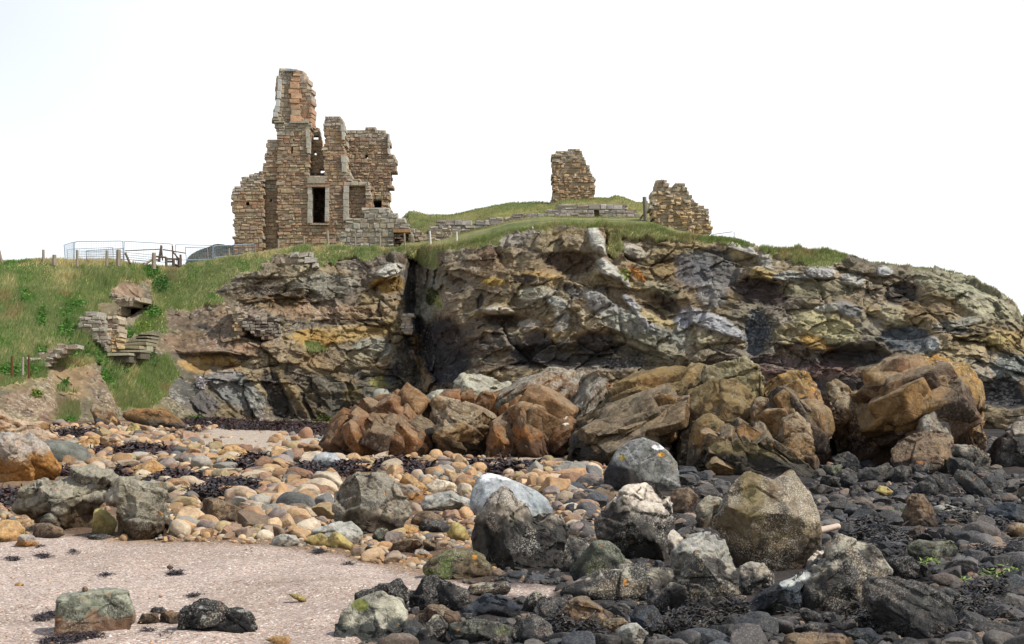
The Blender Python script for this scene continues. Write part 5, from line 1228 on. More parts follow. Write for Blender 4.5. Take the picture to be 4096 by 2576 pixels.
# ---- jointed bedrock: every outcrop is one mass of tilted slabs
def slabs(name, label, tg, poly, n, Y0, Y1, dip, lens, ths, cols, seed, depth=.7):
    rs = np.random.default_rng(seed)
    pts = U(tg, poly)
    VV, FF, CC, n0 = [], [], [], 0
    Vb, Fb = ico(4)
    cu0 = Vb / np.abs(Vb).max(1, keepdims=True)
    k = 0; tries = 0
    while k < n:
        u = rs.uniform(pts[:, 0].min(), pts[:, 0].max()); v = rs.uniform(pts[:, 1].min(), pts[:, 1].max())
        if sdpoly(u, v, pts) < 1.5:
            continue
        k += 1
        hv = (v - pts[:, 1].min()) / np.ptp(pts[:, 1])
        Y = Y1 + (Y0 - Y1) * hv + rs.uniform(-.3, .3)
        L_ = rs.uniform(*lens); t_ = rs.uniform(*ths)
        dr = dip + rs.normal(0, 12)
        ex, ey = math.cos(math.radians(dr)) * L_ / 2 * FPX / Y, math.sin(math.radians(dr)) * L_ / 2 * FPX / Y
        if min(sdpoly(u + ex, v + ey, pts), sdpoly(u - ex, v - ey, pts)) < 0:
            k -= 1; tries += 1
            if tries > 4000: break
            continue
        q = cu0 * [L_ / 2, depth / 2 * rs.uniform(.7, 1.2), t_ / 2]
        for _ in range(11):
            nn = rs.normal(size=3) / np.array([L_, depth, t_]); nn /= np.linalg.norm(nn)
            d = q @ nn
            q = q - np.outer(np.maximum(d - d.max() * rs.uniform(.60, .94), 0), nn)
        N_ = vnormals(q, Fb)
        q = q + N_ * (0.018 * fbm(q * 5 + k, 3, seed) + .02 * vn(np.stack([q[:, 0], q[:, 1], q[:, 2] * 9], -1) + k, seed))[:, None]
        a = math.radians(dr); b = rs.normal(0, .28); c_ = rs.normal(0.25, .35)
        # roll about the long axis, yaw, then dip in the picture plane
        y, z = q[:, 1] * math.cos(c_) - q[:, 2] * math.sin(c_), q[:, 1] * math.sin(c_) + q[:, 2] * math.cos(c_)
        x = q[:, 0]
        x, y = x * math.cos(b) - y * math.sin(b), x * math.sin(b) + y * math.cos(b)
        x, z = x * math.cos(a) + z * math.sin(a), -x * math.sin(a) + z * math.cos(a)
        P = unproj(u, v, Y) + np.stack([x, y, z], -1)
        cc = lin(cols[rs.integers(len(cols))]) * rs.uniform(.48, .78)
        w = sstep(-.1, .4, fbm(P * 1.4, 3, seed + 3))
        top = sstep(.35, .8, vnormals(P, Fb)[:, 2] + .3 * fbm(P * 3, 2, seed))
        col = mixc(np.tile(cc, (len(P), 1)), np.tile(cc * [.7, .72, .8], (len(P), 1)), w)
        col = mixc(col, np.tile(lin((150, 132, 104)) * .8, (len(P), 1)), .5 * top)
        VV.append(P); FF.append(Fb + n0); CC.append(col); n0 += len(P)
    V = np.concatenate(VV)
    CC = np.concatenate(CC); l_ = CC.mean(1, keepdims=True); CC = [l_ + (CC - l_) * .95]
    o = mesh_np(name, V, np.concatenate(FF), np.concatenate(CC), np.full(n0, .12), M_FAR, True, None, (float(V[:, 0].mean()), Y0, float(V[:, 2].min())))
    tag(o, label, 'rock outcrop')


ORC = [(160, 108, 58), (136, 90, 50), (116, 82, 52), (150, 112, 70), (100, 74, 50), (142, 98, 56)]
OCC = [(138, 104, 60), (112, 90, 58), (92, 78, 56), (148, 110, 60), (80, 70, 54)]
GDC = [(150, 112, 62), (126, 92, 56), (104, 78, 56), (160, 122, 66), (96, 76, 58)]
slabs('bedrock_ridge', 'low ridge of tilted orange-brown slabs, left part of the outcrops', 'h', [(210, 760), (260, 560), (400, 440), (540, 320), (740, 330), (850, 380), (1000, 400), (1000, 700), (960, 780), (300, 790)], 34, 37.7, 40.0, 42, (.7, 1.8), (.35, .85), ORC, 31)
slabs('bedrock_ridge', 'brown slabs stacked beneath the grey-topped mass of the left outcrops', 'h', [(1280, 780), (1400, 560), (1480, 420), (1600, 330), (1800, 300), (2080, 380), (2200, 440), (2060, 640), (1950, 780)], 12, 37.0, 38.4, 50, (.8, 1.9), (.4, 1.0), ORC, 32)
slabs('bedrock_ridge', 'long parallel beds rising to the right in the middle outcrop', 'i', [(220, 800), (260, 620), (600, 440), (900, 330), (1150, 280), (1150, 480), (1000, 640), (700, 760), (400, 840)], 18, 34.3, 35.6, -28, (2.0, 4.2), (.3, .6), OCC, 33, 1.2)
slabs('bedrock_ridge', 'dark broken beds at the foot of the middle outcrop arch', 'i', [(1120, 900), (1200, 640), (1500, 600), (1700, 640), (1850, 840), (2050, 900), (2120, 1060), (1700, 1080), (1400, 1060)], 26, 30.2, 32.8, 38, (.7, 2.0), (.25, .6), OCC, 34)
slabs('bedrock_ridge', 'buff and brown slabs between arch and gold-topped rock', 'i', [(1640, 560), (1700, 400), (1900, 260), (2060, 260), (2140, 420), (2180, 760), (2050, 880), (1800, 800)], 12, 31.8, 33.6, 62, (.8, 1.9), (.4, .8), GDC, 35)
slabs('bedrock_ridge', 'fractured golden-brown beds on the great right outcrop', 'j', [(760, 980), (820, 640), (960, 480), (1260, 300), (1500, 240), (1780, 360), (1880, 500), (1860, 900), (1600, 1000), (1100, 1120)], 11, 32.2, 33.6, -35, (1.2, 3.0), (.5, 1.1), GDC, 36, 1.1)

# ------------------------------------------------------------------ MASONRY
class MB:
    def __init__(s):
        s.V = []; s.F = []; s.C = []; s.n = 0

    def add(s, V, F, c):
        V = np.asarray(V, float)
        s.V.append(V); s.F.append(np.asarray(F) + s.n)
        c = np.asarray(c, float)
        s.C.append(np.tile(c, (len(V), 1)) if c.ndim == 1 else c)
        s.n += len(V)

    def box(s, p0, p1, c, jit=0.0):
        x0, y0, z0 = p0; x1, y1, z1 = p1
        V = np.array([[x0, y0, z0], [x1, y0, z0], [x1, y1, z0], [x0, y1, z0], [x0, y0, z1], [x1, y0, z1], [x1, y1, z1], [x0, y1, z1]], float)
        if jit:
            V += rng.uniform(-jit, jit, V.shape)
        s.add(V, BF, c)

    def build(s, name, mat, parent=None, loc=None, spk=0.0, smooth=False):
        V = np.concatenate(s.V); C = np.concatenate(s.C)
        fs = {}
        for f in s.F:
            fs.setdefault(f.shape[1], []).append(f)
        F = [np.concatenate(v) for v in fs.values()]
        sp = np.full(len(V), spk)
        if loc is None:
            loc = (float(V[:, 0].mean()), float(V[:, 1].mean()), float(V[:, 2].min()))
        return mesh_np(name, V, F, C, sp, mat, smooth, parent, loc)


BF = np.array([[0, 3, 2, 1], [4, 5, 6, 7], [0, 1, 5, 4], [1, 2, 6, 5], [2, 3, 7, 6], [3, 0, 4, 7]])
# chamfered stone: back ring 0-3, mid ring 4-7, front ring 8-11
SF = [[0, 1, 2, 3], [0, 4, 5, 1], [1, 5, 6, 2], [2, 6, 7, 3], [3, 7, 4, 0], [4, 8, 9, 5], [5, 9, 10, 6], [6, 10, 11, 7], [7, 11, 8, 4], [8, 11, 10, 9]]
SF = np.array(SF)
PAL = dict(
    mix=[(150, 122, 92), (138, 112, 86), (160, 138, 104), (120, 96, 80), (104, 78, 68), (146, 140, 122), (152, 112, 78), (168, 152, 118), (128, 118, 104), (112, 90, 78), (142, 100, 70)],
    mixd=[(120, 94, 72), (104, 82, 66), (132, 108, 80), (92, 72, 62), (84, 64, 58), (118, 108, 92), (128, 92, 64), (140, 118, 84)],
    grey=[(138, 134, 124), (122, 116, 106), (150, 146, 136), (108, 102, 94), (130, 118, 98), (140, 128, 106)],
    greyl=[(146, 142, 140), (130, 126, 124), (158, 154, 148), (118, 112, 108), (142, 130, 112)],
    orange=[(160, 118, 88), (148, 106, 80), (166, 132, 100), (142, 116, 94), (150, 138, 118), (158, 124, 94)],
    upper=[(148, 138, 118), (132, 120, 102), (158, 148, 130), (122, 104, 86), (150, 118, 88), (162, 154, 138)],
    rub=[(158, 130, 96), (140, 114, 84), (172, 146, 110), (122, 98, 76), (150, 138, 116), (160, 124, 88)],
    ruby=[(172, 146, 106), (156, 128, 90), (184, 162, 124), (136, 110, 80), (150, 140, 120)],
    jamb_=[(178, 172, 158), (164, 158, 144), (186, 180, 168)],
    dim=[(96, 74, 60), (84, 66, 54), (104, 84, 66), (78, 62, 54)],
    brown=[(136, 112, 88), (120, 98, 80), (148, 126, 98), (104, 84, 70)])


def wall(name, tg, poly, Y0, yaw=0.0, thick=0.9, u0=None, holes=(), course=(.11, .30), wid=(.16, .6), relief=.035, jit=.03, pal='mix', parent=None, jag=0.12, grey_top=True, loc=None, mb=None, lean=0.0):
    """stones laid in courses inside an outline on the vertical plane through u0 at depth Y0; holes are left open"""
    own = mb is None
    mb = mb or MB()
    pts = U(tg, poly)
    u0 = pts[:, 0].min() if u0 is None else U(tg, [(u0, 0)])[0, 0]
    x0 = (u0 - W / 2) / FPX * Y0
    ca, sa = math.cos(math.radians(yaw)), math.sin(math.radians(yaw))

    def tolocal(pp):
        # ray / vertical plane
        d = unproj(pp[:, 0], pp[:, 1], 1.0) - np.array([0, 0, CAMH])
        # plane: points (x0 + s ca, Y0 + s sa)
        t = (x0 * -sa + Y0 * ca) / (d[:, 0] * -sa + d[:, 1] * ca)
        X = d * t[:, None]
        s_ = (X[:, 0] - x0) * ca + (X[:, 1] - Y0) * sa
        return np.stack([s_, X[:, 2] + CAMH], -1)
    L = tolocal(pts)
    HL = [tolocal(U(tg, h)) for h in holes]
    pc = np.array([lin(c) for c in PAL[pal]])
    z = L[:, 1].min(); zt = L[:, 1].max()
    s0, s1 = L[:, 0].min(), L[:, 0].max()

    def put(a0, a1, z0, z1, d0, d1, c, j):
        ch = min(0.035, 0.18 * (z1 - z0), 0.3 * (a1 - a0))
        V = []
        for (dd, ins) in ((d1, 0), (d0 + 0.05, 0), (d0, ch)):
            for (a, b) in ((a0 + ins, z0 + ins), (a1 - ins, z0 + ins), (a1 - ins, z1 - ins), (a0 + ins, z1 - ins)):
                V.append((a, dd, b))
        V = np.array(V)
        V[4:, 0] += rng.uniform(-j, j, 8); V[4:, 2] += rng.uniform(-j, j, 8); V[8:, 1] += rng.uniform(-j, j, 4)
        Wd = np.stack([x0 + V[:, 0] * ca - V[:, 1] * sa, Y0 + V[:, 0] * sa + V[:, 1] * ca, V[:, 2]], -1)
        mb.add(Wd, SF, c)
    mort = lin((138, 122, 100)) if pal not in ('dim',) else lin((60, 50, 42))
    while z < zt:
        h = rng.uniform(*course)
        zc = z + h / 2
        n_ = len(L)

        def cuts_(poly_, zz):
            xs = []
            for k_ in range(len(poly_)):
                (xa, za), (xb, zb_) = poly_[k_], poly_[(k_ + 1) % len(poly_)]
                if (za > zz) != (zb_ > zz):
                    xs.append(xa + (xb - xa) * (zz - za) / (zb_ - za))
            xs.sort()
            return [(xs[i_], xs[i_ + 1]) for i_ in range(0, len(xs) - 1, 2)]
        spans = [(p_ + rng.uniform(-jag, jag * .6), q_ + rng.uniform(-jag * .6, jag)) for p_, q_ in cuts_(L, zc + rng.uniform(-jag, jag) * .5)]
        for hl in HL:
            for (ha, hb) in cuts_(hl, zc):
                ns = []
                for (p_, q_) in spans:
                    if hb <= p_ or ha >= q_:
                        ns.append((p_, q_)); continue
                    if ha - p_ > .08: ns.append((p_, ha))
                    if q_ - hb > .08: ns.append((hb, q_))
                spans = ns
        run = []
        for (p_, q_) in spans:
            a = p_
            while a < q_ - 0.03:
                w = rng.uniform(*wid) * (1.0 if h > np.mean(course) else .8)
                if q_ - (a + w) < wid[0] * .6:
                    w = q_ - a
                a0, a1 = a, a + w
                ac = a + w / 2
                c = ((pc[rng.integers(len(pc))] * .52 + pc.mean(0) * .48) * .92 + lin((168, 152, 130)) * .08) * 1.14 * rng.uniform(.80, 1.12)
                if grey_top and not inpoly(ac, zc + 0.7, L):
                    c = c * 0.45 + lin((158, 154, 142)) * 0.55
                split = rng.random() < 0.25 and h > .22
                rel = rng.uniform(-relief, relief)
                g = 0.008
                if split:
                    put(a0 + g, a1 - g, z + g, zc - g / 2, -rel, thick + rel, c, jit)
                    put(a0 + g, a1 - g, zc + g / 2, z + h - g, rel, thick + rel, c * rng.uniform(.85, 1.15), jit)
                else:
                    put(a0 + g, a1 - g, z + g, z + h - g, -rel, thick + rel, c, jit)
                run.append((a0, a1))
                a += w
        # mortar core behind the joints
        k = 0
        while k < len(run):
            m = k
            while m + 1 < len(run) and run[m + 1][0] - run[m][1] < 0.05:
                m += 1
            b0, b1 = run[k][0] + 0.05, run[m][1] - 0.05
            if b1 > b0:
                V = np.array([[b0, .04, z - .02], [b1, .04, z - .02], [b1, thick - .07, z - .02], [b0, thick - .07, z - .02], [b0, .04, z + h], [b1, .04, z + h], [b1, thick - .07, z + h], [b0, thick - .07, z + h]])
                Wd = np.stack([x0 + V[:, 0] * ca - V[:, 1] * sa, Y0 + V[:, 0] * sa + V[:, 1] * ca, V[:, 2]], -1)
                mb.add(Wd, BF, mort)
            k = m + 1
        z += h
    if own:
        return mb.build(name, M_MASON, parent, loc, spk=0.12)


# ---- the ruined castle
castle = empty('ruined_castle', tuple(unproj(300, 244, 88)))
tag(castle, 'tall ruined sandstone castle with broken gables on the cliff top', 'castle ruin')
# left block (three planes: projecting left, recess, and upper part)
wall('left_wall', 'a', [(225, 985), (285, 965), (290, 915), (380, 893), (450, 860), (452, 1460), (235, 1460), (246, 1280)], 87.8, thick=1.6, parent=castle, holes=[[(328, 1080), (350, 1080), (350, 1115), (328, 1115)]])
wall('recessed_wall', 'a', [(440, 920), (560, 920), (560, 1460), (440, 1460)], 88.35, thick=.9, parent=castle, pal='brown', holes=[[(498, 1055), (510, 1055), (510, 1095), (498, 1095)], [(515, 1222), (528, 1222), (528, 1236), (515, 1236)]], course=(.2, .3))
wall('upper_left_wall', 'a', [(380, 893), (440, 860), (445, 808), (465, 795), (465, 750), (480, 735), (478, 660), (565, 628), (565, 922), (385, 922)], 87.95, thick=1.3, parent=castle)
# main front with the big window
wall('front_wall', 'a', [(552, 1460), (552, 640), (542, 560), (528, 520), (640, 528), (690, 512), (750, 505), (785, 540), (785, 600), (778, 700), (780, 760), (775, 895), (885, 905), (885, 800), (872, 700), (900, 620), (890, 580), (875, 575),
      (873, 520), (915, 475), (960, 466), (1005, 488), (1030, 515), (1036, 640), (1047, 880), (1080, 905), (1190, 945), (1218, 990), (1226, 1100), (1226, 1460)], 87.8, thick=1.1, parent=castle, course=(.12, .31), wid=(.17, .62),
     holes=[[(795, 968), (892, 968), (892, 1238), (795, 1238)], [(1057, 965), (1178, 965), (1178, 1205), (1057, 1205)], [(505, 540), (530, 540), (530, 600), (505, 600)], [(660, 632), (672, 632), (672, 655), (660, 655)], [(650, 700), (660, 700), (660, 730), (650, 730)]])
wall('broken_inner_wall', 'a', [(780, 530), (838, 543), (862, 600), (862, 700), (888, 770), (888, 920), (770, 920), (770, 620)], 88.9, yaw=0, thick=.8, parent=castle, pal='rub', jit=.05, course=(.16, .28), wid=(.2, .45),
     holes=[[(788, 615), (846, 615), (840, 632), (788, 632)], [(806, 705), (830, 705), (830, 745), (806, 745)], [(850, 835), (882, 835), (882, 888), (850, 888)]])
# the tall upper tower: a recessed face turned left and a lit face turned right
wall('tower_left_face', 'a', [(528, 500), (548, 350), (552, 300), (556, 205), (576, 124), (592, 124), (599, 152), (690, 140), (700, 530), (560, 530)], 88.0, yaw=14, u0=530, thick=1.0, parent=castle, pal='upper', course=(.2, .34))
wall('tower_right_face', 'a', [(684, 142), (722, 152), (735, 205), (765, 225), (770, 262), (786, 290), (790, 380), (790, 470), (796, 545), (692, 520)], 88.1, yaw=-8, u0=684, thick=1.0, parent=castle, pal='orange', course=(.2, .34), wid=(.25, .5))
wall('tower_rib', 'a', [(640, 250), (672, 150), (712, 150), (712, 515), (648, 515)], 87.95, yaw=10, thick=.8, parent=castle, pal='orange', course=(.3, .45), wid=(.5, .9), grey_top=False)
# rear right wall
wall('rear_right_wall', 'a', [(1030, 566), (1170, 555), (1235, 543), (1290, 572), (1348, 590), (1350, 740), (1388, 770), (1397, 860), (1362, 885), (1348, 930), (1366, 975), (1340, 1005), (1358, 1150), (1215, 1160), (1030, 1000)], 92.0, thick=1.2, parent=castle, pal='mix', course=(.16, .30), wid=(.2, .5), jit=.035,
     holes=[[(1228, 1076), (1292, 1076), (1292, 1126), (1228, 1126)], [(1178, 745), (1196, 745), (1196, 760), (1178, 760)]])
wall('corner_quoins', 'a', [(1332, 588), (1349, 590), (1351, 740), (1334, 735)], 91.85, thick=.4, parent=castle, pal='greyl', course=(.5, .8), wid=(.5, .6), jag=0, grey_top=False)
# inner walls seen through the openings; the dim palette paints their shade
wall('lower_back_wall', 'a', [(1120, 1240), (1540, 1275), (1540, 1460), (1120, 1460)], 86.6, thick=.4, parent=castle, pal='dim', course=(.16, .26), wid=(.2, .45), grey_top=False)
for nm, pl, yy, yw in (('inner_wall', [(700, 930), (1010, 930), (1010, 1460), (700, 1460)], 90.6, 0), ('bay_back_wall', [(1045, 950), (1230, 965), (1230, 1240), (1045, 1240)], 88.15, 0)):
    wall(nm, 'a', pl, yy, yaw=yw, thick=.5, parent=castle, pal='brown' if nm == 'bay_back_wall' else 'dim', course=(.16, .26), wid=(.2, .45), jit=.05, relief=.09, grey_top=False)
mb = MB()  # interior sides and ceiling, dark tone paints in their shade
for (a, b_) in (((690, 925), (700, 1460)), ((1005, 925), (1015, 1460))):
    p = unproj(*U('a', [a])[0], 88.9); q = unproj(*U('a', [b_])[0], 88.9)
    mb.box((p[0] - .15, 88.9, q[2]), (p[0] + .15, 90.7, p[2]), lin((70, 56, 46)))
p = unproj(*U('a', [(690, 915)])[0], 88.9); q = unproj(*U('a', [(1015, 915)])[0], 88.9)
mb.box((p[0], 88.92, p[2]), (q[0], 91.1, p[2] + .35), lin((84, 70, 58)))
mb.build('inner_vault', M_MASON, castle)
# dark box added behind the rear window to keep it dark
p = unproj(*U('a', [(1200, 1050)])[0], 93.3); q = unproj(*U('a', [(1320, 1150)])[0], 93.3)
mb = MB(); mb.box((p[0], 93.21, q[2]), (q[0], 94.5, p[2]), lin((50, 42, 36))); mb.build('window_dark_back', M_MASON, castle)


def dressed(name, tg, boxes, Y, c=(162, 156, 142), dep=.5, par=None, n=4):
    mb = MB()
    for (x0, y0, x1, y1) in boxes:
        a = unproj(*U(tg, [(x0, y0)])[0], Y); b = unproj(*U(tg, [(x1, y1)])[0], Y)
        h = (a[2] - b[2]); k = max(1, int(round(h / .55))) if n is None else n
        zz = b[2]
        for q_ in range(k):
            hh = h / k
            cc = lin(c) * rng.uniform(.85, 1.1)
            mb.box((a[0] + rng.uniform(-.02, .02), Y + rng.uniform(-.01, .01), zz + .008), (b[0] + rng.uniform(-.02, .02), Y + dep, zz + hh - .008), cc)
            zz += hh
    return mb.build(name, M_MASON, par, spk=.05)


for nm, bx in (('window_jamb', (768, 975, 796, 1235)), ('window_jamb', (892, 962, 918, 1222)), ('window_jamb', (1022, 965, 1056, 1215))):
    dressed(nm, 'a', [bx], 87.66, par=castle, n=5)
dressed('window_lintel', 'a', [(758, 958, 918, 975)], 87.6, c=(140, 118, 98), par=castle, n=1)
dressed('window_lintel', 'a', [(765, 905, 890, 950)], 87.7, c=(150, 142, 124), par=castle, n=1)
dressed('window_sill', 'a', [(785, 1236, 915, 1246)], 87.6, c=(150, 140, 124), par=castle, n=1)
dressed('upper_jamb', 'a', [(752, 565, 783, 620), (755, 620, 783, 700), (762, 700, 783, 735)], 87.66, par=castle, n=1)
dressed('pillar_quoins', 'a', [(1004, 530, 1030, 580), (1008, 580, 1030, 640)], 87.66, par=castle, n=1, c=(170, 166, 152))
dressed('pillar_quoins', 'a', [(1006, 750, 1042, 800), (1010, 800, 1044, 870)], 87.66, par=castle, n=1, c=(170, 166, 152))
dressed('tower_edge_stones', 'a', [(553, 205, 578, 290), (548, 290, 572, 345), (541, 350, 566, 400), (532, 400, 560, 440), (524, 440, 552, 475)], 87.8, par=castle, n=1, c=(176, 174, 168), dep=.6)
dressed('cap_slab', 'a', [(598, 140, 684, 150)], 87.9, par=castle, n=1, c=(140, 144, 148), dep=1.2)
dressed('cornice', 'a', [(515, 488, 560, 500), (528, 505, 600, 516), (640, 505, 770, 520)], 87.6, par=castle, n=1, c=(150, 144, 128), dep=1.2)

# ---- lower rubble walls in front and to the right
w = wall('rubble_wall', 'a', [(1050, 1215), (1160, 1215), (1162, 1140), (1250, 1120), (1390, 1150), (1430, 1200), (1520, 1265), (1520, 1460), (1000, 1460), (1000, 1300), (1040, 1290)], 85.0, thick=.9, pal='grey', course=(.2, .34), wid=(.25, .6), jit=.04,
         holes=[[(1380, 1300), (1500, 1300), (1500, 1420), (1380, 1420)], [(1185, 1325), (1280, 1325), (1280, 1338), (1185, 1338)]])
tag(w, 'broken grey rubble wall sloping down at the right foot of the castle', 'wall')
w = wall('rubble_wall', 'a', [(1480, 1260), (1600, 1310), (1700, 1300), (1780, 1250), (1780, 1460), (1480, 1460)], 86.5, thick=.9, pal='rub', course=(.14, .26), wid=(.2, .45), jit=.05)
tag(w, 'tumbled tan masonry with scattered rubble linking castle and turf mound', 'wall')
p0 = unproj(*U('a', [(1375, 1297)])[0], 84.9)
mb = MB(); p1 = unproj(*U('a', [(1500, 1285)])[0], 84.9)
mb.box((p0[0], 84.85, p0[2] - .02), (p1[0], 85.2, p0[2] + .16), lin((150, 116, 80)))
o = mb.build('stone_lintel', M_MASON, w); 
w = wall('retaining_wall', 'd', [(345, 565), (480, 535), (560, 545), (640, 555), (760, 500), (830, 522), (900, 490), (1040, 482), (1150, 468), (1200, 430), (1260, 424), (1400, 425), (1560, 428), (1640, 450), (1700, 482), (1710, 560), (1440, 560), (1050, 560), (900, 575), (700, 640), (560, 660), (345, 700)], 91.7, thick=.9, pal='greyl', course=(.2, .36), wid=(.28, .8), jit=.03, grey_top=False,
         holes=[[(1408, 470), (1440, 470), (1440, 540), (1408, 540)]])
tag(w, 'long low grey retaining wall of squared stones under the turf mound', 'wall')
w = wall('tower_stump', 'd', [(1128, 420), (1135, 370), (1155, 350), (1140, 240), (1150, 170), (1135, 105), (1180, 92), (1280, 78), (1318, 82), (1345, 140), (1385, 200), (1415, 300), (1400, 400), (1400, 440), (1128, 440)], 95.0, thick=2.2, pal='rub', course=(.13, .24), wid=(.18, .5), jit=.05, relief=.12)
tag(w, 'isolated stump of rubble masonry standing on the turf mound', 'masonry stump')
mbw = MB()
wall('x', 'd', [(1770, 440), (1795, 400), (1785, 345), (1805, 290), (1840, 266), (1870, 285), (1900, 325), (1940, 300), (1985, 310), (2025, 370), (2035, 480), (2050, 660), (1790, 640), (1800, 520)], 82.0, thick=1.8, pal='ruby', course=(.14, .26), wid=(.18, .48), jit=.06, relief=.16, mb=mbw)
wall('x', 'd', [(2020, 400), (2060, 415), (2100, 440), (2140, 465), (2150, 500), (2165, 560), (2150, 640), (2020, 660)], 83.0, thick=1.5, pal='ruby', course=(.14, .26), wid=(.18, .48), jit=.06, relief=.16, mb=mbw)
w = mbw.build('rubble_ruin', M_MASON, spk=.12)
tag(w, 'craggy two-peaked lump of tan rubble masonry at the right end of the ruins', 'masonry ruin')
# scattered masonry on the cliff edge
w = wall('stone_patch', 'f', [(800, 95), (940, 70), (945, 30), (990, 15), (1020, 40), (1170, 45), (1175, 70), (1060, 80), (1000, 95), (860, 105)], 70.6, thick=.8, pal='greyl', course=(.16, .26), wid=(.2, .5), jit=.05, relief=.12)
tag(w, 'short run of grey wall stones set into the turf edge above the cliff centre', 'wall')
w = wall('stone_patch', 'e', [(810, 195), (890, 200), (940, 165), (1010, 150), (1060, 110), (1180, 100), (1200, 130), (1240, 150), (1240, 200), (1100, 215), (960, 180), (880, 225), (820, 222)], 74.2, thick=.8, pal='grey', course=(.18, .32), wid=(.25, .6), jit=.06, relief=.15)
tag(w, 'loose foundation stones poking from the turf below the castle', 'wall')
w = wall('buttress_wall', 'e', [(1865, 580), (1940, 560), (1945, 700), (1920, 715), (1880, 715), (1860, 660)], 73.2, thick=1.6, pal='grey', course=(.13, .22), wid=(.18, .45), jit=.04, relief=.1)
tag(w, 'small masonry infill wedged in the dark cliff chasm', 'wall')
w = wall('wall_remnant', 'e', [(555, 520), (640, 530), (690, 535), (690, 640), (680, 720), (650, 722), (625, 700), (620, 600), (600, 560), (555, 545)], 71.8, thick=1.0, pal='rub', course=(.13, .22), wid=(.18, .4), jit=.04, relief=.1)
tag(w, 'ragged upright masonry pier on the eroding slope', 'wall')
w = wall('wall_remnant', 'e', [(688, 605), (940, 608), (950, 640), (985, 900), (940, 890), (925, 830), (880, 780), (820, 750), (700, 680)], 71.6, thick=.8, pal='dim', course=(.13, .22), wid=(.2, .45), jit=.03, relief=.07)
tag(w, 'dark red-brown masonry panel with an upright right edge in the cliff', 'wall')
# vault and its side walls on the left slope
def bankY(x, y):
    c_ = U('b', [(x, y)])[0]
    return float(hz(c_[0], c_[1])[1])


mbw = MB()
wall('x', 'b', [(740, 870), (790, 840), (900, 825), (950, 860), (1000, 940), (1005, 1190), (930, 1100), (800, 1030), (745, 930)], bankY(900, 1100) - .6, yaw=0, thick=1.5, pal='grey', course=(.16, .26), wid=(.22, .5), jit=.03, relief=.06, mb=mbw)
wall('x', 'b', [(985, 950), (1010, 870), (1060, 860), (1110, 870), (1110, 1000), (1120, 1100), (1080, 1180), (990, 1190)], bankY(1050, 1170) - .7, yaw=0, thick=1.3, pal='ruby', course=(.14, .24), wid=(.2, .42), jit=.05, relief=.1, mb=mbw)
w = mbw.build('rubble_wall', M_MASON, spk=.1)
tag(w, 'broken corner wall of grey and tan stones left of the vault steps', 'wall')
mbw = MB()
wall('x', 'b', [(1020, 680), (1070, 650), (1130, 690), (1200, 700), (1280, 690), (1400, 720), (1435, 738), (1300, 738), (1200, 752), (1140, 790), (1108, 850), (1105, 885), (1060, 860), (1040, 740)], bankY(1250, 720) - 1.3, yaw=0, thick=2.0, pal='ruby', course=(.16, .28), wid=(.16, .34), jit=.06, relief=.12, mb=mbw)
w = mbw.build('vault_arch', M_MASON, spk=.1)
tag(w, 'collapsed rubble arch over a dark cellar mouth in the grassy bank', 'arch')
w = wall('dry_stone_wall', 'b', [(230, 1290), (360, 1240), (470, 1180), (560, 1110), (740, 1120), (730, 1180), (600, 1200), (460, 1320), (240, 1330)], bankY(480, 1300) - .9, yaw=8, thick=1.6, pal='grey', course=(.14, .24), wid=(.2, .42), jit=.05, relief=.1)
tag(w, 'low grey dry-stone wall climbing the left bank beside nettles', 'wall')
# stone steps
st = empty('stone_steps', tuple(unproj(*U('b', [(1150, 1240)])[0], 66)))
tag(st, 'worn stone steps leading up to the dark cellar mouth', 'steps')
for i, (x0, y0, x1, y1, yy) in enumerate([(1010, 1200, 1210, 1240, 65.0), (1060, 1170, 1315, 1205, 65.4), (1120, 1135, 1310, 1168, 65.8), (1160, 1105, 1370, 1135, 66.2), (1210, 1075, 1380, 1100, 66.6), (1260, 1047, 1385, 1068, 67.0), (1290, 1020, 1420, 1036, 67.4)]):
    yy = bankY((x0 + x1) / 2, y1 + 6) - 1.15 + .05 * i
    a = unproj(*U('b', [(x0, y0)])[0], yy); b = unproj(*U('b', [(x1, y1)])[0], yy)
    mb = MB(); mb.box((a[0] + .05, yy + .32, b[2] - .25), (b[0] - .05, yy + 2.1, b[2] + .25 * (a[2] - b[2])), lin((84, 78, 66)))  # recessed riser coloured darker to paint the shadow under the slab
    mb.box((a[0], yy, b[2] + .25 * (a[2] - b[2])), (b[0], yy + 2.2, a[2]), lin((142, 136, 112)) * rng.uniform(.8, 1.1), .03)
    mb.build('step', M_MASON, st, spk=.1)
ye_ = bankY(1350, 1170) - 1.1
a = unproj(*U('b', [(1320, 1110)])[0], ye_); b = unproj(*U('b', [(1380, 1165)])[0], ye_)
mb = MB(); mb.box((a[0], ye_, b[2] - .1), (b[0], ye_ + 1.2, a[2]), lin((150, 146, 124)), .03); mb.build('end_block', M_MASON, st)
# earth ramp behind the castle, left
def mound():
    V, F = ico(5)
    p = unproj(*U('a', [(250, 1450)])[0], 90.5)
    q = V * np.array([3.0, 2.0, 1.5])
    Vw = q + np.array([p[0] - .1, 90.5, p[2] - .9])
    N_ = vnormals(Vw, F)
    Vw = Vw + N_ * (0.25 * fbm(Vw * 1.1, 4, 8))[:, None]
    c = mixc(lin((138, 124, 104)), lin((112, 112, 86)), sstep(-.3, .3, fbm(Vw * 1.5, 3, 9)))
    o = mesh_np('rubble_mound', Vw, F, c, np.full(len(Vw), .5), M_FAR, True, None, (float(p[0]), 90.5, float(p[2] - 1)))
    tag(o, 'dark heap of earth and rubble against the left side of the castle', 'mound')
mound()

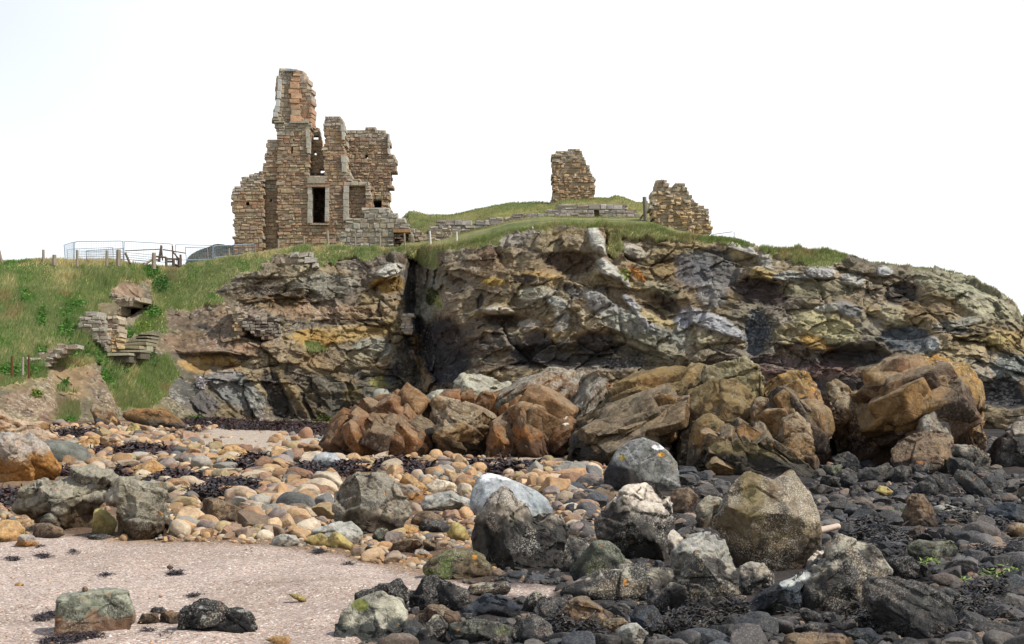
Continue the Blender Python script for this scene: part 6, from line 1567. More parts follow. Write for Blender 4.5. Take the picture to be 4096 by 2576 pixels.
# ------------------------------------------------------------------ FENCES AND POSTS
WOOD = lin((138, 128, 112)); WOODD = lin((96, 84, 74)); STEEL = lin((112, 134, 156)); RUST = lin((96, 58, 44))


def bar(mb, a, b, r, c, n=5, r2=None):
    a = np.asarray(a, float); b = np.asarray(b, float)
    d = b - a; L = np.linalg.norm(d); d = d / L
    t = np.array([0, 0, 1.0]) if abs(d[2]) < .9 else np.array([1.0, 0, 0])
    e1 = np.cross(d, t); e1 /= np.linalg.norm(e1); e2 = np.cross(d, e1)
    an = np.arange(n) / n * 2 * math.pi
    ring = np.cos(an)[:, None] * e1 + np.sin(an)[:, None] * e2
    r2 = r if r2 is None else r2
    V = np.concatenate([a + ring * r, b + ring * r2])
    F = np.array([[i, (i + 1) % n, n + (i + 1) % n, n + i] for i in range(n)])
    mb.add(V, F, c)
    mb.add(V[n:], np.array([list(range(n))]), c)


def zoomp(tg, x, y, Y):
    return unproj(*U(tg, [(x, y)])[0], Y)


def post(name, label, tg, x0, y0, x1, y1, Y, r, c, parent=None, cat='post', group=None, mat=None):
    mb = MB(); b = zoomp(tg, x0, y0, Y); t = zoomp(tg, x1, y1, Y)
    bar(mb, b - np.array([0, 0, .25]), t, r * 1.05, c, 6, r * .92)
    o = mb.build(name, mat or M_WOOD, parent, loc=tuple(b))
    if label:
        tag(o, label, cat, group)
    return o


post('fence_post', 'leaning grey post at the far left edge of the bank top', 'b', 25, 335, -8, 240, 70, .07, WOOD)
post('fence_post', 'upright wooden post standing alone on the left turf skyline', 'b', 410, 345, 408, 232, 70.5, .07, WOOD)
post('fence_post', 'short split wooden stump post left of the steel barriers', 'b', 512, 335, 512, 280, 70.5, .11, WOOD)
# wire and post fence among the barriers
f = empty('wire_fence', tuple(zoomp('b', 900, 345, 71)))
tag(f, 'post and wire fence running behind the turf edge in front of the steel barriers', 'fence')
for (x, y0, y1, r) in ((726, 345, 235, .07), (1005, 340, 240, .07), (1115, 342, 232, .12), (1448, 370, 262, .11)):
    post('fence_post', None, 'b', x, y0, x, y1, 71, r, WOOD, f)
mb = MB()
for dy in (0, 22, 44, 66):
    bar(mb, zoomp('b', 726, 250 + dy, 71), zoomp('b', 1005, 252 + dy, 71), .010, WOODD, 3)
    bar(mb, zoomp('b', 1005, 252 + dy, 71), zoomp('b', 1115, 254 + dy, 71), .010, WOODD, 3)
    bar(mb, zoomp('b', 1115, 250 + dy, 71), zoomp('b', 1448, 285 + dy, 71), .010, WOODD, 3)
mb.build('wire', M_METAL, f)
mb = MB(); bar(mb, zoomp('b', 1225, 365, 70.8), zoomp('b', 1180, 265, 71), .06, WOODD, 5); mb.build('brace', M_WOOD, f)
mb = MB(); bar(mb, zoomp('b', 1355, 378, 70.8), zoomp('b', 1440, 318, 71), .06, WOOD, 5); mb.build('brace', M_WOOD, f)


def panel(label, x0, y0, x1, y1, x2, y2, x3, y3, Y0, Y1, tg='b', mesh=True, r=.02):
    """temporary steel mesh barrier: corners top-left, top-right, bottom-right, bottom-left"""
    a = zoomp(tg, x0, y0, Y0); b = zoomp(tg, x1, y1, Y1); c = zoomp(tg, x2, y2, Y1); d = zoomp(tg, x3, y3, Y0)
    o = empty('steel_barrier', tuple(d))
    tag(o, label, 'barrier', 'temporary steel barriers by the castle path')
    mb = MB()
    for p, q in ((a + (b - a) * .04, a + (b - a) * .96), (b, c), (a, d), (d + (a - d) * .12, c + (b - c) * .12), (a + (b - a) * .0 + (d - a) * .05, a + (b - a) * .04), (b + (c - b) * .05, a + (b - a) * .96)):
        if np.linalg.norm(q - p) > .01:
            bar(mb, p, q, r, STEEL, 6)
    mb.build('frame', M_METAL, o)
    if mesh:
        mb = MB()
        n = max(6, int(np.linalg.norm(b - a) / .13))
        for k in range(1, n):
            f_ = k / n
            bar(mb, a + (b - a) * f_, d + (a - d) * .12 + ((c + (b - c) * .12) - (d + (a - d) * .12)) * f_, .0045, STEEL, 3)
        for k in range(1, 8):
            f_ = k / 8 * .88
            bar(mb, a + (d - a) * f_, b + (c - b) * f_, .0045, STEEL, 3)
        mb.build('mesh', M_METAL, o)
    return o


panel('steel mesh barrier angled away at the left end of the enclosure', 602, 188, 690, 160, 692, 345, 615, 345, 76, 79)
panel('widest front steel mesh barrier of the enclosure on the left skyline', 702, 156, 1155, 150, 1160, 345, 700, 345, 79, 79)
panel('steel barrier sloping to the right of the widest one', 1168, 152, 1620, 178, 1625, 380, 1165, 345, 79, 80)
panel('rear left low steel barrier inside the enclosure', 630, 228, 1060, 210, 1068, 345, 640, 345, 84, 86)
panel('rear right low steel barrier inside the enclosure', 810, 243, 1165, 220, 1170, 345, 812, 345, 88, 84)
panel('long low steel barrier crossing behind the wooden stile', 1650, 184, 2000, 192, 2000, 340, 1660, 350, 80, 81, mesh=False)
panel('narrow steel barrier beside the rubble heap', 1742, 210, 1950, 216, 1960, 345, 1755, 350, 79, 79, mesh=True)
panel('steel barrier standing against the castle foot', 2010, 196, 2400, 178, 2402, 285, 2012, 320, 80, 82)
# timber stile
s_ = empty('wooden_stile', tuple(zoomp('b', 1560, 385, 72)))
tag(s_, 'weathered wooden stile and handrails where the path meets the bank', 'stile')
for (a, b, r) in (((1565, 388), (1562, 305), .07), ((1635, 392), (1633, 322), .07), ((1690, 390), (1690, 310), .12), ((1700, 350), (1698, 278), .06)):
    mb = MB(); bar(mb, zoomp('b', *a, 72), zoomp('b', *b, 72), r, WOODD, 6); mb.build('post', M_WOOD, s_)
for (a, b, r) in (((1448, 295), (1565, 305), .05), ((1448, 325), (1500, 330), .05), ((1560, 318), (1700, 322), .05), ((1560, 340), (1640, 345), .045), ((1490, 345), (1516, 190), .05), ((1500, 345), (1522, 200), .04), ((1516, 190), (1530, 335), .04), ((1630, 255), (1690, 330), .045), ((1530, 230), (1745, 265), .03), ((1175, 243), (1500, 228), .025), ((1625, 380), (1622, 195), .04), ((1640, 372), (1690, 392), .06)):
    mb = MB(); bar(mb, zoomp('b', *a, 72.1), zoomp('b', *b, 72.1), r, WOODD, 5); mb.build('rail', M_WOOD, s_)
# fence along the cliff edge before the castle
f = empty('wire_fence', tuple(zoomp('a', 740, 1390, 76.5)))
tag(f, 'thin post and wire fence along the cliff edge in front of the castle', 'fence')
px = [('a', 205, 1475, 207, 1412), ('a', 560, 1420, 558, 1350), ('a', 742, 1390, 740, 1325), ('a', 918, 1395, 908, 1288), ('a', 1108, 1395, 1106, 1330), ('a', 1284, 1398, 1282, 1322), ('a', 1463, 1402, 1456, 1305), ('d', 360, 665, 352, 600), ('d', 527, 645, 524, 605)]
tops = []
for (tg, a, b, c, d) in px:
    post('fence_post', None, tg, a, b + 12, c, d, 76.5, .055 if a != 918 else .08, WOOD if tg == 'a' else lin((200, 198, 190)), f)
    tops.append((zoomp(tg, c, d, 76.5), zoomp(tg, a, b, 76.5)))
mb = MB()
for k in range(len(tops) - 1):
    for fz in (.05, .35, .65):
        bar(mb, tops[k][0] * (1 - fz) + tops[k][1] * fz, tops[k + 1][0] * (1 - fz) + tops[k + 1][1] * fz, .008, WOODD, 3)
mb.build('wire', M_METAL, f)
post('fence_post', 'weathered post leaning beside the two-peaked rubble ruin', 'd', 1738, 515, 1730, 382, 85, .14, lin((120, 112, 100)))
post('timber_prop', 'short timber prop lying against the post by the rubble ruin', 'd', 1685, 525, 1740, 470, 85, .06, WOODD, cat='prop')
f = empty('wire_fence', tuple(zoomp('g', 258, 105, 80)))
tag(f, 'slender fence end visible beyond the headland right of the ruins', 'fence')
mb = MB(); bar(mb, zoomp('g', 262, 118, 80), zoomp('g', 260, 50, 80), .02, STEEL, 4); mb.build('post', M_METAL, f)
mb = MB(); bar(mb, zoomp('g', 100, 70, 80), zoomp('g', 248, 50, 80), .02, STEEL, 4); mb.build('rail', M_METAL, f)
for k, (x, y0, y1, c, lab) in enumerate([(112, 1360, 1232, RUST, 'rusty iron post leftmost of three on the nettle terrace'), (216, 1355, 1242, lin((150, 140, 130)), 'pale post between two rusty ones on the nettle terrace'), (272, 1385, 1225, RUST, 'rusty iron post rightmost of three on the nettle terrace')]):
    post('fence_post', lab, 'b', x, y0, x, y1, 57.0, .045, c)

# ------------------------------------------------------------------ GRASS, LEAFY PLANTS
def grass():
    g = HG; P = HP
    u, v = _HUV
    nr, nc = g.shape
    r_, c_ = np.meshgrid(np.arange(nr), np.arange(nc), indexing='ij')
    vis = (g > 0.45) & (c_ > 5) & (c_ < nc - 5) & (u > -40) & (u < 1064)
    vis &= (r_ < HNB + 3) | ((r_ >= HNB + 40) & (r_ < HNB + 76) & (u > 385) & (u < 712))
    k = np.flatnonzero(vis.ravel())
    dens = 2
    k = np.repeat(k, dens)
    edge = (np.abs(r_ - HNB) < 5).ravel() & vis.ravel()
    k = np.concatenate([k, np.repeat(np.flatnonzero(edge), 5)])
    B0 = P.reshape(-1, 3)[k] + rng.uniform(-.06, .06, (len(k), 3))
    uu = u.ravel()[k]; vv = v.ravel()[k]; rr = r_.ravel()[k]
    n1 = fbm(B0 * 0.45, 3, 300); n2 = fbm(B0 * 1.6, 3, 301)
    left = sstep(210, 120, uu) * sstep(262, 280, vv)
    ln = (0.15 + 0.14 * left) * rng.uniform(.6, 1.4, len(k)) * (1 + .5 * n2)
    tus = sstep(.05, .5, fbm(B0 * 2.6, 2, 305)) * sstep(-.2, .3, fbm(B0 * .35, 2, 306))
    ln *= (0.75 + 1.0 * tus)
    ln *= np.where(rr > HNB + 2, .7, 1)
    straw = sstep(0.18, 0.6, n1 + 0.5 * n2 + 0.45 * (rr > HNB - 8) * sstep(480, 440, uu) + rng.uniform(-.3, .3, len(k)))
    green = sstep(0.1, .5, fbm(B0 * 0.7 + 5, 3, 302) + rng.uniform(-.2, .2, len(k)))
    base = mixc(lin((124, 136, 88)), lin((92, 126, 62)), green)
    base = mixc(base, lin((184, 172, 132)), straw * .85)
    base = mixc(base, lin((150, 128, 96)), .6 * sstep(.25, .5, fbm(B0 * .9 + 9, 3, 307)))
    base = mixc(base, lin((120, 112, 70)), .35 * (uu > 385)) * rng.uniform(1.2, 2.1, (len(k), 1))
    th = rng.normal(0.35, .8, len(k))
    lean = np.stack([np.cos(th) * rng.uniform(.1, .7, len(k)), -rng.uniform(-.1, .6, len(k)), rng.uniform(.55, 1, len(k))], -1)
    tip = B0 + lean * ln[:, None]
    w = rng.uniform(.012, .028, len(k))[:, None]
    side = np.stack([np.ones(len(k)), rng.uniform(-.5, .5, len(k)), np.zeros(len(k))], -1) * w
    V = np.stack([B0 - side - [0, 0, .04], B0 + side - [0, 0, .04], tip], 1).reshape(-1, 3)
    F = np.arange(len(V)).reshape(-1, 3)
    C = np.stack([base * .9, base * .9, base * 1.1], 1).reshape(-1, 3)
    o = mesh_np('grass', V, F, C, mat=M_GRASS, smooth=False)
    tag(o, 'long coastal grass, green and straw coloured, on bank and cliff top', 'grass', kind='stuff')


grass()


def leafy(label, tg, x, y, rx, ry, n=None, col=(74, 120, 48), Y=None, leaf=.075):
    c = U(tg, [(x, y)])[0]; s4 = 4 * ZT[tg][2]
    a, b = rx / s4, ry / s4
    n = n or int(26 + 7 * a * b)
    pts = []
    base = hz(c[0], c[1] + b)
    for _ in range(n):
        r = math.sqrt(rng.random()); t = rng.uniform(0, 2 * math.pi)
        p = hz(c[0] + a * r * math.cos(t), c[1] + b * r * math.sin(t))
        pts.append(p + np.array([rng.normal(0, .04), -abs(rng.normal(0.12, .12)), abs(rng.normal(0, .10))]))
    pts = np.array(pts)
    pts = pts[np.abs(pts - np.median(pts, 0)).max(1) < .8]; n = len(pts)
    d = rng.normal(size=(n, 3)); d[:, 2] = np.abs(d[:, 2]) * .4; d[:, 1] -= .3
    d /= np.linalg.norm(d, axis=1)[:, None]
    e = np.cross(d, rng.normal(size=(n, 3))); e /= np.linalg.norm(e, axis=1)[:, None]
    L_ = rng.uniform(.6, 1.5, n)[:, None] * leaf
    V = np.stack([pts - d * L_, pts + e * L_ * .55, pts + d * L_, pts - e * L_ * .55], 1).reshape(-1, 3)
    cc = (lin(col) * [1.15, .95, 1.1] * rng.uniform(.8, 1.7, (n, 1)))
    C = np.repeat(cc, 4, 0)
    o = mesh_np('leafy_plant', V, np.arange(4 * n).reshape(-1, 4), C, mat=M_LEAF, smooth=False, loc=tuple(base))
    tag(o, label, 'plant')


for a in [('bright nettle clump high in the grassy gully below the stile', 'b', 1430, 440, 70, 60), ('dark green nettle bush low in the gully below the stile', 'b', 1530, 570, 75, 70, None, (58, 104, 44)),
          ('small bright plant in the hollow left of the vault', 'b', 750, 755, 55, 28), ('leafy growth beside the grey corner wall, upper part', 'b', 655, 830, 45, 60), ('tall narrow row of leafy weeds on the left slope', 'b', 410, 880, 40, 95),
          ('dense nettle patch left of the grey corner wall', 'b', 645, 1010, 75, 95), ('big bright nettle clump right of the cellar mouth', 'b', 1440, 835, 85, 55), ('yellowish weeds below the clump by the cellar mouth', 'b', 1350, 965, 85, 35, None, (110, 136, 58)),
          ('low green weeds just above the stone steps', 'b', 1190, 1035, 75, 30), ('small dark weed tuft on the far left slope', 'b', 240, 670, 30, 60), ('bright nettles beside the dry-stone wall', 'b', 660, 1195, 105, 65),
          ('nettle bank at the left foot of the stone steps', 'b', 890, 1180, 110, 65), ('small green sprig below the left foot of the steps', 'b', 960, 1270, 40, 50), ('leafy tuft at the top of the dry-stone wall', 'b', 405, 1190, 50, 32),
          ('wide nettle bed around the three iron posts', 'b', 200, 1375, 210, 50), ('round green bush under the lowest step', 'c', 1205, 130, 75, 75), ('dark solitary bush on the lower green slope', 'c', 1450, 105, 45, 62, None, (52, 92, 44)),
          ('climbing green weeds on the right edge of the earth bank', 'c', 1045, 240, 75, 105), ('weeds spilling between round bush and earth bank', 'c', 1150, 205, 65, 30), ('little green tuft growing out of the earth face', 'c', 630, 330, 32, 26),
          ('small moss-green tuft on the left earth face', 'c', 360, 420, 48, 26, None, (104, 130, 60)), ('low bright weeds at the foot of the earth bank', 'c', 660, 680, 55, 26), ('green weeds at the dark foot of the slate cliff', 'c', 1850, 665, 90, 30, None, (66, 96, 44)),
          ('tiny grey-leaved bush in the dark hole of the slate cliff', 'e', 385, 1090, 35, 35, None, (150, 158, 150)), ('mossy growth at the cliff foot left of the orange outcrop', 'e', 1290, 1390, 80, 50, None, (70, 84, 36)),
          ('green weeds beside the white rock ridge in the cliff', 'f', 1660, 370, 30, 60, 60, (104, 122, 52)), ('dark bush hanging in the cliff right of the chasm', 'f', 240, 545, 50, 55, None, (62, 74, 44))]:
    leafy(*a)


def tuft(label, tg, x, y, rx, ry, n=420, col=(188, 174, 136)):
    c = U(tg, [(x, y)])[0]; s4 = 4 * ZT[tg][2]
    V = []; C = []
    base = hz(c[0], c[1])
    for _ in range(n):
        p = hz(c[0] + rx / s4 * rng.uniform(-1, 1), c[1] + ry / s4 * rng.uniform(-1, 1)) + [0, -.06, 0]
        L_ = rng.uniform(.2, .55)
        d = np.array([rng.normal(-.1, .45), -.3, rng.uniform(.2, 1)]); d /= np.linalg.norm(d)
        t = p + d * L_; w = np.array([.014, 0, 0])
        V += [p - w, p + w, t]; cc = lin(col) * rng.uniform(.7, 1.15); C += [cc, cc, cc]
    o = mesh_np('grass_tuft', np.array(V), np.arange(len(V)).reshape(-1, 3), np.array(C), mat=M_GRASS, smooth=False, loc=tuple(base))
    tag(o, label, 'grass tuft')


tuft('large straw-coloured grass tuft hanging on the earth bank', 'c', 640, 570, 110, 90)
tuft('pale dry grass tuft in the gully beside the nettles', 'b', 1620, 470, 40, 60, 160)
tuft('dry grass fringe under the turf edge right of the earth bank', 'c', 1180, 500, 90, 45, 200, (176, 168, 120))


# ------------------------------------------------------------------ COBBLES, DARK STONES, PEBBLES
def gpts(u, v):
    Y = np.full(len(u), 20.0)
    d = unproj(u, v, 1.0); slope = d[:, 2] - CAMH
    for _ in range(40):
        z = ground(d[:, 0] * Y, Y)
        Yn = (z - CAMH) / slope
        Y = np.clip(0.5 * Y + 0.5 * Yn, 2, 90)
    return np.stack([d[:, 0] * Y, Y, ground(d[:, 0] * Y, Y)], -1)


def stone_meshes(n, sub, seed, ang):
    out = []
    for k in range(n):
        V, F = ico(sub)
        V = V.copy()
        rs = np.random.default_rng(seed + k)
        A_ = ang if k % (3 if ang < .6 else 6) else (1 - ang) * .9
        V = V * [1, rs.uniform(.55, .95), rs.uniform(.38, .80)]
        for _ in range(4 + int(A_ * 9)):
            nn = rs.normal(size=3); nn /= np.linalg.norm(nn)
            d = V @ nn
            lim = d.max() * (rs.uniform(.40, .80) if A_ > .5 else rs.uniform(.70, .95))
            V = V - np.outer(np.maximum(d - lim, 0) * (.70 + .28 * A_), nn)
        V = V - V.mean(0)
        V /= np.abs(V).max()
        N_ = vnormals(V, F)
        V = V + N_ * (0.09 * fbm(V * 1.6 + k, 3, seed + k) + (.01 + A_ * 0.05) * fbm(V * 5, 3, k))[:, None]
        out.append((V, F))
    return out


WEED_TAN = [(133, 452.5, 45, 5), (63, 477, 8, 4), (124, 476, 11, 4), (175, 482, 28, 8), (239, 470, 14, 5), (229, 491, 30, 9), (200, 497, 14, 5), (334, 471, 42, 6), (394, 466, 27, 5), (425, 473, 20, 4), (352, 476, 20, 4), (496, 463, 45, 5), (516, 471, 26, 4),
      (313, 478, 16, 7), (212, 424, 45, 4), (180, 432, 18, 3), (75, 435, 22, 3), (8, 500, 14, 9), (280, 427, 60, 4), (320, 432, 30, 4), (330, 446, 14, 4), (540, 458, 20, 3), (22, 512, 14, 7), (250, 462, 20, 3)]
WEED_DARK = [(870, 533, 22, 8), (894, 544, 14, 8), (954, 522, 20, 5), (984, 562, 20, 8), (999, 530, 8, 8), (1017, 557, 10, 10), (990, 598, 26, 9), (978, 616, 25, 12), (852, 613, 26, 9), (948, 634, 24, 8), (563, 630, 15, 10), (586, 638, 22, 6), (695, 627, 35, 12), (731, 618, 22, 8), (680, 639, 40, 6),
      (905, 556, 10, 5), (925, 515, 16, 4), (1005, 625, 20, 10), (870, 628, 14, 6), (770, 612, 20, 6), (545, 622, 10, 6), (640, 632, 10, 6), (820, 610, 20, 5)]
TANS = [(222, 178, 120), (208, 160, 104), (196, 150, 100), (216, 172, 112), (200, 154, 98), (226, 188, 138), (206, 178, 152), (224, 208, 182), (172, 168, 160), (118, 120, 124), (172, 124, 88), (192, 168, 114), (152, 126, 100), (156, 140, 136), (212, 164, 104), (198, 150, 92), (184, 144, 112), (210, 190, 160)]
TANN = ['golden-tan', 'sandy', 'toffee-coloured', 'ochre', 'honey-brown', 'light tan', 'pinkish', 'cream', 'pale grey', 'slate-grey', 'rust-brown', 'olive-yellow', 'brown', 'purple-grey', 'golden', 'amber', 'clay-coloured', 'buff']
DKS = [(80, 76, 72), (66, 67, 69), (94, 84, 76), (54, 52, 51), (112, 103, 93), (72, 76, 82), (118, 98, 80), (86, 80, 77), (60, 57, 54), (166, 132, 100), (100, 95, 92)]
DKN = ['charcoal', 'blue-black', 'grey-brown', 'black', 'ash-grey', 'slate-blue', 'brown', 'purple-black', 'sooty', 'tan', 'mid-grey']


def blocked(x, y, r):
    for (cx, cy, hw, T, _, _) in FOOT:
        if abs(x - cx) < hw * .8 + r * .4 and abs(y - cy) < T * .8 + r * .4:
            return True
    return False


def scatter(kind):
    rs = np.random.default_rng(77 if kind == 'tan' else 78)
    NB, NS = 26000, 15000
    N0 = NB + NS
    if kind == 'tan':
        u = rs.uniform(-20, 720, N0); v = 424 + 150 * rs.random(N0) ** 1.0
    else:
        u = rs.uniform(330, 1044, N0); v = rs.uniform(440, 660, N0)
    G = gpts(u, v)
    big = np.arange(N0) < NB
    wob = 6 * fbm(G * 0.8 * [1, 1, 0], 3, 41)
    ns = fbm(G * [.5, .3, 0], 3, 44)
    dk = (u - (610 + (v - 470) * -1.6)) / 90.0 + 0.9 * ns + rs.uniform(-.5, .5, N0)
    sd = sdpoly(u + wob, v + wob * .4, SAND)
    ok = (sd < -1.0 - 3 * big)
    ok &= (dk < .5) if kind == 'tan' else (dk >= .5)
    pale = sdpoly(u, v, PALE); ok &= (pale < 0) | (rs.random(N0) < .05)
    shl = sdpoly(u, v, SHELLY); ok &= (shl < 0) | (rs.random(N0) < .1)
    ok &= ~((v < 440) & (u > 335))
    wd = np.zeros(N0, bool)
    for (a, b, ra, rb) in (WEED_TAN if kind == 'tan' else WEED_DARK):
        wd |= (((u - a) / ra) ** 2 + ((v - b) / rb) ** 2) < 1
    ok &= ~(wd & (rs.random(N0) < .8))
    if kind == 'tan':
        size = np.exp(rs.normal(math.log(.072), .55, N0)) * np.interp(v, [424, 440, 470, 520, 560], [1.2, 1.35, 1.25, 1.0, .8])
        size = np.clip(size, .06, .30)
    else:
        size = np.exp(rs.normal(math.log(.072), .55, N0)) * np.interp(v, [440, 480, 540, 640], [1.9, 1.35, 1.15, 1.05]) * np.interp(u, [400, 700, 820, 1024], [1.0, 1.0, .8, .75])
        size = np.clip(size, .05, np.interp(v, [440, 500, 560, 644], [.34, .26, .22, .19]))
    size = np.where(big, size, rs.uniform(.018, .06, N0) * np.interp(G[:, 1], [8, 40], [.7, 1.5]))
    rpx = size * FPX / G[:, 1]
    for (_, cy_, _, _, _, hp) in FOOT:
        x0_, y0_ = hp.min(0); x1_, y1_ = hp.max(0)
        kk = np.flatnonzero(ok & (u > x0_ - 30) & (u < x1_ + 30) & (v > y0_ - 20) & (v < y1_ + 30))
        if len(kk):
            d1 = sdpoly(u[kk], v[kk] - .4 * rpx[kk], hp)
            ok[kk[(d1 > (-.45 * rpx[kk] if cy_ < 29.5 else 5))]] = False
    G = G[ok]; u = u[ok]; v = v[ok]; size = size[ok]; big = big[ok]
    order = np.argsort(-size)
    cell = {}
    keep = []
    for i in order:
        if not big[i]:
            keep.append(i); continue
        x, y = G[i, 0], G[i, 1]; r = size[i]
        if blocked(x, y, r):
            continue
        cx, cy = int(x // .5), int(y // .5)
        bad = False
        for a in (-1, 0, 1):
            for b in (-1, 0, 1):
                for j in cell.get((cx + a, cy + b), ()):
                    if (G[j, 0] - x) ** 2 + (G[j, 1] - y) ** 2 < ((size[j] + r) * .66) ** 2:
                        bad = True; break
                if bad: break
            if bad: break
        if bad:
            continue
        cell.setdefault((cx, cy), []).append(i)
        keep.append(i)
    keep = np.array(keep)
    scr = size[keep] / G[keep, 1]
    keep = keep[np.argsort(-scr)]
    return G[keep], size[keep], u[keep], v[keep]


def nearest_name(x, y):
    best = None
    for (cx, cy, hw, T, lab, _) in FOOT:
        d = math.hypot(x - cx, (y - cy)) / (1 + .0) - hw * .5
        if best is None or d < best[0]:
            best = (d, cx, cy, lab)
    d, cx, cy, lab = best
    rel = 'right of' if x - cx > abs(y - cy) * .5 else 'left of' if cx - x > abs(y - cy) * .5 else ('behind' if y > cy else 'in front of')
    words = lab.replace(',', '').split()
    return rel, ' '.join(words[:6])


SHORT = {}


def lay(kind):
    G, S, Us, Vs = scatter(kind)
    tan = kind == 'tan'
    pal, names = (TANS, TANN) if tan else (DKS, DKN)
    protos = stone_meshes(14, 4 if tan else 5, 500 if tan else 600, .78 if tan else .95)
    mes = []
    mat = M_COB if tan else M_DARK
    for k, (V, F) in enumerate(protos):
        o = mesh_np('tmp', V, F, mat=mat)
        mes.append(o.data); bpy.data.objects.remove(o)
    nm = 'cobble' if tan else 'dark_stone'
    for me in mes:
        me.name = nm
    grp = 'rounded cobbles of the tan beach band' if tan else 'dark stones of the shingle on the right'
    vis = (Us > -5) & (Us < 1029) & (Vs < 648)
    idx = np.flatnonzero(vis)[:300]
    rest = np.setdiff1d(np.arange(len(G)), idx)
    rs = np.random.default_rng(5)
    used = {}
    for i in idx:
        c = rs.integers(len(pal)); me = mes[rs.integers(len(mes))]
        o = bpy.data.objects.new(nm, me); COL.objects.link(o)
        s = S[i]
        sc_ = (s * rs.uniform(.85, 1.25), s * rs.uniform(.8, 1.1), s * rs.uniform(.75, 1.1))
        o.scale = sc_
        o.rotation_euler = (rs.normal(0, .18), rs.normal(0, .18), rs.uniform(0, 6.28))
        o.location = (G[i, 0], G[i, 1], G[i, 2] + s * (.18 if tan else .12) + rs.uniform(0, .3) * s)
        cc = lin(pal[c]); cc = (cc * .72 + cc.mean() * .28) * ([1.03, .98, .88] if tan else [1, 1, 1]) * rs.uniform(.48, .80) * (1 if tan else .98)
        o.color = (cc[0], cc[1], cc[2], 1)
        rel, who = nearest_name(G[i, 0], G[i, 1])
        px = s * FPX / G[i, 1]
        sz = 'small' if px < 6.5 else 'medium' if px < 9 else 'large'
        lab = f"{sz} {names[c]} {'cobble' if tan else 'stone'} {rel} the {who}"
        if lab in used:
            used[lab] += 1
            zone = 'far' if Vs[i] < 470 else 'middle' if Vs[i] < 520 else 'near'
            lab2 = f"{sz} {names[c]} {'cobble' if tan else 'stone'} in the {zone} shingle {rel} the {' '.join(who.split()[:5])}"
            lab = lab2
        used.setdefault(lab, 1)
        o['label'] = ' '.join(lab.split()[:16]); o['category'] = 'cobble' if tan else 'stone'; o['group'] = grp
    # everything smaller as one bed
    lows = stone_meshes(10, 3, 700 if tan else 800, .35 if tan else .95)
    lows2 = stone_meshes(10, 2, 900 if tan else 950, .35 if tan else .95)
    VV, FF, CC, n0 = [], [], [], 0
    # many more small pebbles
    Gx = G[rest]; Sx = S[rest]
    for i in range(len(Gx)):
        V, F = lows[i % 10] if Sx[i] / Gx[i, 1] * FPX > 3 else lows2[i % 10]
        a = rs.uniform(0, 6.28); ca, sa = math.cos(a), math.sin(a)
        s = Sx[i]
        Q = V * [s * rs.uniform(.85, 1.2), s, s * rs.uniform(.8, 1.1)]
        Q = np.stack([Q[:, 0] * ca - Q[:, 1] * sa, Q[:, 0] * sa + Q[:, 1] * ca, Q[:, 2] + Q[:, 0] * rs.normal(0, .15)], -1)
        VV.append(Q + Gx[i] + [0, 0, s * rs.uniform(.0, .4)])
        FF.append(F + n0); n0 += len(V)
        cc = lin(pal[rs.integers(len(pal))]); cc = (cc * .72 + cc.mean() * .28) * ([1.03, .98, .88] if tan else [1, 1, 1]) * rs.uniform(.45, .76) * (1 if tan else .9)
        CC.append(np.tile(cc, (len(V), 1)))
    o = mesh_np('small_cobbles' if tan else 'dark_shingle', np.concatenate(VV), np.concatenate(FF), np.concatenate(CC), np.full(n0, .12), M_COBV if tan else M_DARKV)
    tag(o, 'bed of smaller tan and grey cobbles' if tan else 'bed of smaller dark shingle stones', 'cobbles' if tan else 'shingle', kind='stuff')
    return len(G)


print('tan', lay('tan')); print('dark', lay('dark'))


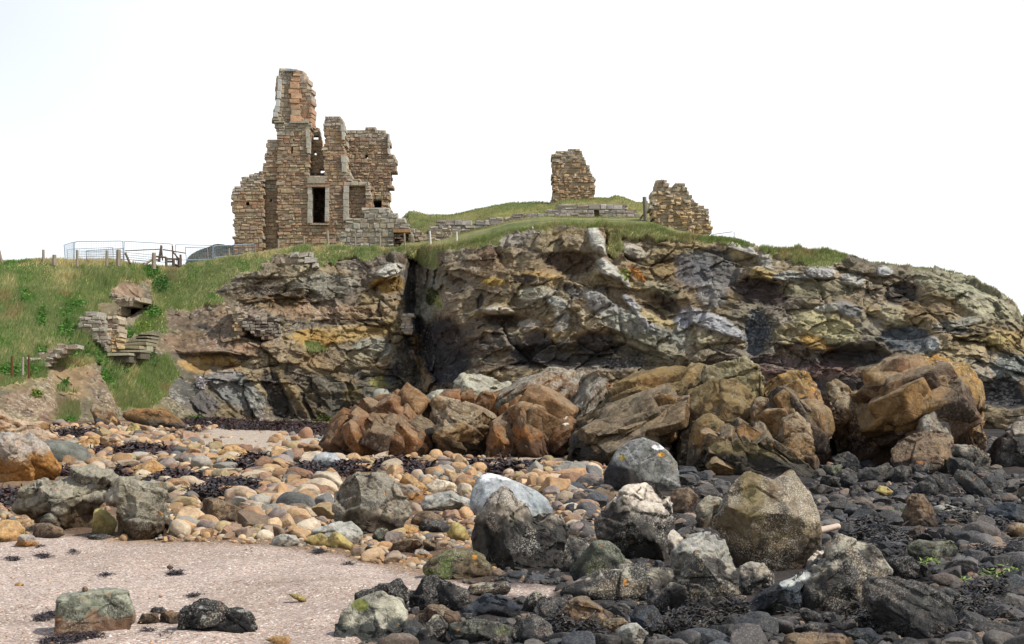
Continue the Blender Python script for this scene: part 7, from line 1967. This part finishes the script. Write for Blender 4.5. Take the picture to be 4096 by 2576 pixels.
# ------------------------------------------------------------------ SEAWEED
def weed(name, label, spots, cols, hgt=.07, seed=3, dens=1.1, wid=(.008, .02)):
    rs = np.random.default_rng(seed)
    us, vs, hh = [], [], []
    for (u, v, ru, rv) in spots:
        n = int(dens * math.pi * ru * rv * 1.6) + 12
        r = np.sqrt(rs.random(n)) * rs.uniform(.75, 1.15, n); t = rs.uniform(0, 2 * math.pi, n)
        us.append(u + ru * r * np.cos(t)); vs.append(v + rv * r * np.sin(t)); hh.append(np.clip(1.1 - r, .15, 1))
    us = np.concatenate(us); vs = np.concatenate(vs); hh = np.concatenate(hh)
    ok = np.ones(len(us), bool)
    for (_, cy_, _, _, _, hp) in FOOT:
        kk = np.flatnonzero((us > hp[:, 0].min()) & (us < hp[:, 0].max()) & (vs > hp[:, 1].min() - 3) & (vs < hp[:, 1].max() + 6))
        if len(kk):
            ok[kk[sdpoly(us[kk], vs[kk] - 2, hp) > -2]] = False
    us, vs, hh = us[ok], vs[ok], hh[ok]
    G = gpts(us, np.maximum(vs, 420))
    n = len(G)
    far = G[:, 1] / 15.0
    sc_ = np.clip(far, .6, 2.4)
    k = 5
    a = rs.uniform(0, 2 * math.pi, n)
    p = G + np.stack([0 * a, 0 * a, .035 * hh * (hgt > .05) + (hgt * (.3 + hh) * rs.uniform(.0, 1.3, n)) * sc_ ** .5], -1)
    st = rs.uniform(.02, .05, n) * sc_ * (1 if hgt > .025 else .6)
    w = rs.uniform(*wid, n) * sc_
    L_, R_ = [], []
    for j in range(k):
        side = np.stack([-np.sin(a), np.cos(a), rs.uniform(-.8, .8, n)], -1) * (w * (1 - .12 * j))[:, None]
        L_.append(p - side); R_.append(p + side)
        a = a + rs.normal(0, .8, n)
        p = p + np.stack([np.cos(a) * st, np.sin(a) * st, rs.normal(0, .35, n) * st], -1)
    V = np.stack([x for j in range(k) for x in (L_[j], R_[j])], 1)
    base = np.arange(n)[:, None, None] * (2 * k)
    f = np.array([[2 * j, 2 * j + 1, 2 * j + 3, 2 * j + 2] for j in range(k - 1)])
    F = (base + f[None]).reshape(-1, 4)
    cp_ = np.array([lin(c) for c in cols])[rs.integers(len(cols), size=n)] * rs.uniform(.7, 1.3, (n, 1))
    o = mesh_np(name, V.reshape(-1, 3), F, np.repeat(cp_, 2 * k, 0), mat=M_KELP, smooth=True)
    tag(o, label, 'seaweed', kind='stuff')


weed('seaweed', 'drifts of dark purple-brown seaweed stranded among the tan cobbles', WEED_TAN,
     [(54, 42, 38), (44, 37, 36), (66, 46, 40), (38, 34, 34), (80, 56, 44)], dens=2.6, seed=4)
weed('seaweed', 'black stranded weed scraps scattered on the pink sand', [(43, 618, 8, 3), (52, 615, 5, 3), (81, 636, 22, 4), (60, 641, 20, 3), (169, 636, 10, 4), (150, 632, 6, 2), (39, 547, 5, 1.6), (13, 560, 6, 2), (42, 557, 7, 2), (37, 548, 3, 1), (105, 576, 5, 1.5), (175, 574, 8, 1.5), (74, 552, 2, 1), (318, 552, 4, 1.5), (349, 565, 4, 1.2), (248, 553, 6, .8), (193, 596, 5, 1.3), (310, 544, 5, 1)],
     [(56, 50, 52), (70, 58, 56), (44, 42, 46)], hgt=.02, dens=1.5, seed=6, wid=(.004, .009))
weed('seaweed', 'matted blackish weed on the dark shingle at right', WEED_DARK,
     [(50, 46, 43), (60, 54, 48), (40, 38, 38), (74, 68, 58)], dens=1.0, hgt=.09, seed=5, wid=(.006, .016))
weed('green_algae', 'bright green algae tufts on the wet dark shingle', [(932, 565, 4, 2), (1017, 575, 8, 3.5), (955, 583.6, 5, 3), (996, 576, 4, 1.6), (903, 516, 6, 2), (880, 494, 6, 2)], [(120, 140, 62), (98, 120, 52), (132, 150, 76)], dens=3, hgt=.03, seed=8)


# ------------------------------------------------------------------ DRIFTWOOD
def drift(name, label, tg, x0, y0, x1, y1, r, c, Y=None, cat='driftwood'):
    a2 = U(tg, [(x0, y0)])[0]; b2 = U(tg, [(x1, y1)])[0]
    Y = Y or ghit(a2[0], max(a2[1], b2[1]) + 1)
    a = unproj(a2[0], a2[1], Y); b = unproj(b2[0], b2[1], Y + .05)
    n, m = 12, 16
    d = b - a; L_ = np.linalg.norm(d); d /= L_
    e1 = np.cross(d, [0, 0, 1.0]); e1 /= np.linalg.norm(e1); e2 = np.cross(d, e1)
    V = []
    for i in range(m):
        t = i / (m - 1)
        rr = r * (1 - .15 * t) * (0.75 if i in (0, m - 1) else 1)
        ce = a + d * L_ * t + e2 * .15 * r * math.sin(3 * t)
        for k in range(n):
            q = 2 * math.pi * k / n
            V.append(ce + (e1 * math.cos(q) + e2 * math.sin(q)) * rr * (1 + .12 * math.sin(3 * q + 2 * t) + rng.uniform(-.05, .05)))
    V = np.array(V)
    F = np.array([[i * n + k, i * n + (k + 1) % n, (i + 1) * n + (k + 1) % n, (i + 1) * n + k] for i in range(m - 1) for k in range(n)])
    caps = np.array([list(range(n))[::-1], list(range((m - 1) * n, m * n))])
    C = np.tile(lin(c), (len(V), 1)) * rng.uniform(.85, 1.1, (len(V), 1))
    o = mesh_np(name, V, [F, caps], C, mat=M_WOOD, loc=tuple(a))
    tag(o, label, cat)


drift('driftwood_log', 'sawn pale driftwood log sticking out right of the twin-peaked boulder', 'o', 330, 575, 548, 528, .043, (196, 176, 158), Y=16.5)
drift('driftwood', 'white stick standing on end behind the smooth oval boulder', 'k', 645, 165, 697, 103, .035, (226, 224, 214), Y=47)
drift('driftwood', 'bleached plank lying flat at the cliff foot right of the brown slab', 'c', 1765, 718, 1965, 735, .09, (196, 188, 172), Y=60)
drift('driftwood', 'thin pale branch on shingle under the long brown slab', 'c', 1440, 765, 1560, 777, .05, (204, 198, 186))
drift('driftwood', 'short white upright peg in seaweed near the smooth pale-blue boulder', 'h', 1657, 885, 1658, 850, .03, (226, 224, 216))
drift('driftwood', 'thin grey driftwood pole among the dark shingle, far right', 'o', 1590, 1178, 1710, 1185, .012, (140, 130, 116))


# ------------------------------------------------------------------ small loose pebbles on the sand
def loose():
    rs = np.random.default_rng(91)
    n = 1500
    u = rs.uniform(-10, 560, n); v = 540 + 108 * rs.random(n) ** .8
    G = gpts(u, v)
    ok = sdpoly(u, v, SAND) > 1
    cl = fbm(G * [.7, .7, 0], 3, 92)
    ok &= (cl > -.05 + rs.uniform(-.3, .5, n))
    G = G[ok]
    lows = stone_meshes(8, 2, 990, .5)
    VV, FF, CC, n0 = [], [], [], 0
    for i in range(len(G)):
        V, F = lows[i % 8]
        s = rs.uniform(.003, .009) * (2.2 if rs.random() < .05 else 1)
        VV.append(V * s * [1, 1, .8] + G[i] + [0, 0, .006 + s * .3]); FF.append(F + n0); n0 += len(V)
        CC.append(np.tile(lin(TANS[rs.integers(len(TANS))]) * rs.uniform(.3, .8), (len(V), 1)))
    o = mesh_np('scattered_pebbles', np.concatenate(VV), np.concatenate(FF), np.concatenate(CC), np.zeros(n0), M_COBV)
    tag(o, 'tiny loose pebbles and shell bits strewn over the sand', 'pebbles', kind='stuff')


loose()
